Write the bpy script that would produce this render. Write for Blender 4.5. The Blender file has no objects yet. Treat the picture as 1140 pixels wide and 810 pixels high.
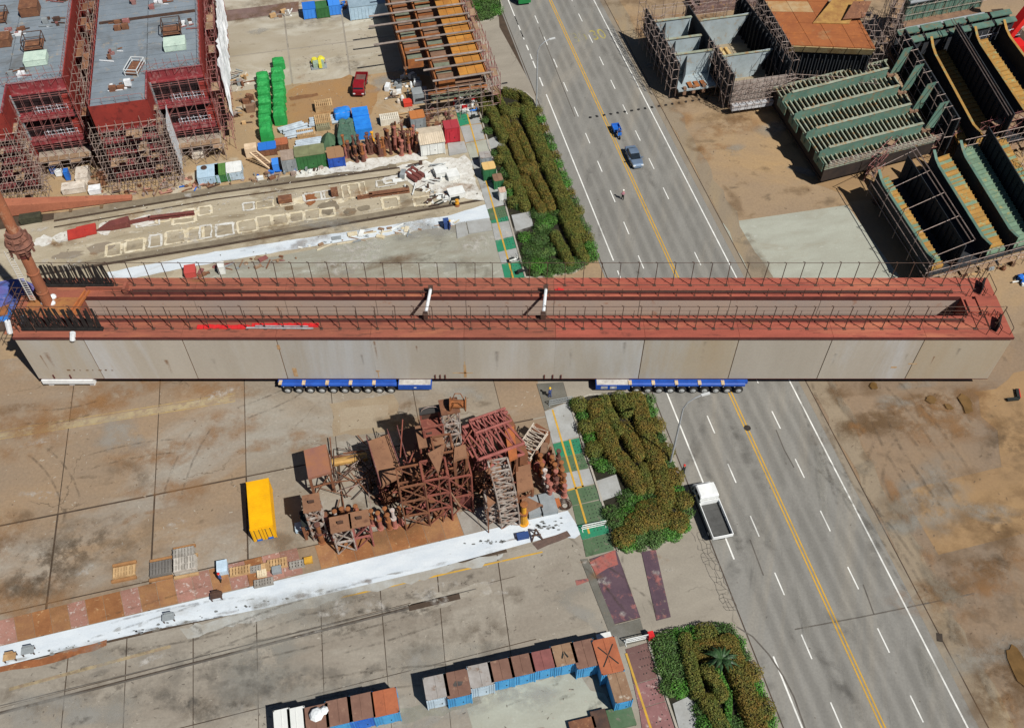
import bpy, math, random
import numpy as np
from mathutils import Vector, Matrix
random.seed(7); rng = np.random.default_rng(7)
scn = bpy.context.scene
C = scn.collection
# ------------------------------------------------------------------ camera, sky, sun, exposure
TH = math.atan(857/1044); FPX = 1044.0; HC = 90.0
cd = bpy.data.cameras.new('camera'); cam = bpy.data.objects.new('camera', cd); C.objects.link(cam)
cd.sensor_fit = 'HORIZONTAL'; cd.sensor_width = 36; cd.lens = 36*FPX/1140; cd.clip_start = 1; cd.clip_end = 3000
cam.location = (0, 0, HC); cam.rotation_euler = (TH, 0, 0); scn.camera = cam
SUN_EL, SUN_AZ = 51.0, 134.0            # azimuth clockwise from +Y
w = bpy.data.worlds.new('World'); scn.world = w; w.use_nodes = True
nt = w.node_tree; bg = nt.nodes['Background']
sky = nt.nodes.new('ShaderNodeTexSky'); sky.sky_type = 'NISHITA'; sky.sun_disc = False
sky.sun_elevation = math.radians(SUN_EL); sky.sun_rotation = math.radians(SUN_AZ)
sky.air_density = .6; sky.dust_density = .3
nt.links.new(sky.outputs[0], bg.inputs[0]); bg.inputs[1].default_value = 0.05
sd = bpy.data.lights.new('sun', 'SUN'); sun = bpy.data.objects.new('sun', sd); C.objects.link(sun)
sd.energy = 5.0; sd.angle = math.radians(0.5); sd.color = (1, .965, .91)
e, a = math.radians(SUN_EL), math.radians(SUN_AZ)
sun.rotation_euler = Vector((-math.sin(a)*math.cos(e), -math.cos(a)*math.cos(e), -math.sin(e))).to_track_quat('-Z', 'Y').to_euler()
scn.render.engine = 'CYCLES'; scn.cycles.transparent_max_bounces = 64
scn.view_settings.view_transform = 'Standard'; scn.view_settings.look = 'None'
scn.view_settings.exposure = 0.12; scn.view_settings.gamma = 1.0; scn.view_settings.use_curve_mapping = False

# ------------------------------------------------------------------ where things stand
def P(x, y, z=0.0):                       # place on the horizontal plane z
    u = (x-570)/FPX; v = (y-405)/FPX
    t = (HC-z)/(v*math.sin(TH)+math.cos(TH))
    return Vector((u*t, t*(-v*math.cos(TH)+math.sin(TH)), z))
YA = math.radians(13)                     # yard axis
RA = math.radians(12.2)                   # road heading, left of +Y
UD = Vector((math.cos(YA), math.sin(YA), 0)); WD = Vector((-math.sin(YA), math.cos(YA), 0))
RD = Vector((-math.sin(RA), math.cos(RA), 0))

# ------------------------------------------------------------------ materials
def lin(c):
    if isinstance(c, str): c = tuple(int(c[i:i+2], 16) for i in (0, 2, 4))
    return tuple((v/255/12.92 if v/255 <= .04045 else ((v/255+.055)/1.055)**2.4) for v in c) + (1,)
MATS = {}
def M(name, c1, c2=None, s=.5, c3=None, s3=2.0, t3=.62, c4=None, s4=.15, t4=.6, rough=.85, metal=0.0,
      fine=.22, fs=5.0, objvar=0.0, stretch=None, spec=.3, cracks=None, isl=0.0, bump=0.0):
    """stained paint, concrete, steel: two-tone blotches, a second stain layer, fine grain, all in metres"""
    if name in MATS: return MATS[name]
    m = bpy.data.materials.new(name); m.use_nodes = True; MATS[name] = m
    N = m.node_tree.nodes; L = m.node_tree.links; b = N['Principled BSDF']
    b.inputs['Roughness'].default_value = rough; b.inputs['Metallic'].default_value = metal
    b.inputs['Specular IOR Level'].default_value = spec
    geo = N.new('ShaderNodeNewGeometry'); pos = geo.outputs['Position']
    if stretch:
        mp = N.new('ShaderNodeMapping'); mp.inputs['Rotation'].default_value = (0, 0, -stretch[0])
        mp.inputs['Scale'].default_value = (stretch[1], stretch[2], 1)
        vr = N.new('ShaderNodeVectorMath')   # rotate first, then stretch
        mp.inputs['Scale'].default_value = (1, 1, 1); L.new(pos, mp.inputs[0])
        vr.operation = 'MULTIPLY'; vr.inputs[1].default_value = (stretch[1], stretch[2], stretch[3] if len(stretch) > 3 else 1); L.new(mp.outputs[0], vr.inputs[0])
        spos = vr.outputs[0]
    else: spos = pos
    def noise(sc, det=6, src=None, rgh=.62, dist=0.0):
        n = N.new('ShaderNodeTexNoise'); n.inputs['Scale'].default_value = sc; n.inputs['Detail'].default_value = det
        n.inputs['Roughness'].default_value = rgh; n.inputs['Distortion'].default_value = dist
        L.new(src or pos, n.inputs['Vector']); return n.outputs['Fac']
    def ramp(f, lo, hi):
        r = N.new('ShaderNodeMapRange'); r.inputs[1].default_value = lo; r.inputs[2].default_value = hi; L.new(f, r.inputs[0]); return r.outputs[0]
    def mix(f, A, B, mode='MIX'):
        x = N.new('ShaderNodeMix'); x.data_type = 'RGBA'; x.blend_type = mode
        if isinstance(f, float): x.inputs[0].default_value = f
        else: L.new(f, x.inputs[0])
        for v, i in ((A, 6), (B, 7)):
            if isinstance(v, tuple): x.inputs[i].default_value = v
            else: L.new(v, x.inputs[i])
        return x.outputs[2]
    col = lin(c1)
    if c2: col = mix(ramp(noise(s, 7, spos), .36, .64), col, lin(c2))
    if c4: col = mix(ramp(noise(s4, 7, spos, .66, .6), t4-.07, t4+.09), col, lin(c4))
    if c3: col = mix(ramp(noise(s3, 8, spos, .7), t3-.05, t3+.06), col, lin(c3))
    if cracks:
        vo = N.new('ShaderNodeTexVoronoi'); vo.feature = 'DISTANCE_TO_EDGE'; vo.inputs['Scale'].default_value = cracks[0]
        wn = N.new('ShaderNodeTexNoise'); wn.inputs['Scale'].default_value = .7; wn.inputs['Detail'].default_value = 4
        L.new(pos, wn.inputs['Vector'])
        ad = N.new('ShaderNodeVectorMath'); ad.operation = 'MULTIPLY_ADD'; ad.inputs[1].default_value = (2.2, 2.2, 0)
        L.new(wn.outputs['Color'], ad.inputs[0]); L.new(pos, ad.inputs[2]); L.new(ad.outputs[0], vo.inputs['Vector'])
        k = ramp(vo.outputs['Distance'], cracks[1], 0.0)
        g = N.new('ShaderNodeMath'); g.operation = 'MULTIPLY'; L.new(k, g.inputs[0]); L.new(ramp(noise(.11, 3), .52, .6), g.inputs[1])
        col = mix(g.outputs[0], col, lin(cracks[2]))
    val = None
    if fine:
        f1 = ramp(noise(fs, 6, None, .75), .2, .8)
        r = N.new('ShaderNodeMapRange'); r.inputs[3].default_value = 1-fine; r.inputs[4].default_value = 1+fine; L.new(f1, r.inputs[0]); val = r.outputs[0]
    def mul(v, src, amt):
        r = N.new('ShaderNodeMapRange'); r.inputs[3].default_value = 1-amt; r.inputs[4].default_value = 1+amt; L.new(src, r.inputs[0])
        if v is None: return r.outputs[0]
        q = N.new('ShaderNodeMath'); q.operation = 'MULTIPLY'; L.new(v, q.inputs[0]); L.new(r.outputs[0], q.inputs[1]); return q.outputs[0]
    if objvar:
        oi = N.new('ShaderNodeObjectInfo'); val = mul(val, oi.outputs['Random'], objvar)
    if isl: val = mul(val, geo.outputs['Random Per Island'], isl)
    if val is not None:
        vm = N.new('ShaderNodeVectorMath'); vm.operation = 'SCALE'
        if isinstance(col, tuple): vm.inputs[0].default_value = col[:3]
        else: L.new(col, vm.inputs[0])
        L.new(val, vm.inputs['Scale']); col = vm.outputs[0]
    if isinstance(col, tuple): b.inputs['Base Color'].default_value = col
    else: L.new(col, b.inputs['Base Color'])
    if bump:
        bp = N.new('ShaderNodeBump'); bp.inputs['Strength'].default_value = 1; bp.inputs['Distance'].default_value = bump
        L.new(noise(4, 5), bp.inputs['Height']); L.new(bp.outputs[0], b.inputs['Normal'])
    return m

def MA(name, col, amax=.5, s=.6, t=.5, rough=.9):
    """a thin stain: colour over whatever lies below, broken up by noise, fading out at its rim"""
    if name in MATS: return MATS[name]
    m = bpy.data.materials.new(name); m.use_nodes = True; MATS[name] = m
    N = m.node_tree.nodes; L = m.node_tree.links; b = N['Principled BSDF']
    b.inputs['Base Color'].default_value = lin(col); b.inputs['Roughness'].default_value = rough; b.inputs['Specular IOR Level'].default_value = .2
    geo = N.new('ShaderNodeNewGeometry'); n = N.new('ShaderNodeTexNoise'); n.inputs['Scale'].default_value = s; n.inputs['Detail'].default_value = 8; n.inputs['Roughness'].default_value = .68
    L.new(geo.outputs['Position'], n.inputs['Vector']); at = N.new('ShaderNodeAttribute'); at.attribute_name = 'fade'
    r = N.new('ShaderNodeMapRange'); r.inputs[1].default_value = t-.08; r.inputs[2].default_value = t+.1; L.new(n.outputs['Fac'], r.inputs[0])
    q = N.new('ShaderNodeMath'); q.operation = 'MULTIPLY'; L.new(r.outputs[0], q.inputs[0]); L.new(at.outputs['Fac'], q.inputs[1])
    k = N.new('ShaderNodeMath'); k.operation = 'MULTIPLY'; L.new(q.outputs[0], k.inputs[0]); k.inputs[1].default_value = amax; L.new(k.outputs[0], b.inputs['Alpha']); return m
# ------------------------------------------------------------------ mesh building
class MB:
    def __init__(s): s.v = []; s.f = []
    def add(s, vs, fs):
        o = len(s.v); s.v += [tuple(p) for p in vs]; s.f += [tuple(i+o for i in f) for f in fs]; return s
    def frame(s, c, ax, ay, az):           # box from centre and three half-axes
        c, ax, ay, az = Vector(c), Vector(ax), Vector(ay), Vector(az)
        vs = [c+i*ax+j*ay+k*az for k in (-1, 1) for j in (-1, 1) for i in (-1, 1)]
        return s.add(vs, [(0, 2, 3, 1), (4, 5, 7, 6), (0, 1, 5, 4), (2, 6, 7, 3), (0, 4, 6, 2), (1, 3, 7, 5)])
    def box(s, x0, y0, z0, x1, y1, z1, rz=0.0, at=(0, 0, 0)):
        c = Vector(((x0+x1)/2, (y0+y1)/2, (z0+z1)/2)); cs, sn = math.cos(rz), math.sin(rz)
        R = Matrix.Rotation(rz, 3, 'Z')
        return s.frame(R @ c + Vector(at), R @ Vector(((x1-x0)/2, 0, 0)), R @ Vector((0, (y1-y0)/2, 0)), (0, 0, (z1-z0)/2))
    def bar(s, p, q, wd, hg=None, up=(0, 0, 1)):
        p, q = Vector(p), Vector(q); d = q-p
        if d.length < 1e-6: return s
        up = Vector(up); n = d.normalized()
        if abs(n.dot(up)) > .98: up = Vector((0, 1, 0))
        r = n.cross(up).normalized(); t = r.cross(n).normalized()
        return s.frame((p+q)/2, d/2, r*wd/2, t*(hg if hg else wd)/2)
    def tube(s, p, q, r, n=6, r2=None, caps=True):
        p, q = Vector(p), Vector(q); d = (q-p)
        if d.length < 1e-6: return s
        d = d.normalized(); up = Vector((0, 0, 1)) if abs(d.z) < .95 else Vector((1, 0, 0))
        a1 = d.cross(up).normalized(); a2 = d.cross(a1); r2 = r if r2 is None else r2
        vs = []
        for c, rr in ((p, r), (q, r2)):
            for k in range(n):
                t = 2*math.pi*k/n; vs.append(c+(a1*math.cos(t)+a2*math.sin(t))*rr)
        fs = [(k, (k+1) % n, n+(k+1) % n, n+k) for k in range(n)]
        if caps: fs += [tuple(range(n))[::-1], tuple(range(n, 2*n))]
        return s.add(vs, fs)
    def path(s, pts, r, n=6):
        for p, q in zip(pts, pts[1:]): s.tube(p, q, r, n)
        return s
    def prism(s, poly, z0, z1):
        n = len(poly); vs = [(p[0], p[1], z0) for p in poly]+[(p[0], p[1], z1) for p in poly]
        ar = sum(poly[i][0]*poly[(i+1) % n][1]-poly[(i+1) % n][0]*poly[i][1] for i in range(n))
        top = tuple(range(n, 2*n)); bot = tuple(range(n))[::-1]
        sides = [(k, (k+1) % n, n+(k+1) % n, n+k) for k in range(n)]
        if ar < 0: top, bot = top[::-1], bot[::-1]; sides = [f[::-1] for f in sides]
        return s.add(vs, [top, bot]+sides)
    def slab(s, poly, t):                  # extrude a 3-D polygon along its normal by t both ways
        poly = [Vector(p) for p in poly]; n = len(poly)
        nr = (poly[1]-poly[0]).cross(poly[2]-poly[0]).normalized()*t/2
        vs = [p-nr for p in poly]+[p+nr for p in poly]
        return s.add(vs, [tuple(range(n))[::-1], tuple(range(n, 2*n))]+[(k, (k+1) % n, n+(k+1) % n, n+k) for k in range(n)])
    def lathe(s, c, prof, n=10, ax='Z'):   # prof: (radius, height)
        o = []
        for r, h in prof:
            for k in range(n):
                t = 2*math.pi*k/n; a, b = r*math.cos(t), r*math.sin(t)
                o.append(Vector(c)+(Vector((a, b, h)) if ax == 'Z' else Vector((a, h, b)) if ax == 'Y' else Vector((h, a, b))))
        fs = [(i*n+k, i*n+(k+1) % n, (i+1)*n+(k+1) % n, (i+1)*n+k) for i in range(len(prof)-1) for k in range(n)]
        fs += [tuple(range(n))[::-1], tuple(range((len(prof)-1)*n, len(prof)*n))]
        return s.add(o, fs)
    def mesh(s, name, off=(0, 0, 0), rz=0.0):
        me = bpy.data.meshes.new(name); vs = s.v
        if off != (0, 0, 0) or rz:
            R = Matrix.Rotation(-rz, 3, 'Z'); o = Vector(off); vs = [tuple(R @ (Vector(p)-o)) for p in s.v]
        me.from_pydata(vs, [], s.f); return me
    def build(s, name, mat, parent=None, world=True, kind=None, label=None):
        off = tuple(parent.location) if (parent and world) else (0, 0, 0); rz = parent.rotation_euler.z if (parent and world) else 0.0
        if parent and world and parent.parent:
            off = tuple(parent.parent.location + parent.location); rz = parent.parent.rotation_euler.z
        return put(name, s.mesh(name, off, rz), mat, parent, kind, label)
def put(name, me, mat, parent=None, kind=None, label=None):
    if mat and not me.materials: me.materials.append(mat)
    o = bpy.data.objects.new(name, me); C.objects.link(o); o.parent = parent
    if kind: o['kind'] = kind
    if label: o['label'] = label
    return o
def tag(o, label, cat, group=None):
    o['label'] = label; o['category'] = cat
    if group: o['group'] = group
    return o
def thing(name, label, cat, loc=(0, 0, 0), rz=0.0, group=None):
    o = bpy.data.objects.new(name, None); C.objects.link(o); o.empty_display_size = .3
    o.location = loc; o.rotation_euler = (0, 0, rz); return tag(o, label, cat, group)
def single(name, mb, mat, label, cat, group=None, loc=(0, 0, 0), rz=0.0):   # a thing that is one mesh, built in local coordinates
    o = put(name, mb.mesh(name), mat); o.location = loc; o.rotation_euler = (0, 0, rz); return tag(o, label, cat, group)
def struct(name, mb, mat): return mb.build(name, mat, kind='structure')
def copy_tree(o, parent=None):
    c = o.copy(); C.objects.link(c); c.parent = parent
    for ch in list(o.children): copy_tree(ch, c)
    return c
def pxpoly(pts, z=0.0): return [P(x, y, z) for x, y in pts]
def ragged(poly, amp=.25, step=1.2):
    """subdivide an outline and roughen it"""
    out = []; n = len(poly)
    for i in range(n):
        p, q = Vector(poly[i]), Vector(poly[(i+1) % n]); k = max(1, int((q-p).length/step))
        for j in range(k):
            r = p.lerp(q, j/k); out.append(Vector((r.x+random.uniform(-amp, amp), r.y+random.uniform(-amp, amp), r.z)))
    return out
def flat(mb, poly, z):
    poly = [(p[0], p[1], z) for p in poly]; n = len(poly)
    ar = sum(poly[i][0]*poly[(i+1) % n][1]-poly[(i+1) % n][0]*poly[i][1] for i in range(n))
    mb.add(poly, [tuple(range(n)) if ar > 0 else tuple(range(n))[::-1]]); return mb
def strip(mb, p, q, wd, z):                # painted line on the ground
    p, q = Vector((p[0], p[1], z)), Vector((q[0], q[1], z)); d = (q-p).normalized(); r = Vector((-d.y, d.x, 0))*wd/2
    return flat(mb, [p-r, q-r, q+r, p+r], z)
def isect(l1, l2):
    (x1, y1), (x2, y2) = l1; (x3, y3), (x4, y4) = l2
    d = (x1-x2)*(y3-y4)-(y1-y2)*(x3-x4); a = x1*y2-y1*x2; b = x3*y4-y3*x4
    return ((a*(x3-x4)-(x1-x2)*b)/d, (a*(y3-y4)-(y1-y2)*b)/d)
def shrink(q, g):
    c = sum((Vector(p) for p in q), Vector())/len(q)
    return [Vector(p)+(c-Vector(p)).normalized()*g*1.41 for p in q]
def slabs(parent, name, hl, vl, gap, z0, z1, mats):
    for i in range(len(hl)-1):
        for j in range(len(vl)-1):
            q = [P(*isect(h, v)) for h, v in ((hl[i], vl[j]), (hl[i], vl[j+1]), (hl[i+1], vl[j+1]), (hl[i+1], vl[j]))]
            MB().prism(shrink(q, gap/2), z0, z1+random.uniform(-.004, .004)).build(name, random.choice(mats), parent)
VP1 = (215, -867)
def vline(x, y): return ((x, y), VP1)      # a line that runs with the road
# ------------------------------------------------------------------ ground
g_tan = M('ground_dirt', (150, 128, 100), (138, 119, 97), .07, (120, 100, 76), .3, .64, (162, 134, 96), .03, .58, fine=0.2, fs=3, stretch=(RA, .6, 1))
g_brown = M('ground_brown', (132, 112, 90), (122, 106, 89), .12, (106, 90, 72), .5, .67, (142, 116, 84), .05, .6, fine=0.2, fs=3, stretch=(YA, 1, .6))
g_orange = M('ground_orange', (148, 120, 85), (139, 113, 82), .2, (122, 96, 66), .5, .66, fine=.14, stretch=(YA, .5, 1.4))
g_road = M('road_concrete', (130, 128, 122), (122, 120, 114), .25, (106, 104, 99), .5, .67, (138, 133, 123), .1, .58, fine=0.18, fs=4, stretch=(-RA, 2.2, .25))
g_should = M('road_shoulder', (136, 125, 108), (126, 116, 102), .3, (110, 99, 86), .6, .66, fine=.14, stretch=(-RA, 1.6, .4))
g_conc = M('yard_concrete', (140, 129, 113), (124, 114, 100), .12, (158, 152, 140), .5, .68, (150, 146, 136), .05, .55, fine=0.23, fs=3, objvar=.05, cracks=(.06, .004, (96, 84, 70)), stretch=(YA, .7, 1.2))
g_brownc = M('yard_concrete_brown', (140, 119, 95), (128, 113, 96), .12, (158, 150, 136), .9, .71, (147, 141, 130), .05, .56, fine=0.23, fs=3, objvar=.04, cracks=(.06, .004, (96, 82, 66)), stretch=(YA, .7, 1.2))
g_grey = M('dock_concrete', (141, 134, 122), (130, 122, 110), .2, (110, 102, 92), .8, .69, (152, 146, 134), .08, .57, fine=0.21, fs=3, objvar=.04, stretch=(YA, .6, 1.5))
g_pale = M('pale_concrete', (168, 158, 137), (150, 139, 117), .3, (186, 180, 164), .9, .63, (128, 116, 95), .16, .6, fine=.2, fs=4, stretch=(YA, .4, 1.6))
g_light = M('light_concrete', (160, 162, 149), (150, 150, 137), .3, (176, 178, 168), .8, .66, (140, 132, 114), .1, .64, fine=.13, stretch=(YA, .6, 1.5))
g_dark = M('joint_dark', (62, 52, 42), (78, 64, 52), .6, fine=.2)
white_p = M('white_paint', (200, 207, 211), (186, 195, 202), .5, (150, 148, 142), 1.3, .68, (172, 174, 172), .25, .64, fine=.1, stretch=(YA, .5, 1.4))
white_worn = M('white_paint_worn', (206, 206, 200), (182, 178, 168), 1.0, (140, 132, 118), 1.8, .6, fine=.14)
white_line = M('road_paint_white', (226, 226, 220), (198, 198, 192), .8, fine=.08)
yellow_line = M('road_paint_yellow', (196, 152, 48), (172, 138, 62), .8, (140, 124, 90), 2.5, .66, fine=.1)
yellow_faint = M('road_paint_yellow_faint', (158, 144, 112), (146, 130, 104), .8, (137, 120, 99), 1.2, .52, fine=.1)
b = MB(); flat(b, [(-700, -300), (700, -300), (700, 1200), (-700, 1200)], -.06); struct('ground', b, g_tan)

# brown paving on the right, with its lighter bays
b = MB(); flat(b, pxpoly([(882, 400), (1400, 340), (1600, 900), (1140, 900)]), -.05); struct('hardstand', b, g_brown)
b = MB(); flat(b, pxpoly([(1003, 546), (1250, 487), (1290, 556), (1045, 617)]), -.044); struct('paved_bay', b, g_orange)
b = MB(); flat(b, pxpoly([(798, 249), (943, 228), (1040, 360), (842, 360)]), -.044); struct('paved_bay', b, g_light)
b = MB(); flat(b, ragged(pxpoly([(1085, 430), (1190, 400), (1230, 520), (1120, 520)]), 1.2, 2), -.039); struct('dirt_patch', b, g_orange)
b = MB(); flat(b, ragged(pxpoly([(885, 190), (1060, 140), (1090, 190), (945, 226)]), 1.0, 2), -.0485); struct('dirt_patch', b, g_orange)
wet = M('wet_stain', (92, 70, 40), (110, 84, 50), .8, rough=.35, fine=.1)
for k, (x, y, rx, ry) in enumerate([(1036, 446, .65, .7), (1056, 453, .5, .5), (1075, 449, .75, 1.7), (972, 430, .45, .6), (1132, 742, .9, 2.2)]):
    c = P(x, y); pts = []
    for i in range(14):
        t = 2*math.pi*i/14; r = random.uniform(.7, 1.2); pts.append((c.x+rx*r*math.cos(t), c.y+ry*r*math.sin(t)))
    b = MB(); flat(b, pts, -.034); struct('puddle', b, wet)

# ------------------------------------------------------------------ road and its paint
def rline(sl, y): return (215+sl*(y+867), y)
road = MB(); flat(road, pxpoly([rline(.390, -260), rline(.528, -260), rline(.528, 1100), rline(.390, 1100)]), -.03)
road = struct('road', road, g_road)
b = MB(); flat(b, pxpoly([rline(.522, -260), rline(.5285, -260), rline(.5285, 1100), rline(.522, 1100)]), -.024); b.build('road_shoulder', g_should, road)
b = MB(); flat(b, ragged(pxpoly([rline(.5288, -260), rline(.553, -260), rline(.545, 100), rline(.549, 420), rline(.543, 1100), rline(.5288, 1100)]), .5, 2.5), -.037); b.build('road_verge', M('verge_concrete', (138, 124, 104), (129, 116, 98), .2, (118, 104, 86), .6, .64, (146, 128, 100), .1, .56, fine=.2, stretch=(-RA, 1.4, .4)), road)
def rmark(name, mb, mat): return mb.build(name, mat, road)
def rpt(sl, y): return P(*rline(sl, y))
for sl, segs in ((.4045, [(-200, 44), (60, 66), (105, 290), (301, 314), (330, 538), (590, 622), (730, 1000)]), (.5145, [(-200, 1000)])):
    for y0, y1 in segs: rmark('edge_line', strip(MB(), rpt(sl, y0), rpt(sl, y1), .17, -.02), white_line)
for y0, y1 in ((18, 28), (34, 42), (50, 56), (68, 76), (86, 96)):
    rmark('lane_dash', strip(MB(), rpt(.4045, y0), rpt(.4045, y1), .2, -.02), white_line)
for ds in (-.0013, .0013): rmark('centre_line', strip(MB(), rpt(.4585+ds, -200), rpt(.4585+ds, 1000), .16, -.02), yellow_line)
def dashes(sl, y0, n0, n1):                # 2.6 m dashes every 7 m
    base = rpt(sl, y0)
    for i in range(n0, n1):
        p = base - RD*(6.95*i)
        if random.random() < .97: rmark('lane_dash', strip(MB(), p+RD*1.3, p-RD*1.3, .14, -.02), white_line)
dashes(.4305, 472, -14, 7); dashes(.4866, 467, -14, 7)
b = MB()
for i in range(18):                        # row of small dark blocks across the road
    p = P(657, 131).lerp(P(786, 110), i/17); b = MB(); a0 = random.uniform(0, 3)
    b.prism([(-.2, -.12), (.2, -.16), (.26, .1), (-.1, .2)], 0, .12)
    o = b.build('road_block', M('rubber', (30, 30, 32), fine=.1)); o.location = (p.x, p.y, -.025); o.rotation_euler.z = a0  # small blocks in one near-black colour
    tag(o, 'small dark block in the row across the road', 'road block', 'small dark blocks in a row across the road')
def ground_text(txt, px, py, size, rz, mat):
    cu = bpy.data.curves.new('t', 'FONT'); cu.body = txt; cu.size = size; cu.align_x = 'CENTER'; cu.align_y = 'CENTER'; cu.extrude = 0
    o = bpy.data.objects.new('t', cu); C.objects.link(o); dg = bpy.context.evaluated_depsgraph_get()
    me = bpy.data.meshes.new_from_object(o.evaluated_get(dg)); bpy.data.objects.remove(o)
    p = P(px, py); R = Matrix.Rotation(rz, 4, 'Z'); S = Matrix.Diagonal((.75, 1.25, 1, 1)); me.transform(Matrix.Translation((p.x, p.y, -.019)) @ R @ S)
    me.materials.clear(); return put('road_number', me, mat, road)
yfade = M('number_paint', (176, 160, 70), (146, 140, 100), 1.2, (134, 131, 124), 1.5, .56, fine=.1)
ground_text('30', 666, 39, 3.6, YA+.05, yfade); ground_text('30', 645, 42, 3.6, YA+.05, M('number_paint_worn', (150, 143, 100), (136, 133, 118), 1.2, (132, 130, 123), 1.2, .5, fine=.1))
iron = M('cast_iron', (40, 38, 36), (60, 54, 48), 3, rough=.6, fine=.2)
b = MB(); b.lathe((*P(832, 476)[:2], 0), [(.42, -.03), (.42, -.012)], 14); b.build('manhole_cover', iron, road)
b = MB(); p = P(1046, 709); b.box(-.3, -.45, -.05, .3, .45, -.012, -RA, p); b.build('drain_grate', iron, road)
# dark tarred joints and tyre marks
tar = M('tar', (84, 80, 74), (100, 95, 88), 1.0, fine=.2)
for pts in ([(864, 478), (873, 500), (884, 520)], [(961, 650), (973, 683)], [(885, 700), (960, 686), (1085, 660)], [(600, 30), (613, 62), (640, 130)], [(835, 600), (850, 640)]):
    b = MB()
    for p, q in zip(pts, pts[1:]): strip(b, P(*p), P(*q), .14, -.0215)
    b.build('tarred_joint', tar, road)
for x in (.392, .5282):
    strip_b = MB(); strip(strip_b, rpt(x, -200), rpt(x, 1000), .12, -.018); strip_b.build('road_joint', g_dark, road)
b = MB(); gr = {}
for i in range(20):
    for j in range(4):
        y = 592+i*4.6; x = 770+(y-592)*.43+j*4.6; gr[i, j] = (x+random.uniform(-1.6, 1.6), y+random.uniform(-1.6, 1.6))
for (i, j), p in gr.items():
    for k in ((i+1, j), (i, j+1)):
        if k in gr and random.random() < .8: strip(b, P(*p), P(*gr[k]), .055, -.0165)
b.build('crack_net', tar, road)
pts = [(820, 697), (838, 708), (856, 728), (872, 752), (884, 775), (897, 812)]
b = MB()
for p, q in zip(pts, pts[1:]): strip(b, P(*p), P(*q), .16, -.017)
b.build('tarred_joint', tar, road)

# ------------------------------------------------------------------ yards left of the road
b = MB(); flat(b, pxpoly([(-260, 480), (600, 330), rline(.390, 330), rline(.390, 1100), (-260, 1100)]), -.034); struct('yard', b, g_dark)
yard = bpy.data.objects['yard']
hl = [((0, 400), (260, 362)), ((0, 585), (260, 533)), ((0, 683), (160, 648)), ((0, 722), (636, 571))]
vl = [((-150, 430), (-200, 615)), ((-20, 430), (-60, 615)), ((82, 430), (59, 615)), ((178, 430), (169, 615)), ((272, 430), (276, 615)), ((368, 430), (386, 615)), ((459, 430), (492, 615)), ((551, 430), (598, 615)), ((600, 430), (645, 615))]
slabs(yard, 'concrete_slab', hl, vl[:5], .2, -.03, 0, [g_brownc]); slabs(yard, 'concrete_slab', hl, vl[4:], .16, -.03, 0, [g_conc, g_brownc])
b = MB(); strip(b, P(-40, 492), P(262, 442), .9, .006); b.build('painted_stripe', yellow_faint, yard)
b = MB(); strip(b, P(-40, 495), P(262, 446.5), .1, .01); strip(b, P(-40, 486), P(262, 437.5), .1, .01); b.build('painted_stripe', M('stripe_yellow', (168, 144, 84), (150, 132, 96), .8, (140, 122, 100), 1.5, .56), yard)
b = MB(); flat(b, ragged(pxpoly([(366, 448), (440, 440), (446, 478), (372, 486)]), .3), .006); b.build('patch', M('patch_tan', (144, 130, 108), (136, 120, 98), .4, (156, 146, 128), 1.2, .66), yard)
b = MB(); flat(b, ragged(pxpoly([(376, 455), (432, 449), (436, 472), (380, 480)]), .2), .01); b.build('patch', M('patch_warm', (150, 138, 118), (142, 128, 108), .5, (160, 150, 134), 1.4, .66), yard)
b = MB(); flat(b, pxpoly([(590, 380), rline(.391, 380), rline(.391, 1000), (760, 1000), (640, 840), (560, 600), (600, 440)]), -.026); b.build('junction_floor', M('junction_concrete', (146, 139, 126), (134, 127, 115), .25, (116, 108, 97), .6, .67, fine=.14, stretch=(YA, .6, 1.4), cracks=(.08, .005, (96, 90, 80))), yard)
# lower dock apron
b = MB(); flat(b, pxpoly([(-200, 790), (0, 742), (640, 598), (648, 594), (680, 690), (710, 830), (-200, 1100)]), -.028); ap = struct('dock_apron', b, g_dark)
hl = [((0, 742), (640, 597)), ((25, 781), (260, 721)), ((0, 860), (680, 690)), ((0, 1000), (680, 830))]
vl = [((-190, 760), (-260, 1000)), ((-60, 760), (-110, 1000)), ((75, 740), (50, 1000)), ((140, 740), (137, 810)), ((215, 730), (215, 810)), ((286, 715), (288, 810)), ((358, 700), (362, 810)), ((426, 690), (436, 810)), ((490, 675), (502, 810)), ((560, 665), (580, 810)), ((640, 640), (690, 810))]
slabs(ap, 'concrete_slab', hl, vl, .09, -.024, .004, [g_grey])
b = MB(); strip(b, P(378, 665), P(604, 614), .18, .012); b.build('painted_line', yellow_line, ap)
b = MB(); strip(b, P(10, 767), P(190, 719), .35, .012); b.build('painted_line', yellow_faint, ap)
steel = M('rail_steel', (120, 108, 96), (90, 76, 64), 1, rough=.45, metal=.6, fine=.2)
b = MB(); strip(b, P(-150, 832), P(455, 676.5), .3, .013); strip(b, P(-150, 822), P(530, 655), .12, .013); b.build('rail_groove', tar, ap)
for dy in (0, ): b = MB(); b.bar(P(-150, 831, .02), P(455, 675.5, .02), .12, .05); b.build('rail', steel, ap)
b = MB(); strip(b, P(455, 676.5), P(512, 663), .7, .013); b.build('rail_groove', g_dark, ap)
b = MB(); flat(b, ragged(pxpoly([(455, 668), (540, 648), (548, 659), (470, 682)]), .25), .0125); b.build('patch', M('patch_worn', (152, 146, 134), (138, 130, 117), .5, (170, 166, 156), 1.6, .62, fine=.2), ap)
b = MB(); flat(b, ragged(pxpoly([(520, 776), (640, 744), (690, 796), (660, 812), (530, 812)]), .35), .012); b.build('patch', g_light, ap)
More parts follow.
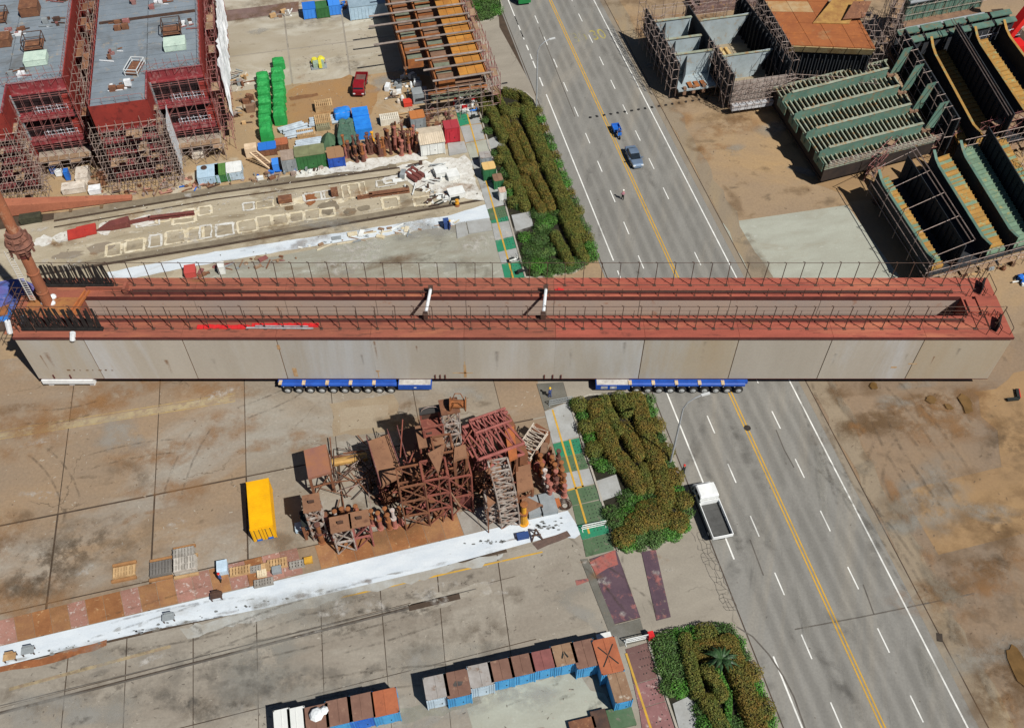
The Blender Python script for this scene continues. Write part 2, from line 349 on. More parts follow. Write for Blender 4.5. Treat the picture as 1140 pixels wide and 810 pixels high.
b = MB(); flat(b, ragged(pxpoly([(440, 790), (530, 770), (536, 784), (446, 806)]), .2), .0145); b.build('patch', M('patch_dark', (134, 132, 118), (116, 112, 98), .6), ap)
chalk = M('chalk_scuff', (168, 162, 150), (152, 144, 130), 1.5, fine=.25)
def scuffs(parent, n, xr, yr, mat, z, lmax=.8, test=None, name='scuff'):
    b = MB()
    for i in range(n):
        x, y = random.uniform(*xr), random.uniform(*yr)
        if test and not test(x, y): continue
        c = P(x, y); a0 = YA+random.choice([0, 0, 0, 1.57])+random.gauss(0, .5); d = Vector((math.cos(a0), math.sin(a0), 0)); nn = Vector((-d.y, d.x, 0)); l = random.uniform(.04, lmax*.3); wv = random.uniform(.02, .07)
        flat(b, [c-d*l-nn*wv*random.random(), c-nn*wv, c+d*l-nn*wv*random.random(), c+d*l*.7+nn*wv, c+nn*wv*random.random(), c-d*l*.6+nn*wv], z+i*.00002)
    b.build(name, mat, parent, kind='stuff')
inyard = lambda x, y: y < 690-x*.235 and y > 430
scuffs(yard, 260, (0, 600), (432, 690), chalk, .014, .7, inyard); scuffs(yard, 260, (0, 600), (432, 690), M('dirt_scuff', (104, 88, 70), (88, 74, 60), 1.5, fine=.2), .0225, .6, inyard)
inap = lambda x, y: y > 745-x*.235+10
scuffs(ap, 420, (0, 690), (600, 812), M('dark_scuff', (92, 86, 78), (108, 100, 90), 1.5, fine=.2), .0195, .6, inap); scuffs(ap, 300, (0, 690), (600, 812), chalk, .0285, .6, inap)
skid = M('skid_mark', (86, 80, 72), (110, 102, 92), 1.2, fine=.2)
for i in range(26):
    x, y = random.uniform(0, 640), random.uniform(655, 800)
    if y < 745-x*.235+22: continue
    b = MB(); c = P(x, y); d = UD.copy(); d.rotate(Matrix.Rotation(random.gauss(0, .5), 3, 'Z')); l = random.uniform(.1, .4)
    flat(b, ragged([c-d*l-WD*.06, c+d*l-WD*.05, c+d*l+WD*.06, c-d*l+WD*.07], .05, .3), .016); b.build('scuff', skid, ap)
# white painted lane and the plates laid along it
b = MB(); flat(b, ragged(pxpoly([(-60, 735), (0, 719), (300, 649), (630, 568)]), .03, 1)[:0] or (pxpoly([(-60, 733), (0, 719), (300, 648), (632, 568), (648, 593), (640, 599), (615, 597)]) + ragged(pxpoly([(590, 604), (480, 633), (300, 675), (180, 698), (80, 722), (0, 741), (-60, 756)]), .12, 60)), .02)
wl = struct('white_lane', b, white_p)
b = MB(); flat(b, ragged(pxpoly([(200, 699), (420, 645), (560, 616), (560, 622), (420, 656), (210, 709)]), .3, .8), .0165); b.build('overspray', M('overspray', (164, 166, 162), (148, 144, 134), .5, fine=.14), wl)
rustm = [M('plate_rust', (146, 100, 62), (128, 84, 52), .5, (182, 150, 110), 1.8, .63, fine=.2, objvar=.12), M('plate_rust2', (134, 94, 66), (152, 112, 74), .6, (180, 160, 140), 2.2, .66, fine=.2, objvar=.1),
         M('plate_pink', (158, 116, 104), (140, 104, 90), .8, (190, 176, 168), 1.6, .6, fine=.2, objvar=.1), M('plate_grey', (152, 148, 140), (136, 130, 122), .6, (120, 96, 76), 2, .64, fine=.16, objvar=.1)]
n = 33
for i in range(n):
    t0, t1 = i/n, (i+1)/n
    lo = lambda t: P(-20+656*t, 723.5-156.5*t); hi = lambda t: P(-24+650*t, 696-159*t) if t < .55 else P(-24+650*t, 694-151*t)
    if .52 < t0 < .56: continue
    m = rustm[3] if t0 > .8 else random.choice(rustm[:3]) if t0 < .52 else random.choice(rustm[:2]+[rustm[0]])
    MB().prism(shrink([lo(t0), lo(t1), hi(t1), hi(t0)], .03), .0, .03+random.uniform(0, .015)).build('steel_plate', m, wl)
rb = M('rust_stain', (140, 88, 54), (118, 74, 46), .8, (160, 120, 80), 1.4, .6)
b = MB(); flat(b, ragged(pxpoly([(0, 742), (60, 729), (118, 711), (118, 719), (60, 738), (0, 748)]), .12), .024); b.build('rust_stain', rb, wl)
b = MB(); flat(b, ragged(pxpoly([(592, 604), (632, 590), (636, 597), (598, 612)]), .1), .024); b.build('rust_stain', M('mark_dark', (104, 84, 74), (84, 70, 64), 1), wl)
dk = M('flake', (120, 124, 124), (90, 90, 88), 1)
for i in range(90):
    if i < 34: c = P(random.gauss(612, 14), random.gauss(585, 4))
    elif i < 50: c = P(random.gauss(545, 14), random.gauss(603, 2.5))
    else:
        t = random.uniform(.02, .5); c = P(640*t, 741-146*t-random.uniform(0, 6))
    b = MB(); r = random.uniform(.06, .26); flat(b, [(c.x+r*random.uniform(.5, 1.4)*math.cos(k), c.y+r*.6*random.uniform(.5, 1.3)*math.sin(k)) for k in (0, 1.1, 2.1, 3.2, 4.2, 5.3)], .0245); b.build('flake', dk, wl)

# upper yard slabs and rail dock
b = MB(); flat(b, pxpoly([(200, -120), (520, -150), (600, 130), (560, 330), (-300, 390), (-300, 250), (240, 180)]), -.034); yu = struct('upper_yard', b, g_dark)
scuffs(yu, 200, (250, 440), (15, 150), MATS['dark_scuff'], .03, .7); scuffs(yu, 200, (250, 560), (60, 170), chalk, .036, .6)
scuffs(yu, 420, (60, 520), (185, 300), M('white_fleck', (206, 204, 196), (180, 174, 160), 1.5, fine=.15), .12, .7, lambda x, y: 318-.185*x-62 < y < 318-.185*x-4)
scuffs(yu, 260, (60, 540), (185, 310), MATS['dirt_scuff'], .13, .6, lambda x, y: 318-.185*x-62 < y < 318-.185*x+20)
scuffs(road, 150, (560, 1080), (0, 810), MATS['dark_scuff'], -.012, .5, lambda x, y: rline(.392, y)[0] < x < rline(.527, y)[0])
scuffs(bpy.data.objects['hardstand'], 240, (880, 1140), (430, 810), MATS['dirt_scuff'], -.03, .8, lambda x, y: x > rline(.53, y)[0]); scuffs(bpy.data.objects['hardstand'], 160, (720, 1000), (40, 240), MATS['dirt_scuff'], -.036, .8, lambda x, y: x > rline(.53, y)[0])
b = MB(); flat(b, pxpoly([(180, -160), (540, -190), (556, 30), (600, 110), (520, 120), (236, 110)]), -.028); b.build('junction_floor', MATS['junction_concrete'], yu)
hl = [((250, -55), (440, -80)), ((250, 24), (440, 2)), ((250, 64), (440, 40)), ((250, 104), (440, 80))]
vl = [((236, 0), (262, 180)), ((314, 0), (336, 180)), ((378, 0), (404, 180)), ((436, 0), (462, 150)), ((528, 0), (560, 100))]
slabs(yu, 'concrete_slab', hl, vl, .3, -.03, 0, [g_conc, g_light]) if False else slabs(yu, 'concrete_slab', hl, vl, .3, -.03, 0, [M('upper_concrete', (162, 154, 138), (148, 138, 118), .14, (132, 122, 104), .5, .64, (178, 174, 160), .1, .58, fine=.14, objvar=.04, stretch=(YA, .6, 1.3))])
b = MB(); flat(b, pxpoly([(236, 104), (440, 78), (535, 95), (560, 160), (470, 172), (120, 232), (-250, 262), (-250, 130)]), -.02); b.build('dirt_floor', M('yard_dirt', (160, 134, 100), (146, 126, 98), .2, (128, 104, 74), .6, .62, (176, 168, 150), .12, .62, fine=.2), yu)
b = MB(); flat(b, ragged(pxpoly([(330, 96), (392, 84), (425, 100), (415, 128), (340, 140), (300, 140), (318, 108)]), .5, 1.5), .012); b.build('dirt_patch', M('rust_dirt', (150, 116, 76), (142, 114, 82), .3, (128, 92, 56), .7, .62), yu)
b = MB(); flat(b, ragged(pxpoly([(322, 108), (353, 104), (354, 107), (324, 112)]), .12, .6), .02); b.build('stain', M('stain_dark', (110, 76, 50), (126, 92, 62), 1), yu)
b = MB(); flat(b, ragged(pxpoly([(250, 12), (332, 2), (333, 13), (252, 24)]), .1, 2), .01); b.build('steel_cover', M('cover_plum', (112, 92, 88), (124, 104, 96), .6), yu)
b = MB(); flat(b, pxpoly([(-260, 300), (20, 252), (250, 207), (330, 193), (472, 168), (524, 164), (548, 232), (545, 246), (300, 300), (140, 330), (-260, 390)]), -.008); dock = b.build('rail_bed', g_pale, yu)
b = MB(); flat(b, pxpoly([(545, 244), (505, 252), (400, 268), (250, 296), (120, 330), (100, 400), (620, 380), (588, 305)]), -.004); b.build('apron', M('apron_grey', (150, 150, 138), (136, 132, 118), .3, (168, 168, 158), .8, .62, (120, 106, 88), .12, .62, stretch=(YA, .5, 1.4)), yu)
for pts, wd, m in (([(60, 246), (240, 215), (441, 187), (500, 180)], .45, g_dark), ([(60, 253), (240, 222), (500, 187)], .3, g_dark), ([(30, 308), (240, 274), (500, 229), (538, 222)], .5, g_dark), ([(60, 241), (240, 211), (441, 183)], 1.3, M('rail_dirt', (128, 118, 100), (110, 100, 84), .6, fine=.2)), ([(30, 304), (240, 270), (500, 225)], 1.0, MATS['rail_dirt'])):
    b = MB(); z = .006 if wd > .9 else .012
    for p, q in zip(pts, pts[1:]): strip(b, P(*p), P(*q), wd, z)
    b.build('rail_groove', m, yu)
for pts in ([(60, 246), (240, 215), (441, 187)], [(30, 308), (240, 274), (500, 229)]):
    b = MB()
    for p, q in zip(pts, pts[1:]): b.bar(P(*p, .04), P(*q, .04), .12, .06)
    b.build('rail', steel, yu)
b = MB(); flat(b, ragged(pxpoly([(120, 303), (240, 280), (380, 259), (500, 240), (543, 227), (548, 242), (500, 252), (430, 262), (379, 269), (240, 292), (125, 314)]), .1, 1.2), .016); b.build('white_band', white_p, yu)
b = MB(); flat(b, ragged(pxpoly([(330, 190), (472, 168), (476, 176), (400, 190), (330, 199)]), .3, .8), .016); b.build('white_band', white_worn, yu)
b = MB(); flat(b, ragged(pxpoly([(445, 184), (520, 174), (538, 222), (520, 222), (455, 206)]), .5, .9), .0185); b.build('white_band', white_worn, yu)
oil = M('oil_stain', (128, 118, 100), (114, 104, 88), .8, fine=.2)
warmw = M('cream_overspray', (208, 200, 178), (190, 176, 144), 1.0, (150, 132, 100), 1.5, .6, fine=.14)
FM = [0]
def frame_mark(c, lx, ly, wd, mat):
    FM[0] += 1; zz = .034+.0024*FM[0]
    b = MB(); c = Vector(c)
    for sx in (-1, 1): flat(b, ragged([c+UD*(sx*lx-wd)-WD*ly, c+UD*(sx*lx+wd)-WD*ly, c+UD*(sx*lx+wd)+WD*ly, c+UD*(sx*lx-wd)+WD*ly], .1, .6), zz)
    for sy in (-1, 1): flat(b, ragged([c-UD*lx+WD*(sy*ly-wd), c+UD*lx+WD*(sy*ly-wd), c+UD*lx+WD*(sy*ly+wd), c-UD*lx+WD*(sy*ly+wd)], .1, .6), zz+.0012)
    b.build('paint_mark', mat, yu)
for i, (x, y, lx, ly) in enumerate([(127, 278, 1.0, 1.2), (150, 273, 1.3, 1.2), (173, 268, .8, 1.2), (195, 264, 1.3, 1.3), (217, 261, 1.1, 1.3), (229, 258, .8, 1.3), (250, 256, 1.2, 1.2), (275, 252, 1.3, 1.2), (294, 247, 1.0, 1.2), (312, 245, 1.1, 1.0), (330, 242, 1.0, 1.0), (348, 239, 1.1, 1.0), (365, 237, 1.0, .9), (435, 226, 1.2, 1.1), (470, 224, 1.2, .9), (488, 221, 1.0, .9), (295, 228, 1.2, .8), (277, 230, .8, .8), (320, 226, 1, .7), (350, 219, 1.5, .8), (365, 217, .9, .9), (391, 213, 1.3, 1.5), (398, 212, 1.2, 1.6), (182, 243, 1.0, .8), (210, 238, 1, .8), (228, 235, .9, .9), (430, 204, 1.4, .7), (440, 200, 1.6, .6), (205, 246, 1.6, .6), (165, 248, 1.6, .8)]):
    frame_mark(P(x, y), lx, ly, random.uniform(.1, .22), random.choice([white_worn, warmw]))
for zi, (x, y, rx, ry, m) in enumerate([(48, 268, 1.5, 1.2, white_worn), (71, 263, 1.5, 1.3, white_worn), (117, 254, 1.2, 1.5, white_worn), (160, 246, 2.0, 1.2, white_worn), (372, 225, 2.0, .6, warmw), (335, 223, 2, .8, warmw), (345, 222, 1, 1.4, rb), (112, 276, 1.8, 1.2, g_should), (75, 284, 2.2, .8, g_should), (365, 231, 1.6, 1.6, oil), (390, 236, 1, 1, oil), (405, 232, 1, .7, oil)]):
    c = P(x, y); b = MB(); flat(b, [c+UD*rx*random.uniform(.7, 1.15)*math.cos(t)+WD*ry*random.uniform(.7, 1.15)*math.sin(t) for t in [k*2*math.pi/16 for k in range(16)]], .02+.0011*zi); b.build('overspray', m, yu)

# ------------------------------------------------------------------ plate walkways
wk_green = M('walk_green', (36, 126, 92), (46, 112, 82), .5, (96, 120, 100), 2.0, .62, fine=.15)
wk_olive = M('walk_olive', (84, 104, 78), (70, 94, 66), .6, (110, 104, 92), 1.6, .62, fine=.16)
wk_grey = M('walk_grey', (158, 160, 158), (144, 144, 140), .5, (120, 116, 108), 1.6, .66, fine=.14)
wk_dark = M('walk_dark', (104, 102, 94), (92, 90, 82), .8, (112, 104, 92), 1.6, .62, fine=.2)
wk_plum = M('walk_plum', (88, 70, 78), (76, 60, 70), .5, (140, 92, 88), .9, .6, (160, 150, 120), .5, .68, fine=.18)
wk_pink = M('walk_pink', (136, 98, 96), (120, 84, 82), .5, (176, 160, 152), 1.2, .6, fine=.18)
wk_maroon = M('walk_maroon', (112, 84, 78), (100, 74, 70), .5, (136, 118, 108), 1.8, .64, fine=.16)
bolt = M('bolt_dark', (36, 40, 38), fine=.1)
def walk(name, quads, sl, holes=True, raised=0):
    b = MB(); xs = [q for q in quads]
    parent = None
    for k, (pts, m) in enumerate(quads):
        poly = pxpoly(pts); z1 = .03+random.uniform(0, .02)+(.1 if k >= len(quads)-raised else 0)
        if k == 0:
            base = MB(); allp = [p for q, _ in quads for p in pxpoly(q)]
            c = sum(allp, Vector())/len(allp)
            base.prism(poly, -.02, .001); parent = base.build(name, g_dark, kind='structure')
        pl = MB().prism(shrink(poly, .04), 0, z1).build('cover_plate', m, parent)
        if holes and m in (wk_green, wk_olive, wk_pink, wk_maroon):
            h = MB()
            for u in (.5, .62, .74, .86):
                for v in (.2, .4, .6, .8):
                    if random.random() < .7:
                        p = poly[0].lerp(poly[1], u).lerp(poly[3].lerp(poly[2], u), v); h.lathe((p.x, p.y, 0), [(.07, z1-.01), (.07, z1+.006)], 6)
            if h.v: h.build('lifting_hole', bolt, pl, kind='stuff')
    return parent
wlow = walk('walkway', [([(597, 427), (627, 425), (633, 446), (606, 457)], wk_dark), ([(606, 458), (633, 447), (645, 486), (615, 494)], wk_grey), ([(615, 494), (645, 487), (649, 504), (620, 510)], wk_green), ([(620, 510), (649, 504), (656, 521), (625, 527)], wk_olive), ([(625, 527), (656, 521), (662, 538), (630, 546)], wk_grey), ([(630, 546), (662, 539), (669, 555), (637, 563)], wk_olive), ([(637, 563), (669, 556), (675, 577), (642, 585)], wk_olive), ([(642, 585), (675, 577), (679, 593), (648, 601)], wk_green), ([(648, 601), (679, 593), (684, 612), (652, 620)], wk_olive), ([(662, 536), (686, 528), (693, 550), (668, 559)], wk_grey)], 0, raised=1)
for p, q in (((615, 456), (656, 594)), ((634, 489), (649, 542)), ((631, 546), (650, 541))): strip(MB(), P(*p), P(*q), .22, .06).build('painted_line', yellow_line, wlow)
wred = walk('walkway', [([(656, 622), (686, 612), (713, 687), (683, 695)], wk_plum), ([(646, 622), (654, 621), (690, 708), (680, 708)], wk_dark), ([(714, 614), (730, 611), (747, 687), (731, 691)], wk_plum), ([(683, 696), (713, 688), (720, 712), (690, 720)], wk_dark), ([(696, 722), (722, 714), (732, 754), (705, 762)], wk_maroon), ([(705, 762), (732, 754), (741, 780), (711, 789)], wk_pink), ([(711, 789), (741, 780), (752, 812), (716, 822)], wk_pink), ([(748, 783), (772, 772), (784, 806), (757, 818)], wk_grey)], 0, raised=1)
strip(MB(), P(697, 727), P(726, 815), .22, .06).build('painted_line', yellow_line, wred)
b = MB(); flat(b, ragged(pxpoly([(658, 624), (684, 614), (690, 628), (664, 640)]), .2), .056); b.build('paint_spill', M('spill_red', (156, 84, 76), (140, 96, 88), 1, (96, 72, 76), 1.2, .58), wred)
b = MB(); flat(b, ragged(pxpoly([(641, 646), (655, 643), (654, 648), (642, 651)]), .15, .6), .03); b.build('paint_spill', MATS['spill_red'], wred)
wup = walk('walkway', [([(505, 115), (523, 111), (527, 122), (508, 126)], wk_grey), ([(508, 126), (519, 124), (523, 138), (512, 141)], wk_green), ([(519, 124), (530, 121), (536, 137), (524, 139)], wk_grey), ([(512, 141), (536, 138), (540, 155), (518, 159)], wk_grey), ([(518, 160), (542, 155), (548, 172), (524, 178)], g_light), ([(524, 179), (548, 173), (556, 200), (534, 206)], wk_grey), ([(534, 206), (556, 201), (563, 228), (542, 233)], wk_grey), ([(542, 233), (563, 229), (568, 240), (546, 246)], wk_olive), ([(546, 246), (568, 240), (570, 245), (547, 249)], wk_green), ([(547, 249), (571, 245), (575, 262), (551, 268)], wk_grey), ([(551, 268), (575, 262), (579, 275), (554, 281)], wk_green), ([(554, 281), (579, 275), (583, 290), (558, 294)], wk_grey), ([(558, 294), (583, 290), (590, 312), (563, 316)], wk_green), ([(569, 240), (590, 236), (594, 252), (574, 258)], wk_grey), ([(541, 157), (557, 150), (562, 163), (544, 167)], wk_grey), ([(498, 160), (517, 158), (521, 170), (500, 174)], wk_grey), ([(507, 250), (518, 247), (522, 262), (509, 266)], wk_grey), ([(519, 247), (545, 243), (548, 257), (522, 261)], wk_grey)], 0, raised=5)
strip(MB(), P(516, 112), P(572, 312), .22, .06).build('painted_line', yellow_line, wup)

# ------------------------------------------------------------------ stains, tyre marks and wear
SZ = [.034]
def fade_mesh(vs, fs, fd, name, mat, parent):
    me = bpy.data.meshes.new(name); off = parent.location if parent else Vector()
    me.from_pydata([tuple(Vector(v)-off) for v in vs], [], fs); a0 = me.attributes.new('fade', 'FLOAT', 'POINT')
    for i, f in enumerate(fd): a0.data[i].value = f
    return put(name, me, mat, parent)
def blob(c, rx, ry, rz, mat, parent, z=None, name='stain'):
    SZ[0] += .0002; z = SZ[0] if z is None else z; n = 18; d = Vector((math.cos(rz), math.sin(rz), 0)); q = Vector((-d.y, d.x, 0)); c = Vector((c[0], c[1], z)); ph = random.uniform(0, 6)
    rad = [1+.25*math.sin(2*t+ph)+.15*math.sin(3*t+2*ph)+random.uniform(-.1, .1) for t in [i*2*math.pi/n for i in range(n)]]
    vs = [c]; fd = [1]
    for f, a0 in ((.55, .9), (1.0, 0)):
        for i in range(n): t = i*2*math.pi/n; vs.append(c+d*rx*f*rad[i]*math.cos(t)+q*ry*f*rad[i]*math.sin(t)); fd.append(a0)
    fs = [(0, 1+i, 1+(i+1) % n) for i in range(n)]+[(1+i, 1+n+i, 1+n+(i+1) % n, 1+(i+1) % n) for i in range(n)]
    return fade_mesh(vs, fs, fd, name, mat, parent)
def track(pts, wd, mat, parent, name='tyre_mark'):
    SZ[0] += .0002; z = SZ[0]; vs = []; fd = []; n = len(pts)
    for i, p in enumerate(pts):
        d = (Vector(pts[min(n-1, i+1)])-Vector(pts[max(0, i-1)])); d.z = 0; d.normalize(); q = Vector((-d.y, d.x, 0)); e = 0 if i in (0, n-1) else 1
        for k, f in ((-1, 0), (-.4, 1), (.4, 1), (1, 0)): vs.append(Vector((p[0], p[1], z))+q*wd/2*k); fd.append(f*e)
    return fade_mesh(vs, [(4*i+j, 4*i+j+1, 4*i+j+5, 4*i+j+4) for i in range(n-1) for j in range(3)], fd, name, mat, parent)
def arc(p, h, l, bend, n=14):
    out = []; p = Vector(p)
    for i in range(n+1): out.append(p.copy()); p = p+Vector((math.cos(h), math.sin(h), 0))*l/n; h += bend/n
    return out
s_grey = MA('stain_grey', (156, 154, 147), .5, .35, .48); s_rust = MA('stain_rust', (152, 112, 72), .42, .35, .5); s_dark = MA('stain_darkwet', (92, 78, 62), .3, .4, .53); s_white = MA('stain_white', (196, 192, 184), .65, .9, .54); s_oil = MA('stain_oil', (86, 83, 78), .26, .5, .52); s_lite = MA('stain_light', (150, 147, 138), .5, .3, .48); s_tyre = MA('stain_tyre', (76, 68, 58), .3, 1.2, .5); s_brown = MA('stain_brown', (112, 88, 62), .36, .35, .5); s_black = MA('stain_black', (64, 58, 52), .36, 1.0, .53)
def scatter(parent, n, xr, yr, mats, rmin, rmax, ang, ar=(1.2, 3), test=None):
    for i in range(n):
        for _ in range(30):
            x, y = random.uniform(*xr), random.uniform(*yr)
            if not test or test(x, y): break
        else: continue
        r = random.uniform(rmin, rmax); blob(P(x, y), r*random.uniform(*ar), r, ang+random.gauss(0, .25), random.choice(mats), parent)
hard = bpy.data.objects['hardstand']; gnd = bpy.data.objects['ground']
scatter(yard, 34, (-20, 600), (425, 690), [s_grey, s_rust, s_rust, s_dark, s_brown], 1.0, 3.6, YA, (1.2, 3), inyard); scatter(yard, 26, (0, 560), (435, 680), [s_white, s_dark, s_rust], .3, .9, YA, (1, 4), inyard)
scatter(ap, 34, (0, 690), (610, 810), [s_lite, s_lite, s_oil, s_dark, s_grey], .8, 3.0, YA, (1.5, 4), inap); scatter(ap, 24, (0, 560), (615, 735), [s_white, s_white, s_black], .3, .9, YA, (2, 5), lambda x, y: 745-x*.235+4 < y < 745-x*.235+46); scatter(ap, 40, (0, 680), (640, 810), [s_black, s_oil], .15, .5, YA, (1.5, 5), inap)
inright = lambda x, y: x > rline(.534, y)[0]
scatter(hard, 34, (880, 1150), (425, 815), [s_rust, s_brown, s_dark, s_brown, s_lite], 1.0, 4.0, YA, (1.3, 3.5), inright); scatter(hard, 10, (880, 1150), (425, 815), [s_dark, s_dark], .3, .8, -RA, (1, 4), inright)
scatter(gnd, 30, (690, 960), (0, 235), [s_rust, s_brown, s_dark, s_brown, s_lite], 1.0, 4.0, YA, (1.3, 3.5), inright); scatter(gnd, 16, (690, 960), (0, 235), [s_dark, s_black], .3, .8, -RA, (1, 4), inright)
scatter(yu, 24, (250, 540), (5, 170), [s_grey, s_rust, s_dark, s_brown], .9, 2.8, YA); scatter(yu, 26, (260, 545), (250, 305), [s_grey, s_dark, s_white, s_brown], .6, 2.2, YA, (1.5, 4)); scatter(yu, 44, (40, 530), (190, 300), [s_white, s_white, s_rust, s_oil, s_brown], .4, 1.5, YA, (1.2, 3), lambda x, y: 318-.185*x-62 < y < 318-.185*x-4)
for i in range(34):
    y = -10+825*(i+random.uniform(-.4, .4))/34; blob(P(rline(.547+random.uniform(-.006, .006), y)[0], y), random.uniform(1.5, 4), random.uniform(.6, 1.6), math.pi/2+RA, random.choice([s_brown, s_rust, MA('stain_shoulder', (136, 126, 110), .6, .4, .48)]), road)
onroad = lambda x, y: rline(.394, y)[0] < x < rline(.522, y)[0]
scatter(road, 26, (540, 1080), (-5, 810), [s_oil, s_lite, s_oil], .35, 1.0, math.pi/2+RA, (3, 9), onroad); scatter(road, 20, (540, 1080), (0, 810), [s_oil, s_black], .12, .4, math.pi/2+RA, (1, 3), onroad)
for sl in (.4120, .4230, .4375, .4490, .4680, .4790, .4945, .5060): track([rpt(sl+random.uniform(-.0008, .0008), y) for y in range(-150, 960, 40)], 1.3, MA('lane_wear', (84, 81, 76), .14, .12, .42), road)
for i in range(5): h = YA+random.choice([0, math.pi/2])+random.gauss(0, .3); p = P(random.uniform(20, 300), random.uniform(450, 600)); l = random.uniform(8, 16); bd = random.uniform(-.7, .7); q = Vector((-math.sin(h), math.cos(h), 0))*1.0; track(arc(p, h, l, bd), .32, s_tyre, yard); track(arc(p+q*2, h, l, bd), .32, s_tyre, yard)
for i in range(8): h = math.pi/2+RA+random.gauss(0, .25); p = P(random.uniform(930, 1100), random.uniform(520, 760)); l = random.uniform(8, 18); bd = random.uniform(-.5, .5); q = Vector((-math.sin(h), math.cos(h), 0)); track(arc(p, h, l, bd), .35, s_tyre, hard); track(arc(p+q*2, h, l, bd), .35, s_tyre, hard)
for i in range(7): h = YA+random.gauss(0, .12); p = P(random.uniform(40, 420), random.uniform(700, 780)); l = random.uniform(9, 20); bd = random.uniform(-.2, .2); q = Vector((-math.sin(h), math.cos(h), 0)); track(arc(p, h, l, bd), .3, s_tyre, ap); track(arc(p+q*1.9, h, l, bd), .3, s_tyre, ap)
for i in range(5): p = P(random.uniform(690, 780), random.uniform(625, 690)); track(arc(p, math.pi/2+RA+random.uniform(-.4, .9), random.uniform(4, 9), random.uniform(-1, 1)), .3, s_tyre, yard)
for i in range(34):
    t = random.uniform(0, 1); y0 = 741-146*t; blob(P(640*t, y0-random.choice([0, 0, 1, 2, 10])), random.uniform(.3, 1.3), random.uniform(.1, .35), YA, random.choice([s_oil, s_lite, s_lite, s_brown]), wl)
for i in range(7): t = random.uniform(0, 1); blob(P(130+410*t, 306-72*t-random.uniform(0, 12)), random.uniform(.4, 1.8), random.uniform(.12, .5), YA, random.choice([s_oil, s_lite, s_dark]), yu)
for i in range(9): x, y = random.choice([(668, 640), (690, 672), (735, 650), (660, 630), (738, 625), (702, 705)]); blob(P(x+random.uniform(-8, 8), y+random.uniform(-12, 12)), random.uniform(.4, 1.1), random.uniform(.3, .8), YA, random.choice([s_white, MA('stain_pink', (170, 110, 104), .7, 1.0, .5), s_rust]), wred)

for o in [o for o in C.objects if o.name.startswith('puddle')]: o.location.z = .034+SZ[0]+.004
# ------------------------------------------------------------------ the box girder on its transporters
GX0, GX1, GY0, GY1, GZ0, GZ1 = -57.0, 57.3, 70.3, 79.7, 1.6, 9.25
gm_side = [M('girder_side', (168, 161, 149), (160, 152, 139), .12, (152, 132, 108), .5, .7, (176, 176, 174), .05, .55, rough=.6, fine=.1, objvar=.06, stretch=(0, 1.6, 1, .22)),
           M('girder_side_tan', (166, 156, 138), (162, 146, 122), .1, (150, 122, 90), .4, .68, (168, 165, 158), .05, .58, rough=.6, fine=.1, objvar=.04, stretch=(0, 1.6, 1, .22))]
gm_rust = M('girder_top_rust', (148, 86, 68), (130, 76, 60), .5, (104, 64, 52), 1.2, .59, (162, 102, 74), .2, .58, fine=.16, objvar=.05, stretch=(0, .3, 1.6))
gm_red = M('girder_top_red', (158, 84, 68), (142, 74, 60), .5, (116, 62, 52), 1.2, .6, (172, 106, 80), .2, .58, fine=.14, objvar=.05, stretch=(0, .3, 1.6))
gm_dark = M('girder_seam', (120, 92, 62), (90, 66, 44), 1.0, fine=.2)
gm_edge = M('girder_edge', (96, 48, 42), (80, 40, 36), 1.0, fine=.15)
gm_in = M('girder_inside', (176, 154, 138), (166, 150, 140), .15, (160, 116, 92), .5, .66, fine=.08, rough=.7)
pipe_dark = M('steel_dark', (66, 52, 46), (86, 64, 52), 1.5, rough=.6, fine=.2)
G = thing('box_girder', 'very long pale steel box girder with rusty red top, carried across road and yard', 'girder', (0, (GY0+GY1)/2, 0))
def gp(name, mb, mat, parent=G, **k): return mb.build(name, mat, parent, **k)
def gbox(name, x0, y0, z0, x1, y1, z1, mat, parent=G, **k): return gp(name, MB().box(x0, y0, z0, x1, y1, z1), mat, parent, **k)
gbox('web', GX0+.2, GY0+.06, GZ0+.02, GX1-.2, GY0+.2, GZ1-.3, gm_dark)
seams = [GX0, -49.1, -37.8, -27.0, -16.2, -5.5, 5.0, 15.2, 26.0, 36.7, 47.3, GX1]
for i in range(len(seams)-1):
    ga, gb = [.006 if 3 < q < 7 else .05 for q in (i, i+1)]
    gbox('side_panel', seams[i]+ga, GY0+random.uniform(0, .012), GZ0, seams[i+1]-gb, GY0+.05, GZ1-.3, gm_side[1] if i in (0, 7, 10) else gm_side[0])
gbox('web', GX0+.2, 73.35, GZ0+.02, GX1-.2, 73.48, GZ1-.3, gm_in)
for i in range(len(seams)-1): gbox('inner_panel', max(seams[i]+.03, -50.7), 76.5, GZ0+.4, min(seams[i+1]-.03, 53.1), 76.56, GZ1-.3, gm_in)
gbox('web', GX0+.2, GY1-.2, GZ0+.02, GX1-.2, GY1-.06, GZ1-.3, gm_side[0])
gbox('bottom_plate', GX0, GY0+.01, GZ0-.12, GX1, GY1, GZ0, gm_edge); gbox('inner_floor', -50.7, 73.5, GZ0+.3, 53.1, 76.5, GZ0+.42, gm_rust)
gbox('end_plate', GX1-.19, GY0+.07, GZ0, GX1-.02, GY1-.07, GZ1-.3, gm_side[0]); gbox('end_plate', GX0+.02, GY0+.07, GZ0, GX0+.19, GY1-.07, GZ1-.3, gm_side[1])
gbox('end_plate', 53.1, 73.5, GZ0+.42, 53.25, 76.5, GZ1-.3, gm_red); gbox('end_plate', -50.85, 73.5, GZ0+.42, -50.7, 76.5, GZ1-.3, gm_rust)
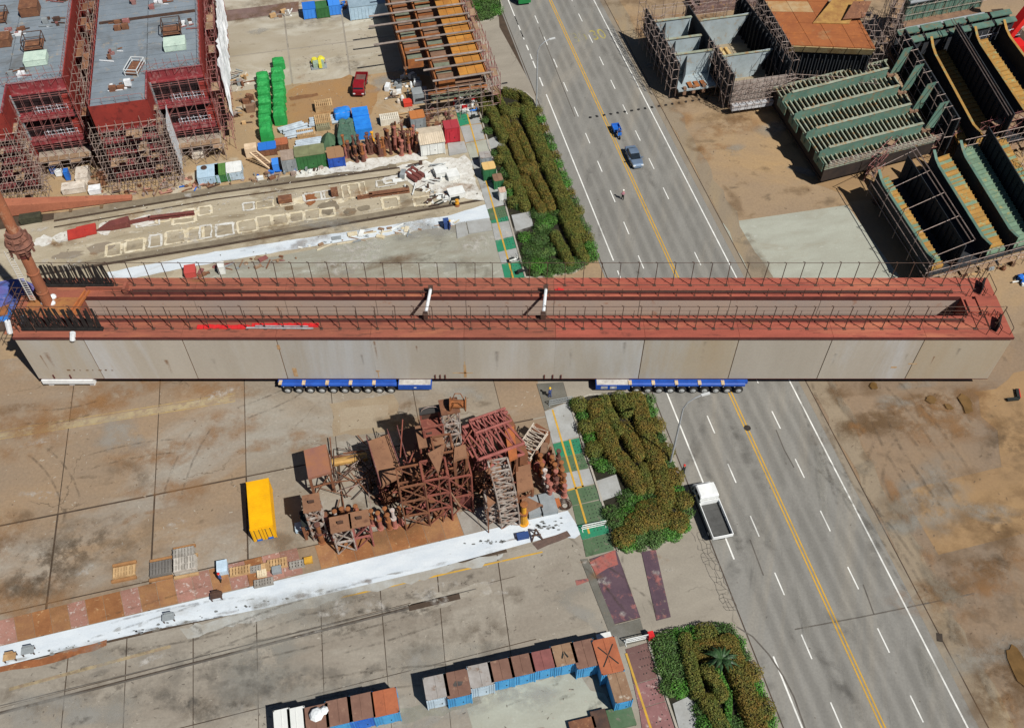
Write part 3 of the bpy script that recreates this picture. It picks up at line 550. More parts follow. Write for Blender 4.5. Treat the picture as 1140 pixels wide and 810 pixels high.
for i in range(len(seams)-1):
    m = gm_rust if i < 6 else gm_red
    gbox('flange_plate', seams[i]+.015, GY0-.12, GZ1-.3, seams[i+1]-.015, 73.5, GZ1, m); gbox('flange_plate', seams[i]+.015, 76.5, GZ1-.3, seams[i+1]-.015, GY1, GZ1, m)
gbox('end_deck', GX0+.02, 73.505, GZ1-.32, -50.7, 76.495, GZ1-.02, M('deck_orange', (154, 106, 62), (138, 86, 58), .6, (122, 70, 46), 1.2, .6, fine=.2))
gbox('end_deck', 53.1, 73.505, GZ1-.32, GX1-.02, 76.495, GZ1-.02, gm_red)
gbox('edge_strip', GX0, GY0-.17, GZ1-.34, GX1, GY0-.125, GZ1+.05, gm_edge); gbox('edge_strip', -50.6, 73.505, GZ1-.3, 53, 73.56, GZ1+.1, gm_edge); gbox('edge_strip', -50.6, 76.43, GZ1-.45, 53, 76.495, GZ1+.12, gm_edge)
for k, y in ((0, 72.6), (1, 72.85), (2, 77.1), (3, 77.35)):
    gp('rail_bar', MB().bar((GX0+1+(k > 1)*11, y, GZ1+.12), (GX1-5, y, GZ1+.12), .14, .18), pipe_dark if k % 2 else gm_edge)
post = MB(); post.bar((0, 0, 0), (0, 0, 3.75), .075); post.bar((0, 0, 3.72), (-.25, 0, 3.86), .06); post.box(-.18, -.18, 0, .18, .18, .06); post.bar((0, 0, 1.1), (-.3, 0, 1.1), .05)
pm = post.mesh('railing_post'); pm.materials.append(pipe_dark)
spost = MB(); spost.bar((0, 0, 0), (0, 0, 1.15), .05); spost.box(-.1, -.1, 0, .1, .1, .03); spm = spost.mesh('short_post'); spm.materials.append(pipe_dark)
def gpost(me, name, x, y):
    o = put(name, me, None, G); o.location = (x-G.location.x, y-G.location.y, GZ1); o.rotation_euler = (random.gauss(0, .012), random.gauss(0, .015), 0)
NP = 53
for i in range(NP):
    x = -56.2+i*2.145
    gpost(pm, 'railing_post', x, 71.5); gpost(pm, 'railing_post', x+.3, 78.46)
    if i > 3: gpost(spm, 'short_post', x-.5, 73.3); gpost(spm, 'short_post', x+.6, 76.75)
for y, z, x0 in ((71.5, 3.72, GX0+.8), (78.46, 3.72, GX0+1.1)):
    gp('safety_line', MB().tube((x0, y, GZ1+z), (GX1-2.2, y, GZ1+z), .035, 5), pipe_dark)
    gp('safety_line', MB().tube((x0, y, GZ1+.06), (GX1-2.2, y, GZ1+.06), .035, 4), pipe_dark)
for y in (73.3, 76.75):
    for z in (.6, 1.12): gp('hand_rail', MB().tube((-48, y, GZ1+z), (54.5, y, GZ1+z), .022, 4), pipe_dark)
# black nets at the left end
netm = M('black_net', (24, 22, 22), (44, 40, 38), 2, fine=.3)
for y, xa, xb in ((78.3, -56.0, -47.6), (71.35, -56.2, -46.9)):
    n = MB(); x = xa
    while x < xb:
        wd = random.uniform(.1, .3); t = random.uniform(-.35, .35); z1 = random.uniform(3.3, 3.7)
        n.slab([(x, y, GZ1+.15), (x+wd, y+.02, GZ1+.1), (x+wd+t, y-.05, GZ1+z1), (x+t, y-.07, GZ1+z1)], .02); x += wd+random.uniform(.02, .14)
    gp('hanging_net', n, netm, kind='stuff', label='black strips of netting hung between the railing posts')
    gp('net_foot', MB().box(xa, y-.2, GZ1, xb, y+.25, GZ1+.3), netm)
# frames on the end deck, tarps, hose, props
wrap = M('white_wrap', (222, 226, 226), (200, 204, 206), 2, fine=.12); redtarp = M('red_sheet', (204, 40, 42), (184, 34, 36), 1.5, fine=.08)
for x, y0, y1 in ((-51.6, 73.2, 77.4), (-51.1, 73.2, 77.4)): gp('hatch_frame', MB().bar((x, y0, GZ1+.15), (x+.9, y1, GZ1+.15), .16, .3), M('frame_orange', (178, 104, 56), (150, 88, 52), 1))
for x in (-46.0, ): gp('cross_beam', MB().box(x, 76.9, GZ1, x+.3, 78.2, GZ1+.9), gm_rust)
gp('stiffener', MB().box(-50.6, 77.6, GZ1, -46, 77.75, GZ1+.5), gm_rust)
for x0, x1, y in ((-35.4, -30.2, 71.7), (-30.0, -22.6, 71.95), (-36.2, -35.6, 71.7), (5.1, 5.8, 77.5)):
    b = MB()
    for i in range(int((x1-x0)/.35)+1): b.box(x0+i*.35, y-.22+random.uniform(-.05, .05), GZ1, x0+i*.35+.36, y+.3+random.uniform(-.05, .08), GZ1+random.uniform(.06, .2))
    gp('red_sheet', b, redtarp)
gp('pipe_bundle', MB().tube((-30.5, 71.5, GZ1+.2), (-22.8, 71.42, GZ1+.2), .11, 6).tube((-29.5, 71.75, GZ1+.24), (-23.4, 71.7, GZ1+.24), .08, 6), M('galvanised', (176, 178, 178), (150, 152, 152), 2, rough=.5, metal=.3))
b = MB()
for i in range(7): b.bar((-45.5+random.uniform(-1, 1), 76.9+i*.13, GZ1+.1+.04*(i % 2)), (-34+random.uniform(-2, 2), 76.9+i*.13, GZ1+.1), .1)
gp('bar_stack', b, gm_edge, kind='stuff')
for x in (-10.0, 3.6):
    ch = MB(); ch.tube((x, 73.0, GZ1+.7), (x+.4, 77.0, GZ1+.9), .19, 8); pr = gp('white_prop', ch, wrap)
    gp('prop_bracket', MB().box(x-.3, 72.7, GZ1, x+.25, 73.3, GZ1+1.0), pipe_dark, pr); gp('prop_bracket', MB().box(x+.1, 76.9, GZ1, x+.65, 77.4, GZ1+1.1), pipe_dark, pr)
for x, y, s in ((-55.2, 76.2, .5), (-54.6, 75.9, .6), (-54.9, 75.5, .45), (-54.2, 76.4, .4), (-54.0, 75.4, .4)):
    gp('wrapped_bundle', MB().lathe((x, y, GZ1-.02), [(s*.8, 0), (s, s*.5), (s*.7, s*1.1), (s*.2, s*1.4)], 7), wrap)
for x in (-55.8, -53.9): gp('stair_rail', MB().tube((x-.6, 71, GZ1+1.1), (x-.6, 73.8, GZ1+1.1), .06, 4).tube((x-.6, 71, GZ1), (x-.6, 71, GZ1+1.1), .06, 4).tube((x-.6, 73.8, GZ1), (x-.6, 73.8, GZ1+1.1), .06, 4), pipe_dark)
# access cage and wrapped drums hanging off the left end
cg = MB()
for y in (72, 74, 76.5):
    for z in (GZ1-.6, GZ1+.6, GZ1+1.6): cg.tube((GX0-1.6, y, z), (GX0+.5, y, z), .05, 4)
for x in (GX0-1.6, GX0-.3):
    for z in (GZ1-.6, GZ1+.6, GZ1+1.6): cg.tube((x, 71.4, z), (x, 77.5, z), .05, 4)
    for y in (72, 74, 76.5): cg.tube((x, y, GZ1-.8), (x, y, GZ1+1.7), .05, 4)
gp('access_cage', cg, pipe_dark, kind='stuff'); gp('cage_floor', MB().box(GX0-1.7, 71.4, GZ1-.85, GX0-.02, 77.5, GZ1-.75), gm_rust)
for x, y, h in ((GX0-.7, 71.2, 1.6), (GX0+.5, 72.4, 1.1), (-50.2, 70.1, .9)):
    gp('wrapped_drum', MB().tube((x, y, GZ1-.3), (x+.25, y+.3, GZ1-.3+h), .32, 8), wrap)
# right end: cross rails, gusset plates
for x in (54.2, 55.6, 56.9): gp('short_fence', MB().tube((x, 70.6, GZ1), (x, 70.6, GZ1+1.2), .05, 4).tube((x, 73.4, GZ1), (x, 73.4, GZ1+1.2), .05, 4).tube((x, 70.6, GZ1+1.2), (x, 73.4, GZ1+1.2), .05, 4).tube((x, 76.6, GZ1), (x, 76.6, GZ1+1.2), .05, 4).tube((x, 79.3, GZ1), (x, 79.3, GZ1+1.2), .05, 4).tube((x, 76.6, GZ1+1.2), (x, 79.3, GZ1+1.2), .05, 4), pipe_dark)
for y in (71.0, 76.9): gp('end_stop', MB().prism([(55.4, y), (55.6, y+.1), (56.5, y+1.9), (56.3, y+2.0)], GZ1, GZ1+.9), M('black_rubber', (26, 24, 24), fine=.1))
gp('end_step', MB().box(54.6, 73.6, GZ1-.02, 57.1, 76.4, GZ1+.35), gm_red); gp('end_step', MB().box(53.4, 74, GZ1-.02, 54.5, 76, GZ1+.2), gm_red)
# rust runs and small brackets on the side
for x, z, h, wd in ((-27.0, 7.0, .8, .35), (-25.9, 2.0, 1.6, .5), (-5.6, 1.8, 2.4, .3), (-5.9, 2.6, .15, 2.4), (-5.6, 4.2, .6, .1), (-16, 1.8, 1.2, .12), (-16, 2.9, .25, .45), (47.3, 4.3, .2, 1.0), (45.3, 3.6, .3, .7)):
    gp('rust_run', MB().box(x-wd/2, GY0-.012, z, x+wd/2, GY0-.002, z+h), M('rust_run', (160, 116, 70), (180, 156, 122), 1.2, fine=.2))
for x in (-9.2, -8.6, -8.0, 3.9, 4.9, 5.9, -55, -53): gp('lug', MB().box(x-.06, GY0-.12, GZ0+.1, x+.06, GY0-.003, GZ0+.75), gm_edge)
for k in range(8): x = -53+k*.75; gp('chalk_mark', MB().box(x, GY0-.013, 3.1, x+random.uniform(.1, .4), GY0-.002, 3.1+random.uniform(.12, .25)), gm_dark)
for k in range(16):
    x = random.uniform(GX0+1, GX1-1); z1 = random.uniform(5, 8.9); h = random.uniform(.8, 3.6); wd = random.uniform(.1, .5)
    fade_mesh([(x-wd, GY0-.004-.0004*k, z1), (x, GY0-.004-.0004*k, z1), (x+wd, GY0-.004-.0004*k, z1), (x-wd*.6, GY0-.004-.0004*k, z1-h), (x, GY0-.004-.0004*k, z1-h), (x+wd*.6, GY0-.004-.0004*k, z1-h)], [(0, 3, 4, 1), (1, 4, 5, 2)], [0, 1, 0, 0, .1, 0], 'dirt_run', random.choice([MA('run_rust', (140, 96, 58), .6, .8, .45), MA('run_grey', (120, 114, 106), .35, .6, .48)]), G)
for k in range(40): x = random.uniform(GX0+2, GX1-2); blob((x, random.choice([random.uniform(70.5, 73.3), random.uniform(76.8, 79.4)])), random.uniform(.4, 2.2), random.uniform(.1, .5), 0, random.choice([s_dark, s_rust, s_black, MA('stain_redlight', (178, 118, 92), .5, .8, .5)]), G, GZ1+.003+.0008*k)
# white beam on feet under the left end
bl = single('white_beam', MB().box(-3.1, -.2, .8, 3.1, 1.2, 1.46).box(-2.8, .2, 0, -2.2, 1.0, .8).box(2.2, .2, 0, 2.8, 1.0, .8).box(-.3, .2, 0, .3, 1.0, .8), M('beam_white', (226, 228, 226), (206, 208, 206), 1, fine=.06), 'white beam under the left end of the girder', 'support', loc=(-53.6, 70.3, 0))

# ------------------------------------------------------------------ transporters
blue = M('transporter_blue', (36, 82, 168), (30, 68, 148), .8, (24, 46, 96), 1.4, .66, rough=.5, fine=.1)
tyre = M('tyre', (28, 28, 28), (40, 38, 36), 3, fine=.2); hubm = M('hub_grey', (176, 178, 176), (140, 142, 140), 3, fine=.1)
def transporter(x0, x1, wheels, px0, px1, label):
    T = thing('modular_transporter', label, 'transporter', ((x0+x1)/2, 69.8, 0), group='transporters under the girder')
    y0, y1 = 69.75, 79.2
    MB().box(x0+(px1 < x1)*0, y0+.25, .95, x1, y1, 1.35).build('bed', blue, T)
    xa, xb = wheels[0]-.8, wheels[-1]+.8
    for k in range(5):
        s0 = xa+(xb-xa)*k/5; s1 = xa+(xb-xa)*(k+1)/5
        MB().tube((s0+.1, y0+.05, 1.16), (s1-.1, y0+.05, 1.16), .3, 10).build('side_tank', blue, T)
        MB().box(s0-.2, y0-.25, 1.36, s0+.2, y0+.4, 1.475).build('bolster', M('timber_pad', (196, 176, 146), (170, 148, 116), 2), T)
    for x in wheels:
        for yy in (y0-.3, 77.5):
            wh = MB().lathe((0, 0, 0), [(.3, -.2), (.5, -.17), (.55, -.06), (.55, .06), (.5, .17), (.3, .2)], 16, 'Y').build('wheel', tyre, T, world=False)
            wh.location = (x-T.location.x, yy-T.location.y, .55)
            MB().lathe((0, -.21, 0), [(.33, 0), (.33, .05), (.14, -.06)], 12, 'Y').build('hub', hubm, wh, world=False)
        MB().box(x-.55, y0-.18, .8, x-.42, y0+.3, 1.2).build('axle_bracket', M('light_grey_steel', (180, 182, 184), fine=.1), T)
    pk = MB().box(px0, y0-.3, .55, px1, y0+2.2, 1.3).build('power_pack', blue, T)
    MB().box(px0+.1, y0-.2, 1.302, px1-.1, y0+2, 1.36).build('pack_roof', M('pack_roof', (186, 184, 178), (160, 156, 150), 2), pk)
    for k in range(2): MB().box(px0+.6+k*1.1, y0-.32, .7, px0+1.4+k*1.1, y0-.29, 1.15).build('pack_panel', hubm if px0 > 0 else blue, pk)
    MB().box(px0+1.9, y0-.325, .85, px0+2.2, y0-.295, 1.02).build('plate_white', wrap, pk)
    return T
transporter(-28.2, -14.0, [-27.05+i*1.385 for i in range(10)], -13.7, -9.7, 'blue multi wheel transporter under the girder, near the lattice towers')
transporter(14.2, 28.4, [15.0+i*1.37 for i in range(10)], 10.1, 14.2, 'blue multi wheel transporter under the girder, standing on the road')

# ------------------------------------------------------------------ mast on the girder and the jib on the ground
mast_m = M('mast_brown', (158, 100, 70), (140, 88, 64), .4, (170, 130, 104), 1.0, .62, fine=.12)
mp0 = P(54, 338, GZ1); mp1 = mp0+(P(4, 235, 24)-mp0)*1.45
T = thing('crane_mast', 'thick brown tubular mast with a collar standing on the left end of the girder', 'mast', tuple(mp0))
ml = lambda t: mp0.lerp(mp1, t)
for k in range(4): MB().tube(ml(k/4), ml((k+1)/4), .62-.02*k, 16).build('tube_section', mast_m, T)
d = (mp1-mp0).normalized()
for t in (.1, .25): MB().tube(ml(t), ml(t)+d*.18, .7, 16).build('weld_band', mast_m, T)
for t, r in ((.42, .95), (.45, 1.3), (.48, 1.45), (.51, 1.15), (.54, .9)): MB().tube(ml(t), ml(t)+d*.35, r, 18, r*.9).build('collar_ring', M('collar', (134, 92, 76), (104, 72, 62), 1.2, (80, 56, 48), 2, .6, fine=.2), T)
for k in range(8):
    a0 = k*math.pi/4; o = Vector((math.cos(a0), math.sin(a0), 0)); MB().bar(ml(.41)+o*1.25, ml(.53)+o*1.1, .2).build('clamp', MATS['collar'], T)
MB().tube(ml(.395)-d*.3, ml(.415), .68, 16).build('dark_band', gm_edge, T)
b = MB()
for s in (-.3, .3): b.tube(ml(.05)+Vector((-1.4+s, -.3, 0)), ml(.42)+Vector((-1.6+s, -.3, 0)), .06, 4)
for k in range(22): t = .05+k*.0172; b.tube(ml(t)+Vector((-1.75, -.3, 0)), ml(t)+Vector((-1.15, -.3, 0)), .04, 4)
b.build('ladder', M('galv_light', (186, 184, 178), fine=.1), T)
A, B = P(-60, 246), P(148, 222)
T = thing('jib_beam', 'long tapering brown box beam lying beside the scaffolded blocks', 'beam', tuple((A+B)/2))
b = MB(); dd = (B-A); nrm = Vector((-dd.y, dd.x, 0)).normalized(); n = 6
for i in range(n):
    p, q = A+dd*i/n, A+dd*(i+1)/n; h0, h1 = 2.7-2.3*i/n, 2.7-2.3*(i+1)/n; w0, w1 = 1.1-.7*i/n, 1.1-.7*(i+1)/n
    m = MB(); vs = []
    for c, h, ww in ((p, h0, w0), (q-dd*.0004, h1, w1)): vs += [c-nrm*ww+Vector((0, 0, .2)), c+nrm*ww+Vector((0, 0, .2)), c+nrm*ww+Vector((0, 0, .2+h)), c-nrm*ww+Vector((0, 0, .2+h))]
    m.add(vs, [(0, 1, 2, 3), (7, 6, 5, 4), (0, 4, 5, 1), (1, 5, 6, 2), (2, 6, 7, 3), (3, 7, 4, 0)]); m.build('beam_section', M('jib_brown', (166, 104, 78), (150, 92, 70), .4, (120, 76, 60), 1.2, .64), T)
    MB().bar(p+Vector((0, 0, .1))-nrm*1.3, p+Vector((0, 0, .1))+nrm*1.3, .4, .2).build('sleeper', M('timber', (120, 96, 70), (96, 78, 58), 2), T)
# ------------------------------------------------------------------ planting
leaf_brown = M('leaf_russet', (112, 94, 42), (84, 92, 40), .8, (124, 94, 44), 2.4, .58, rough=.7, fine=.25, isl=.4, spec=.2)
leaf_olive = M('leaf_olive', (104, 98, 44), (78, 92, 40), .8, (118, 102, 48), 2.4, .6, rough=.7, fine=.25, isl=.4, spec=.2)
leaf_green = M('leaf_green', (72, 100, 46), (56, 82, 40), .7, (104, 126, 64), 1.6, .6, rough=.6, fine=.2, isl=.45, spec=.25)
leaf_fresh = M('leaf_fresh', (72, 124, 40), (58, 96, 38), .7, (108, 142, 66), 1.6, .6, rough=.6, fine=.2, isl=.4, spec=.25)
twig = M('hedge_twigs', (40, 40, 20), (30, 30, 18), 2, fine=.2)
soil = M('soil', (40, 36, 26), (32, 32, 22), .8, (56, 54, 34), 1.5, .6, fine=.3)
kerb_m = M('kerb_concrete', (166, 160, 148), (148, 142, 130), .8, fine=.12)
def leaf_mesh(name, c, nrm, size, aspect=1.6):
    """c, nrm: (n,3) arrays; one small tilted quad per leaf"""
    n = len(c); nr = nrm+rng.normal(0, .55, (n, 3)); nr /= np.linalg.norm(nr, axis=1)[:, None]
    t = rng.normal(0, 1, (n, 3)); t -= (t*nr).sum(1)[:, None]*nr; t /= np.linalg.norm(t, axis=1)[:, None]; bt = np.cross(nr, t)
    L = (size*rng.uniform(.6, 1.3, n))[:, None]; W = L/aspect
    v = np.stack([c-t*L, c-bt*W, c+t*L, c+bt*W], 1).reshape(-1, 3)
    me = bpy.data.meshes.new(name); me.vertices.add(4*n); me.vertices.foreach_set('co', v.ravel())
    me.loops.add(4*n); me.loops.foreach_set('vertex_index', np.arange(4*n)); me.polygons.add(n)
    me.polygons.foreach_set('loop_start', np.arange(n)*4); me.update(); return me
HN = [0]
def hedge(pts, wd, ht, mat, label, dens=190, name='hedge', zb=.05, size=.085, group='clipped hedges in the planters', loose=0.0):
    """a clipped row along a ground polyline: rounded cross-section covered in leaves, with a dark twiggy heart"""
    pts = [Vector((p[0], p[1], 0)) for p in pts]
    if len(pts) == 1: pts = [pts[0]-RD*.01, pts[0]+RD*.01]
    seg = [(q-p).length for p, q in zip(pts, pts[1:])]; tot = sum(seg); o = sum(pts, Vector())/len(pts)
    T = thing(name, label, 'hedge' if name == 'hedge' else 'shrub', (o.x, o.y, zb), group=group)
    area = (tot+wd)*(wd+1.4*ht); n = max(60, int(area*dens)); ph = rng.uniform(0, 6, 6)
    s = rng.uniform(-wd*.5, tot+wd*.5, n); th = rng.uniform(-.15, math.pi+.15, n)
    sc = np.clip(s, 0, tot); X = np.zeros(n); Y = np.zeros(n); TX = np.zeros(n); TY = np.zeros(n); a0 = 0
    for (p, q), l in zip(zip(pts, pts[1:]), seg):
        k = (sc >= a0-1e-6) & (sc <= a0+l+1e-6); u = (sc[k]-a0)/max(l, 1e-6); d = (q-p).normalized()
        X[k] = p.x+(q.x-p.x)*u; Y[k] = p.y+(q.y-p.y)*u; TX[k] = d.x; TY[k] = d.y; a0 += l
    e = (s-sc)/(wd*.5); cap = np.sqrt(np.clip(1-e*e, 0, 1))
    bumps = 1+.05*np.sin(s*2.1+ph[0])+.05*np.sin(s*4.7+th*2+ph[1])+rng.normal(0, .035+loose*.1, n)
    dep = np.where(rng.uniform(0, 1, n) < .75, 1, rng.uniform(.7, 1, n))
    top = rng.uniform(0, 1, n) < wd/(wd+1.5*ht); u = rng.uniform(-1, 1, n); hz = rng.uniform(0, 1, n); sg = np.where(u < 0, -1, 1)
    uu = np.where(top, u, sg*np.clip(1-hz**6, 0, 1)**.25); zz = np.where(top, np.clip(1-np.abs(u)**5, 0, 1)**.3, hz)
    ct = np.where(top, u**3, sg*1.0); st = np.where(top, 1.0, .35)
    lx = uu*wd/2*np.clip(cap, .15, 1)*bumps*dep; lz = zz*ht*bumps*dep*np.clip(cap+.3, 0, 1)
    X += TX*e*wd*.5+(-TY)*lx; Y += TY*e*wd*.5+TX*lx
    lz = lz+np.where(rng.uniform(0, 1, n) < .06, rng.uniform(.05, .3, n), 0)
    c = np.stack([X-o.x, Y-o.y, np.clip(lz, .02, None)], 1)
    nr = np.stack([-TY*ct+TX*e, TX*ct+TY*e, st+.35], 1)
    put('foliage', leaf_mesh('foliage', c, nr, size), mat, T)
    core = MB(); k = max(2, int(tot/.8)); ring = []
    for i in range(k+1):
        sx = tot*i/k; a0 = 0
        for (p, q), l in zip(zip(pts, pts[1:]), seg):
            if sx <= a0+l+1e-6: break
            a0 += l
        c0 = p.lerp(q, (sx-a0)/max(l, 1e-6))-o; d = (q-p).normalized(); r = Vector((-d.y, d.x, 0)); g = .36 if 0 < i < k else .3
        if i == 0: c0 = c0-d*wd*.22
        if i == k: c0 = c0+d*wd*.22
        ring.append([c0+r*wd*g*x+Vector((0, 0, ht*z)) for x, z in ((-1, 0), (-.95, .55), (-.5, .8), (.5, .8), (.95, .55), (1, 0))])
    vs = [v for rr in ring for v in rr]; fs = [(6*i+j, 6*i+j+1, 6*i+j+7, 6*i+j+6) for i in range(k) for j in range(5)]+[tuple(range(6)), tuple(range(6*k, 6*k+6))[::-1]]
    core.add(vs, fs).build('twigs', twig, T, world=False); return T
def bush(p, r, h, mat, label, name='shrub', group='rounded shrubs in the planters', loose=.5, dens=150): return hedge([p], r*2, h, mat, label, dens, name, group=group, loose=loose)
def planter(poly, label_bed):
    pw = pxpoly(poly); b = MB(); b.prism(pw, -.03, .06); T = struct('planting_bed', b, soil)
    n = len(pw)
    for i in range(n):
        p, q = pw[i], pw[(i+1) % n]
        if (q-p).length < .3: continue
        d = (q-p).normalized(); k = max(1, int((q-p).length/2.0))
        for j in range(k): MB().bar(p.lerp(q, j/k)+Vector((0, 0, .04)), p.lerp(q, (j+1)/k)-d*.02+Vector((0, 0, .04)), .22, .2).build('kerb_stone', kerb_m, T)
    return T
HZ = .9
def hp(*pts): return [P(x, y, HZ) for x, y in pts]
pl1 = [(529, 107), (556, 99), (585, 103), (595, 112), (657, 280), (655, 292), (640, 303), (600, 309), (585, 309)]
pl2 = [(634, 448), (655, 440), (714, 437), (724, 444), (769, 566), (769, 582), (758, 597), (735, 606), (688, 613)]
pl3 = [(722, 716), (750, 703), (798, 697), (816, 701), (828, 716), (876, 850), (770, 860)]
pl4 = [(519, -30), (548, -34), (559, 8), (556, 16), (545, 23), (531, 25)]
for p in (pl1, pl2, pl3, pl4): planter(p, '')
LB = 'in the planter '
UP, MID, LOW = 'behind the girder', 'beside the white truck', 'at the bottom edge'
H = []   # polyline, width, height, material, words
def row(px, wd, mat, words, ht=1.3): hedge(hp(*px), wd*.68, ht, mat, words)
B_, O_, G_, F_ = leaf_brown, leaf_olive, leaf_green, leaf_fresh
# planter behind the girder
row([(539, 106), (551, 131), (561, 152)], 2.5, O_, 'russet clipped hedge row along the left edge, top of the planter behind the girder')
row([(552, 102), (560, 120)], 1.7, O_, 'short russet hedge row at the top left corner of the planter behind the girder')
row([(563, 101), (582, 106), (590, 117)], 1.8, O_, 'curved russet hedge along the top of the planter behind the girder')
row([(574, 118), (585, 124), (594, 145)], 1.7, O_, 'short hedge beside the round bush near the top of the planter behind the girder')
row([(561, 133), (570, 152), (580, 178)], 2.0, B_, 'inner russet hedge row beside the grey slab in the planter behind the girder')
row([(573, 138), (584, 160), (591, 176)], 1.9, B_, 'second inner hedge row from the road, upper planter half behind the girder')
row([(585, 122), (603, 165), (625, 217), (643, 258)], 2.9, O_, 'longest russet hedge row along the road side of the planter behind the girder')
row([(559, 165), (571, 192), (584, 228)], 2.3, O_, 'olive hedge row below the grey slab at the left edge behind the girder')
row([(584, 200), (593, 217), (603, 234)], 2.0, B_, 'hedge row just below the round clipped bush behind the girder')
row([(597, 197), (606, 214), (613, 230)], 2.2, B_, 'hedge row between the round clipped bush and the long road side row')
row([(628, 240), (640, 266), (650, 287)], 2.2, O_, 'short russet hedge row at the lower road corner behind the girder')
row([(618, 262), (628, 280), (634, 292)], 2.1, O_, 'olive hedge row in the lower end of the planter behind the girder')
for i, (x, y, r, m, l) in enumerate([(569, 124, 1.5, O_, 'largest round bush near the top of the planter behind the girder'), (588, 187, 1.6, B_, 'round russet clipped bush in the middle of the planter behind the girder'), (541, 120, .95, O_, 'small round bush on the left edge near the top of the upper planter'), (536, 108, .9, O_, 'small round bush in the top left corner of the upper planter'), (557, 178, .9, O_, 'small round bush beside the green bins, upper planter'), (566, 207, .85, O_, 'round bush second below the green bins, upper planter'), (572, 225, .9, O_, 'round bush just above the grey slabs of the upper planter')]): bush(P(x, y, .7), r, 1.3, m, l)
gl = 'loose green shrub in the planter behind the girder'
for x, y, r in [(533, 104, .8), (541, 133, 1), (543, 145, 1.0), (552, 170, 1.0),  (565, 192, 1.6), (571, 198, 1.2), (577, 229, .9), (568, 214, 1.0), (600, 238, 1.6), (608, 246, 1.8), (619, 240, 1.5), (602, 252, 1.3), (584, 264, 1.2), (599, 266, 1.8), (611, 262, 1.6), (590, 278, 1.7), (603, 280, 1.8), (615, 277, 1.5), (590, 292, 1.5), (600, 296, 1.7), (612, 294, 1.7), (622, 298, 1.5), (633, 297, 1.4), (643, 293, 1.4), (651, 289, 1.0), (596, 303, 1.0), (610, 304, 1.0), (624, 238, 1.1)]:
    bush(P(x, y, .4), r*.76, random.uniform(.5, .9), random.choice([G_, G_, F_]), gl, group='loose green shrubs behind the girder', loose=1, dens=120)
for k in range(17):
    y = 122+k*10.2; x = 215+(.3875 if k % 2 else .3865)*(y+867); bush(P(x, y, .5), random.uniform(.7, 1.1), random.uniform(.7, 1.0), random.choice([G_, F_, O_, B_]), 'small shrub in the road edge row of the planter behind the girder', group='edge shrubs behind the girder', loose=.8, dens=120)
# planter beside the truck
row([(663, 452), (672, 478), (684, 506), (701, 523), (712, 541)], 3.0, B_, 'winding russet hedge row on the left in the planter beside the white truck')
row([(672, 444), (680, 462), (690, 480)], 1.8, O_, 'olive hedge row second from left, top of the planter beside the white truck')
row([(689, 442), (698, 456)], 2.6, O_, 'short wide olive hedge at the top middle of the planter beside the white truck')
row([(709, 443), (716, 468), (726, 500), (737, 535), (742, 556)], 2.9, B_, 'long russet hedge row on the road side beside the white truck')
row([(696, 476), (703, 490), (711, 505)], 2.3, B_, 'lens shaped hedge island in the middle of the planter beside the white truck')
row([(716, 520), (724, 545)], 1.5, O_, 'short olive hedge between the two russet rows beside the white truck')
for x, y, r, m, l in [(645, 450, 1.0, O_, 'topmost of the three round balls on the left edge beside the green walkway'), (653, 475, 1.0, O_, 'middle of the three round balls on the left edge beside the green walkway'), (661, 500, 1.0, O_, 'lowest of the three round balls on the left edge beside the green walkway'), (727, 573, 2.0, B_, 'big round russet bush nearest the white truck cab'), (710, 583, 1.4, B_, 'round russet bush left of the biggest one beside the white truck'), (694, 598, 1.2, B_, 'round russet bush at the lowest left corner beside the white truck'), (731, 473, 1.0, B_, 'round russet ball at the road edge above the lamp post foot'), (740, 502, 1.1, B_, 'round russet ball at the road edge left of the lamp post foot'), (750, 531, 1.1, B_, 'round russet ball at the road edge just below the lamp post foot'), (760, 557, 1.1, B_, 'round russet ball at the road edge closest to the truck'), (754, 581, 1.2, B_, 'round russet ball at the lower road corner beside the truck'), (705, 445, 1.0, O_, 'round olive ball at the top edge under the transporter')]: bush(P(x, y, .7), r, 1.2, m, l)
gl = 'loose green shrub in the planter beside the white truck'
for x, y, r in [(640, 448, .9), (649, 462, 1), (657, 487, 1), (664, 512, 1.1), (670, 519, 1.0), (681, 520, .9), (680, 570, 1.2), (702, 548, .9), (699, 555, 1.6), (708, 562, 1.5), (686, 580, 1.4), (697, 574, 1.4), (699, 588, 1.3), (709, 597, 1.6), (720, 591, 1.6), (731, 596, 1.5), (742, 590, 1.6), (750, 594, 1.2), (762, 585, 1.0), (738, 578, 1.5), (690, 592, 1.1), (693, 604, 1.0), (699, 606, 1.2), (713, 606, 1.0), (728, 603, 1.0), (728, 553, 1.4), (717, 556, 1.2), (715, 505, .8), (722, 445, 1.1), (725, 458, 1.0), (735, 488, .9), (745, 516, .9), (755, 545, .9), (765, 570, 1.0), (695, 450, .8), (705, 460, .9), (676, 444, .7)]:
    bush(P(x, y, .4), r*.76, random.uniform(.5, .85), random.choice([G_, G_, F_]), gl, group='loose green shrubs beside the white truck', loose=1, dens=120)
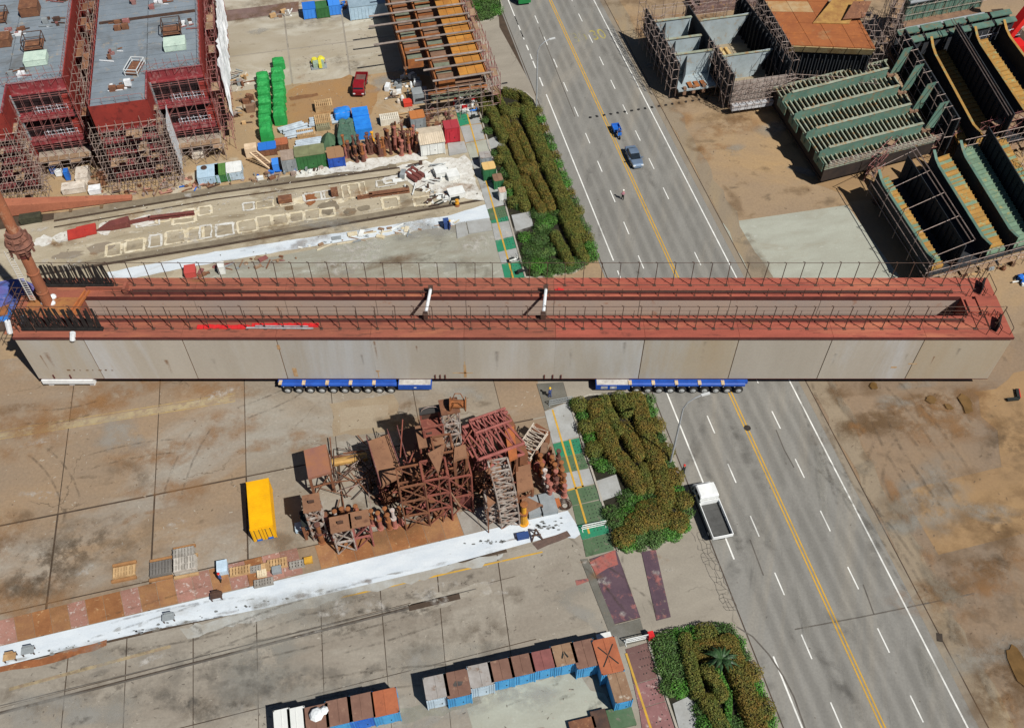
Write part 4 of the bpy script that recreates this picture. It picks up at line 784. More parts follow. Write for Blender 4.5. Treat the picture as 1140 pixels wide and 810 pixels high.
# planter at the bottom edge
row([(763, 711), (768, 735), (776, 770)], 2.0, O_, 'olive hedge row left of the palm in the planter at the bottom edge')
row([(782, 722), (796, 722), (808, 718)], 3.2, B_, 'wide russet hedge across the top above the palm, bottom planter')
row([(810, 715), (822, 745), (836, 785), (848, 825)], 3.0, B_, 'long russet hedge row on the road side of the bottom planter')
row([(787, 745), (796, 757), (803, 772)], 2.0, O_, 'leaf shaped hedge just below the palm in the bottom planter')
row([(787, 780), (797, 797), (806, 815)], 2.3, O_, 'olive hedge beside the grey slab, lowest in the bottom planter')
row([(800, 745), (812, 770), (812, 810)], 1.0, F_, 'thin fresh green strip between the hedges of the bottom planter', .6)
for x, y, r, m, l in [(785, 704, 1.1, O_, 'round olive ball at the top edge of the bottom planter'), (835, 748, 1.1, B_, 'upper round ball at the road edge of the bottom planter'), (850, 789, 1.1, B_, 'lower round ball at the road edge of the bottom planter')]: bush(P(x, y, .7), r, 1.2, m, l)
gl = 'loose green shrub in the planter at the bottom edge'
for x, y, r in [(735, 714, 1.2), (745, 711, 1.3), (756, 707, 1.1), (770, 704, 1.1), (776, 707, 1), (738, 727, 1.4), (750, 725, 1.4), (757, 738, 1.3), (742, 742, 1.4), (752, 752, 1.4), (746, 764, 1.3), (757, 766, 1.2), (798, 702, 1.2), (810, 704, 1.2), (820, 715, 1.1), (827, 731, 1.0), (840, 763, 1.1), (845, 776, 1.1), (856, 803, 1.1), (780, 790, 1.1), (785, 806, 1.2), (815, 808, 1.5), (825, 815, 1.5)]:
    bush(P(x, y, .4), r*.76, random.uniform(.5, .85), random.choice([G_, G_, F_]), gl, group='loose green shrubs in the bottom planter', loose=1, dens=120)
for x, y, r in [(528, 4, 1.4), (538, 0, 1.6), (548, 3, 1.5), (552, 12, 1.3), (542, 16, 1.4), (534, 18, 1.2), (530, 12, 1.2), (540, 9, 1.5)]:
    bush(P(x, y, .5), r, random.uniform(1, 1.4), random.choice([G_, F_]), 'green shrub in the small planter at the top edge', group='shrubs in the top planter', loose=1, dens=100)
# palm
pp = P(800, 741); T = thing('palm', 'small dark green palm growing among the hedges of the bottom planter', 'palm', tuple(pp))
MB().tube((0, 0, 0), (.05, 0, 1.7), .16, 8, .1).build('trunk', M('palm_trunk', (96, 78, 54), fine=.3, fs=8), T, world=False)
for k in range(15):
    a0 = k*2*math.pi/15+random.uniform(-.15, .15); lift = random.uniform(.2, .8); ln = random.uniform(1.5, 1.9); b = MB(); pr = None
    for s in range(7):
        t = s/6; r = ln*t*(.6+.4*math.cos(lift)); z = 1.75+lift*1.3*math.sin(t*2.2)-.5*t*t
        c = Vector((r*math.cos(a0), r*math.sin(a0), z)); wd = .26*math.sin(.35+t*2.6)*.7+.03; sd = Vector((-math.sin(a0), math.cos(a0), -.15)).normalized()
        if pr:
            for sg in (-1, 1):
                b.add([pr, pr+sd*sg*wd+Vector((0, 0, -.1)), c+sd*sg*wd*.8+Vector((0, 0, -.12)), c], [(0, 1, 2, 3)])
        pr = c
    b.build('frond', M('palm_leaf', (52, 80, 44), (38, 62, 36), 1, rough=.5, fine=.2), T, world=False)

# ------------------------------------------------------------------ street lamps
galv = M('lamp_galvanised', (176, 180, 182), (156, 160, 162), 1, rough=.45, metal=.2, fine=.06)
def lamp(px, py, label):
    p = P(px, py); T = thing('street_lamp', label, 'street lamp', tuple(p), group='street lamps along the road')
    MB().lathe((0, 0, 0), [(.28, 0), (.28, .06), (.16, .5), (.14, .5)], 8).build('base', galv, T, world=False)
    MB().tube((0, 0, .3), (0, 0, 10.6), .13, 8, .09).build('pole', galv, T, world=False)
    pts = [Vector((0, 0, 10.5)), Vector((.35, .1, 11.4)), Vector((1.0, .25, 12.0)), Vector((1.8, .45, 12.3))]
    MB().path(pts, .07, 6).build('arm', galv, T, world=False)
    MB().bar((1.7, .42, 12.3), (2.6, .62, 12.42), .3, .12).build('lamp_head', M('lamp_head', (190, 192, 190), fine=.05), T, world=False)
lamp(746, 516, 'tall grey street lamp beside the white truck, in front of the girder'); lamp(597, 123, 'tall grey street lamp at the corner of the planter behind the girder')

# ------------------------------------------------------------------ vehicles
glass = M('vehicle_glass', (26, 32, 38), (34, 42, 50), 2, rough=.12, spec=.6, fine=0)
def wheels(T, xs, hw, r, wd=.22):
    for x in xs:
        for s in (-1, 1):
            o = MB().lathe((0, 0, 0), [(r*.6, -wd/2), (r, -wd/2+.04), (r, wd/2-.04), (r*.6, wd/2)], 12, 'Y').build('wheel', tyre, T, world=False); o.location = (x, s*hw, r)
            MB().lathe((0, s*wd*.52, 0), [(r*.55, -.01), (r*.55, .01)], 10, 'Y').build('rim', hubm, o, world=False)
def loft(b, secs):                     # secs: list of rings of equal length
    n = len(secs[0]); vs = [v for r in secs for v in r]
    fs = [(i*n+k, i*n+(k+1) % n, (i+1)*n+(k+1) % n, (i+1)*n+k) for i in range(len(secs)-1) for k in range(n)]
    return b.add(vs, fs+[tuple(range(n))[::-1], tuple(range((len(secs)-1)*n, len(secs)*n))])
def ring(x, hw, z0, z1, c=.15): return [(x, -hw+c, z0), (x, hw-c, z0), (x, hw, z0+c), (x, hw, z1-c), (x, hw-c, z1), (x, -hw+c, z1), (x, -hw, z1-c), (x, -hw, z0+c)]
# silver saloon, heading towards the camera
p = P(705.5, 178); T = thing('parked_car', 'silver grey saloon car driving on the road behind the girder', 'car', (p.x, p.y, -.02), math.atan2(-RD.y, -RD.x)); T.name = 'saloon_car'
silver = M('silver_paint', (134, 154, 176), (124, 144, 168), 1, rough=.25, metal=.5, fine=.02, spec=.5)
b = MB(); loft(b, [ring(x, hw, .28, z, .1) for x, hw, z in ((-2.35, .7, .75), (-2.2, .84, .98), (-1.3, .9, 1.02), (0, .92, .98), (1.1, .9, .96), (2.0, .82, .84), (2.3, .65, .66))]); b.build('body', silver, T, world=False)
b = MB(); loft(b, [[(x, -hw, .95), (x, hw, .95), (x, hw*.84, z), (x, -hw*.84, z)] for x, hw, z in ((-1.75, .74, 1.0), (-1.0, .8, 1.42), (.15, .8, 1.44), (1.05, .76, 1.0))]); b.build('glasshouse', glass, T, world=False)
b = MB(); loft(b, [[(x, -hw, 1.40), (x, hw, 1.40), (x, hw*.95, z), (x, -hw*.95, z)] for x, hw, z in ((-1.02, .66, 1.44), (-.5, .7, 1.49), (.0, .7, 1.49), (.22, .66, 1.45))]); b.build('roof', silver, T, world=False)
for s in (-1, 1):
    MB().box(2.02, s*.6-.18, .6, 2.3, s*.6+.18, .74).build('headlight', wrap, T, world=False); MB().box(.75, s*.98-.12, .95, .92, s*.98+.12, 1.08).build('mirror', silver, T, world=False)
    MB().box(-2.38, s*.6-.16, .7, -2.2, s*.6+.16, .84).build('tail_light', redtarp, T, world=False)
wheels(T, (-1.4, 1.4), .8, .32)
# blue cargo tricycle with a rider
p = P(687, 149); T = thing('cargo_tricycle', 'small blue cargo motor tricycle on the yellow centre line', 'tricycle', (p.x, p.y, -.02), math.atan2(-RD.y, -RD.x))
tb = M('tricycle_blue', (44, 110, 196), (36, 92, 172), 1, rough=.4, fine=.05)
b = MB(); b.box(-1.5, -.6, .5, .2, .6, .58)
for y in (-.6, .56): b.box(-1.5, y, .58, .2, y+.04, .95)
b.box(-1.5, -.6, .58, -1.46, .6, .95); b.box(.16, -.6, .58, .2, .6, .95); b.build('cargo_box', tb, T, world=False)
b = MB(); b.bar((.2, 0, .55), (1.0, 0, .6), .3, .2); b.tube((1.35, 0, .35), (1.05, 0, 1.1), .06, 6); b.tube((1.05, -.42, 1.12), (1.05, .42, 1.12), .04, 6); b.build('frame', bolt, T, world=False)
MB().box(.3, -.22, .75, .85, .22, .88).build('saddle', bolt, T, world=False); MB().box(1.1, -.3, .55, 1.25, .3, 1.05).build('front_shield', tb, T, world=False)
wheels(T, (-.9,), .55, .28, .16)
o = MB().lathe((0, 0, 0), [(.15, -.07), (.28, -.05), (.28, .05), (.15, .07)], 12, 'Y').build('wheel', tyre, T, world=False); o.location = (1.4, 0, .28)
def person(loc, rz, pose, shirt, trousers, helmet, label, base_z=0.0):
    """one skinned body; the clothes are bands of its surface"""
    T = thing('person', label, 'person', loc, rz)
    if pose == 'sit': J = {'pel': (0, 0, .92), 'ch': (.1, 0, 1.3), 'nk': (.12, 0, 1.48), 'hd': (.16, 0, 1.66), 'kl': (.42, .17, .8), 'kr': (.42, -.17, .8), 'fl': (.4, .2, .42), 'fr': (.4, -.2, .42), 'el': (.3, .3, 1.15), 'er': (.3, -.3, 1.15), 'hl': (.6, .34, 1.12), 'hr': (.6, -.34, 1.12)}
    else: J = {'pel': (0, 0, .92), 'ch': (0, 0, 1.3), 'nk': (.02, 0, 1.5), 'hd': (.04, 0, 1.66), 'kl': (.08, .1, .5), 'kr': (-.03, -.1, .5), 'fl': (.02, .12, .06), 'fr': (-.14, -.12, .06), 'el': (-.06, .27, 1.1), 'er': (.06, -.27, 1.1), 'hl': (.06, .3, .84), 'hr': (.2, -.3, .9)}
    ks = list(J); idx = {k: i for i, k in enumerate(ks)}
    E = [('pel', 'ch'), ('ch', 'nk'), ('nk', 'hd'), ('pel', 'kl'), ('kl', 'fl'), ('pel', 'kr'), ('kr', 'fr'), ('ch', 'el'), ('el', 'hl'), ('ch', 'er'), ('er', 'hr')]
    R = {'pel': .17, 'ch': .2, 'nk': .07, 'hd': .115, 'kl': .085, 'kr': .085, 'fl': .06, 'fr': .06, 'el': .06, 'er': .06, 'hl': .045, 'hr': .045}
    me = bpy.data.meshes.new('body'); me.from_pydata([J[k] for k in ks], [(idx[a], idx[b]) for a, b in E], [])
    o = bpy.data.objects.new('body', me); C.objects.link(o); sk = o.modifiers.new('s', 'SKIN')
    for k in ks:
        v = me.skin_vertices[0].data[idx[k]]; v.radius = (R[k], R[k]); v.use_root = (k == 'pel')
    o.modifiers.new('d', 'SUBSURF').levels = 1
    dg = bpy.context.evaluated_depsgraph_get(); m2 = bpy.data.meshes.new_from_object(o.evaluated_get(dg)); bpy.data.objects.remove(o)
    m2.materials.clear()
    for m in (shirt, trousers, M('skin', (190, 140, 110), fine=.05)): m2.materials.append(m)
    for f in m2.polygons: z = f.center.z; f.material_index = 1 if z < .93 and abs(f.center.y) < .26 else 2 if z > 1.5 or abs(f.center.y) > .31 else 0
    put('body', m2, None, T)
    hx, _, hz = J['hd']; MB().lathe((hx, 0, hz), [(.15, .02), (.145, .08), (.1, .15), (.03, .17)], 10).build('helmet', helmet, T, world=False)
    return T
navy = M('workwear_blue', (50, 66, 110), fine=.1); whitehat = M('helmet_white', (224, 222, 214), fine=.03); redhat = M('helmet_red', (190, 44, 40), fine=.03); yelhat = M('helmet_yellow', (216, 176, 40), fine=.03)
q = p-RD*.55; person((q.x, q.y, -.05), T.rotation_euler.z, 'sit', navy, bolt, M('helmet_blue', (40, 90, 170), fine=.03), 'person in dark clothes riding the blue cargo tricycle')
def tipper(loc, rz, cabm, bedm, floorm, label, L=6.0, cab=1.75, hw=1.02, crew=False):
    T = thing('flatbed_truck', label, 'truck', loc, rz)
    x1 = L/2; xc = x1-cab
    MB().box(-L/2+.1, -.4, .55, x1-.3, .4, .8).build('chassis', bolt, T, world=False)
    b = MB(); loft(b, [ring(x, hw-.06, z0, z, .12) for x, z0, z in ((xc, .5, 2.2), (xc+.15, .5, 2.28), (x1-.75, .5, 2.26), (x1-.3, .5, 1.45), (x1-.05, .5, 1.3), (x1, .55, 1.1))]); cabo = b.build('cab', cabm, T, world=False)
    b = MB(); b.add([(x1-.735, -hw+.2, 2.14), (x1-.735, hw-.2, 2.14), (x1-.28, hw-.16, 1.46), (x1-.28, -hw+.16, 1.46)], [(0, 1, 2, 3)[::-1]]); b.build('windscreen', glass, cabo, world=False)
    for s in (-1, 1):
        nwin = 2 if crew else 1
        for k in range(nwin):
            wl_ = (cab-1.0)/nwin; MB().box(xc+.2+k*wl_, s*(hw-.055)-.01, 1.4, xc+.1+(k+1)*wl_, s*(hw-.055)+.01, 2.05).build('side_window', glass, cabo, world=False)
        MB().box(x1-.7, s*(hw+.12)-.06, 1.35, x1-.55, s*(hw+.12)+.06, 1.75).build('mirror', bolt, cabo, world=False)
        MB().box(x1-.06, s*.7-.18, .75, x1+.03, s*.7+.18, .95).build('headlight', wrap, cabo, world=False)
    MB().box(-L/2, -hw, .85, xc-.15, hw, 1.0).build('bed_floor', floorm, T, world=False)
    for s in (-1, 1): MB().box(-L/2, s*hw-.04, 1.0, xc-.15, s*hw+.04, 1.5).build('bed_side', bedm, T, world=False)
    MB().box(-L/2-.02, -hw+.04, 1.0, -L/2+.06, hw-.04, 1.5).build('tailgate', bedm, T, world=False); MB().box(xc-.22, -hw+.04, 1.0, xc-.15, hw-.04, 1.75).build('headboard', bedm, T, world=False)
    for k in range(4): xx = -L/2+.5+k*(L-cab-1)/3.6; MB().box(xx, -hw+.06, 1.001, xx+.08, hw-.06, 1.03).build('floor_rib', floorm, T, world=False)
    wheels(T, (-L/2+1.1, x1-.9), hw-.16, .4, .3); return T
wpaint = M('truck_white', (228, 230, 228), (212, 214, 212), 1, rough=.35, fine=.03)
p = P(790.5, 573); tipper((p.x, p.y, -.02), math.atan2(RD.y, RD.x), wpaint, wpaint, M('bed_grey', (84, 84, 82), (70, 70, 68), 1, fine=.15), 'white light truck with empty grey cargo bed at the kerb beside the planter', 6.9, 2.4, 1.12, True)
p = P(402, 99); d = P(400, 108)-P(405, 84); tipper((p.x, p.y, 0), math.atan2(d.y, d.x), M('truck_red', (134, 26, 34), (116, 24, 30), 1, rough=.35, fine=.05), MATS['truck_red'], M('bed_dusty', (110, 84, 76), (90, 70, 64), 1), 'red pickup truck with open bed parked on the upper yard', 5.2, 2.0, .95)
# bus cut by the top edge
p = P(579, -6); T = thing('bus', 'dark green bus at the top edge of the road', 'bus', (p.x, p.y, -.02), math.atan2(-RD.y, -RD.x))
bgr = M('bus_green', (40, 130, 70), (34, 110, 60), 1, rough=.4, fine=.05); bdk = M('bus_roof', (70, 84, 90), (60, 74, 80), 1, rough=.4)
b = MB(); loft(b, [ring(x, 1.15, .4, z, .15) for x, z in ((-4, 2.7), (3.6, 2.75), (3.9, 2.5))]); b.build('body', bgr, T, world=False)
MB().box(-3.9, -1.0, 2.74, 3.4, 1.0, 2.84).build('roof', bdk, T, world=False); MB().box(3.84, -1.0, 1.3, 3.95, 1.0, 2.3).build('windscreen', glass, T, world=False)
for k in range(5):
    for s in (-1, 1): MB().box(-3.7+k*1.45, s*1.15-.015, 1.5, -2.5+k*1.45, s*1.15+.015, 2.2).build('side_window', glass, T, world=False)
wheels(T, (-2.6, 2.6), 1.0, .48, .28)
p = P(760, 527); person((p.x, p.y, -.02), 2.0, 'stand', bolt, bolt, redhat, 'person in dark clothes walking beside the planter above the white truck')
# ------------------------------------------------------------------ scaffolding
scaf_m = M('scaffold_tube', (150, 134, 124), (120, 100, 90), 1.0, (176, 168, 164), 2, .6, rough=.6, fine=.15, isl=.25)
scaf_red = M('scaffold_tube_red', (150, 96, 92), (120, 78, 74), 1.0, (168, 150, 146), 2, .6, fine=.15, isl=.25)
board_m = M('scaffold_board', (150, 124, 98), (124, 98, 76), 1.0, (168, 156, 142), 2, .6, fine=.2, objvar=.2)
def scaf_tubes(b, p, q, z0, z1, bays, lifts, depth, r=.04, diag=True):
    p, q = Vector((p[0], p[1], 0)), Vector((q[0], q[1], 0)); d = q-p; n = Vector((-d.y, d.x, 0)).normalized()*depth; up = Vector((0, 0, 1))
    for side in ((Vector(), n) if depth else (Vector(),)):
        for i in range(bays+1):
            a0 = p+d*i/bays+side; j = Vector((random.gauss(0, .05), random.gauss(0, .05), 0)); b.tube(a0+up*z0, a0+up*(z1+random.uniform(.2, 1.1))+j, r, 4, caps=False)
        for k in range(lifts+1):
            z = z0+(z1-z0)*k/lifts
            if k: b.tube(p+side+up*z-d.normalized()*.3, q+side+up*(z+random.uniform(-.05, .05))+d.normalized()*random.uniform(.1, .8), r, 4, caps=False)
        if diag:
            for i in range(0, bays, 2):
                k = random.randrange(lifts); b.tube(p+d*i/bays+side+up*(z0+(z1-z0)*k/lifts), p+d*min(bays, i+2)/bays+side+up*(z0+(z1-z0)*min(lifts, k+2)/lifts), r, 4, caps=False)
    if depth:
        for i in range(bays+1):
            for k in range(1, lifts+1): z = z0+(z1-z0)*k/lifts; b.tube(p+d*i/bays+up*z, p+d*i/bays+n+up*z, r, 4, caps=False)
def scaffold(label, p, q, z0, z1, bays, lifts, depth, mat=None, boards=.5, loc=None, rz=0.0, boardm=None):
    """p, q in local metres from loc"""
    T = thing('scaffold', label, 'scaffold', loc or (0, 0, 0), rz); b = MB(); scaf_tubes(b, p, q, z0, z1, bays, lifts, depth)
    b.build('tube_frame', mat or scaf_m, T, world=False, kind='stuff')
    P0, Q0 = Vector((p[0], p[1], 0)), Vector((q[0], q[1], 0)); d = Q0-P0; n = Vector((-d.y, d.x, 0)).normalized()*depth
    for k in range(1, lifts+1):
        z = z0+(z1-z0)*k/lifts-.06
        for i in range(bays):
            if random.random() < boards:
                a0, a1 = P0+d*(i+.02)/bays, P0+d*(i+.98)/bays; f = random.uniform(.5, .95)
                MB().slab([a0+n*.05+Vector((0, 0, z)), a1+n*.05+Vector((0, 0, z)), a1+n*f+Vector((0, 0, z)), a0+n*f+Vector((0, 0, z))], .05).build('deck_board', boardm or board_m, T, world=False)
    return T

# ------------------------------------------------------------------ ship blocks, top left
b_red = M('block_red', (140, 52, 44), (122, 46, 40), .5, (104, 40, 36), 1.2, .58, rough=.6, fine=.1)
b_crim = M('block_crimson', (134, 54, 58), (114, 46, 50), .6, (150, 104, 102), 1.2, .56, rough=.6, fine=.12)
b_deck = M('block_deck', (124, 134, 142), (112, 121, 128), .35, (146, 138, 126), .9, .62, (104, 108, 110), .2, .6, rough=.6, fine=.12, objvar=.05)
b_shade = M('block_inside_shade', (52, 24, 26), (38, 20, 22), .8, fine=.2)  # shade between the open decks is put into this dark red
grey_st = M('grey_steel', (142, 148, 150), (124, 130, 132), .8, rough=.6, fine=.15)
def ship_block(o, label, det):
    T = thing('ship_block', label, 'ship block', (o[0], o[1], 0), YA)
    bx = lambda n, x0, y0, z0, x1, y1, z1, m, par=T: MB().box(x0, y0, z0, x1, y1, z1).build(n, m, par, world=False)
    ZT = 13.7; D = 48
    y = 0; k = 0
    while y < D:                           # deck plates in strakes
        y1 = min(D, y+3.1)
        bx('deck_plate', .15, y+.04, ZT-.25, 7.46, y1-.04, ZT, b_deck)
        if y1 > 7.2: bx('deck_plate', 7.54, max(y, 6.6)+.04, ZT-.25, 14.9, y1-.04, ZT-.01, b_deck)
        y = y1
    for k in range(15): MB().box(.3, 1.5+k*3.1-.05, ZT, 14.8 if k > 1 else 7.3, 1.5+k*3.1+.05, ZT+.12).build('deck_stiffener', b_deck, T, world=False)
    # left half: red end bulkhead and the decks below it
    bx('end_bulkhead', 0, -.02, 9.7, 7.5, .14, ZT-.02, b_red); bx('shade_bulkhead', 0, 2.4, .3, 7.5, 2.6, 9.6, b_shade)
    for z in (9.4, 7.4, 5.4, 3.4, 1.4): bx('deck_edge', 0, -.1, z, 7.5, 2.38, z+.28, b_crim)
    bx('side_wall', -.14, 0, .5, 0, D, ZT, b_red); bx('notch_wall', 7.5, .16, 1, 7.64, 6.5, ZT, b_red); bx('coaming', 7.5, .0, ZT, 7.7, 6.5, ZT+.35, b_crim)
    # right half: decks cut open towards the camera
    bx('side_wall', 15, 6.4, 2.6, 15.16, D, ZT+.3, b_red); bx('shade_bulkhead', 7.66, 5.9, 2.6, 15, 6.1, ZT-1.52, M('inside_shade', (26, 18, 20), (40, 22, 24), 1, fine=.3))  # near-black bulkhead paints the shade inside the open decks
    bx('deck_fascia', 7.66, 6.3, ZT-1.3, 15, 6.5, ZT+.15, b_crim); bx('fascia_ledge', 7.66, 5.9, ZT-1.5, 15, 6.3, ZT-1.3, b_crim)
    for z in (9.3, 5.2):
        bx('deck_edge', 7.66, 4.9, z, 15, 5.88, z+.2, b_crim); bx('deck_fascia', 7.66, 4.85, z-.7, 15, 5.05, z-.02, b_crim)
        for x in (9.4, 11.2, 13): bx('floor_rib', x, 5, z+.2, x+.1, 6.4, z+.36, b_crim)
        b = MB()
        for x in (10, 10.9, 11.8, 12.7, 13.6, 14.5): b.tube((x, 5.0, z+.2), (x, 5.0, z+1.3), .03, 4, caps=False)
        for zz in (.75, 1.3): b.tube((10, 5.0, z+zz), (14.6, 5.0, z+zz), .035, 4, caps=False)
        for k in range(4): b.tube((10.5+k*.9, 5.1, z+.3), (9.3+k*.9, 9.0, z+3.4), .05, 4, caps=False)
        b.build('guard_rail', M('rail_silver', (190, 190, 196), fine=.1), T, world=False, kind='stuff')
        bx('web_frame', 14.2, 5.1, z+.2, 14.98, 6.3, z+2.4, b_red); bx('corner_strut', 7.7, 5.0, z-.7, 7.9, 5.2, z+3.6, grey_st)
    bx('platform', 7.8, 3.6, 2.35, 15.2, 6.6, 2.6, M('platform_grey', (158, 146, 132), (134, 118, 104), 1.0, (176, 172, 164), 2, .6))
    for k in range(5): bx('platform_board', 7.9+k*1.45, 3.3, 2.62, 9.2+k*1.45, 4.4, 2.7, board_m)
    for x in (8, 10.2, 12.5, 14.9):
        for yy in (3.8, 12, 24, 36): bx('support_leg', x, yy, 0, x+.3, yy+.3, 2.35, pipe_dark)
    bx('bottom_plate', 7.66, 6.6, 2.3, 15, D, 2.55, b_shade)
    b = MB(); scaf_tubes(b, (7.7, 4.3), (15.6, 4.3), 2.6, 12.6, 6, 6, .5, .03); scaf_tubes(b, (7.3, 6.0), (15.3, 6.0), ZT-.4, ZT+1.5, 8, 2, 0, .03); b.build('face_tubes', scaf_red, T, world=False, kind='stuff')
    # rails along the deck edges
    b = MB()
    for x, y0, y1 in ((15, 6.5, D), (0.1, 0, D)):
        k = y0
        while k < y1: b.tube((x, k, ZT), (x, k, ZT+1.1), .035, 4, caps=False); k += 1.5
        for z in (.55, 1.1): b.tube((x, y0, ZT+z), (x, y1, ZT+z), .03, 4, caps=False)
    for x in (0, 1.8, 3.6, 5.4, 7.2): b.tube((x, .05, ZT), (x, .05, ZT+1.0), .03, 4, caps=False)
    b.tube((0, .05, ZT+1), (7.2, .05, ZT+1), .03, 4, caps=False)
    b.build('guard_rail', scaf_red, T, world=False, kind='stuff')
    return T
A2 = Vector((-57.5, 107.8, 0)); A1 = A2-Vector((18.7, 3.1, 0))
loc = lambda A, x, y, z=0: A+UD*x+WD*y+Vector((0, 0, z))
for A, side, where in ((A2, 'right', 'beside the long white sheet'), (A1, 'left', 'at the left edge of the picture')):
    ship_block(A, f'red and grey ship block with open decks, {where}', 0)
    scaffold(f'dense scaffold in front of the red end wall of the {side} ship block', (-.8, -.4), (9.2, -.4), 0, 10.6, 9, 10, -2.2, scaf_m, .12, (A.x, A.y, 0), YA)
    scaffold(f'scaffold tower in the notch of the {side} ship block', (8.2, 3.2), (8.2, -.2), 0, 10.5, 3, 8, -1.0, scaf_m, .3, (A.x, A.y, 0), YA)
    scaffold(f'narrow scaffold along the right side of the {side} ship block', (16.9, 5.0), (16.9, 44), 0, 12.5, 18, 6, 1.3, scaf_red if side == 'right' else scaf_m, .2 if side == 'right' else .28, (A.x, A.y, 0), YA, M('board_rust', (140, 100, 74), (116, 80, 60), 1, fine=.2, objvar=.2) if side == 'left' else board_m)
    scaffold(f'low scaffold under the open decks of the {side} ship block', (7.8, 3.4), (15.4, 3.4), 0, 2.4, 5, 1, -.9, scaf_m, .3, (A.x, A.y, 0), YA)
def sheet(label, pts, z0, z1, mat, amp=.15, n=14, name='hanging_sheet'):
    """cloth hung along a ground polyline"""
    b = MB(); vs = []; m = 6
    for i in range(n+1):
        t = i/n*(len(pts)-1); k = min(int(t), len(pts)-2); p = Vector(pts[k]).lerp(Vector(pts[k+1]), t-k)
        for j in range(m+1):
            f = j/m; vs.append((p.x+random.uniform(-amp, amp), p.y+random.uniform(-amp, amp), z0+(z1-z0)*f+random.uniform(-.1, .1)*(0 < j < m)))
    b.add(vs, [(i*(m+1)+j, (i+1)*(m+1)+j, (i+1)*(m+1)+j+1, i*(m+1)+j+1) for i in range(n) for j in range(m)])
    T = b.build(name, mat); sm = T.modifiers.new('t', 'SOLIDIFY'); sm.thickness = .03; tag(T, label, 'sheet'); return T
tarpw = M('tarp_white', (226, 228, 228), (196, 198, 200), 1.2, (160, 162, 164), 1.6, .64, fine=.12)
sheet('long crumpled white sheet hung down the right side of the right ship block', [loc(A2, 17.2, 8), loc(A2, 17.3, 38)], 3.5, 12.0, tarpw, .25, 40)
sheet('white sheet hung in the notch of the right ship block', [loc(A2, 9.0, 4.4), loc(A2, 9.1, -.6)], 1.0, 9.5, M('tarp_pale', (206, 210, 212), (190, 194, 196), 1), .04, 10)
# gear on the decks
def crate(label, p, sx, sy, sz, mat, rz=YA, name='crate', cat='crate', lid=None, group=None):
    T = thing(name, label, cat, (p[0], p[1], p[2] if len(p) > 2 else 0), rz, group)
    MB().box(-sx/2, -sy/2, .08, sx/2, sy/2, sz-.05).build('box', mat, T, world=False)
    MB().box(-sx/2-.04, -sy/2-.04, sz-.05, sx/2+.04, sy/2+.04, sz+.02).build('lid', lid or mat, T, world=False)
    MB().box(-sx/2, -sy/2+.1, 0, sx/2, -sy/2+.25, .08).build('skid', pipe_dark, T, world=False); MB().box(-sx/2, sy/2-.25, 0, sx/2, sy/2-.1, .08).build('skid', pipe_dark, T, world=False)
    for s in (-1, 1): MB().box(s*sx/2-.03, -sy/2-.03, .08, s*sx/2+.03, -sy/2+.03, sz).build('corner_post', mat, T, world=False)
    return T
pale_green = M('pale_green', (190, 208, 192), (170, 190, 176), 1, (140, 150, 140), 1.6, .64)
rusty = M('rusty_iron', (124, 84, 60), (100, 68, 52), 1.2, (150, 110, 80), 2, .6, fine=.25)
ochre = M('ochre_steel', (196, 150, 52), (170, 128, 48), 1, fine=.15)
crate('pale green box on the deck of the right ship block', loc(A2, 11.6, 12.2, 13.7), 3.0, 2.4, 1.0, pale_green, name='deck_box', cat='box')
crate('pale green box on the deck of the left ship block', loc(A1, 11.2, 11.6, 13.7), 3.0, 2.4, 1.0, pale_green, name='deck_box', cat='box')
crate('rusty bin on the deck of the left ship block', loc(A1, 9.2, 25.5, 13.7), 2.6, 2.6, 1.5, rusty, name='bin', cat='bin')
crate('small dark rusty box on the deck of the left ship block', loc(A1, 6.2, 17.5, 13.7), 2.0, 2.2, 1.3, rusty, name='bin', cat='bin')
def frame_thing(label, p, sx, sy, h, mat, rz=YA, name='lifting_trestle', cat='trestle'):
    b = MB()
    for x in (-sx/2, sx/2):
        for y in (-sy/2, sy/2): b.tube((x, y, 0), (x, y, h), .07, 5)
        b.tube((x, -sy/2, h), (x, sy/2, h), .07, 5); b.tube((x, -sy/2, h*.5), (x, sy/2, h*.5), .05, 5)
    for y in (-sy/2, sy/2): b.tube((-sx/2, y, h), (sx/2, y, h), .07, 5); b.tube((-sx/2, y, h*.5), (sx/2, y, h*.5), .05, 5)
    T = thing(name, label, cat, tuple(p), rz); b.build('tubes', mat, T, world=False); MB().box(-sx/2, -sy/2, h*.25, sx/2, sy/2, h*.3).build('shelf', rusty, T, world=False); return T
frame_thing('rusty lifting frame behind the pale green box on the right block', loc(A2, 11.2, 16.2, 13.7), 2.6, 2.6, 1.8, pipe_dark)
frame_thing('rusty lifting frame behind the pale green box on the left block', loc(A1, 10.6, 15.5, 13.7), 2.6, 2.6, 1.8, pipe_dark)
frame_thing('white trestle frame on the left half of the right block deck', loc(A2, 6.0, 7.6, 13.7), 1.8, 3.2, 1.0, M('trestle_white', (188, 192, 192), fine=.1), YA-.3)
frame_thing('dark trestle at the top of the right block deck', loc(A2, 11.2, 27, 13.7), 2.0, 2.0, 1.6, pipe_dark)
frame_thing('dark trestle beside the ochre beam on the left block deck', loc(A1, 5.2, 24.5, 13.7), 1.3, 3.0, 1.4, pipe_dark)
T = single('beam', MB().box(-.35, -4, 0, .35, 4, .8).box(-.6, -4, .8, .6, 4, .95), ochre, 'ochre yellow beam on the deck at the left picture edge', 'beam', loc=tuple(loc(A1, 1.8, 26, 13.7)), rz=YA-.35)
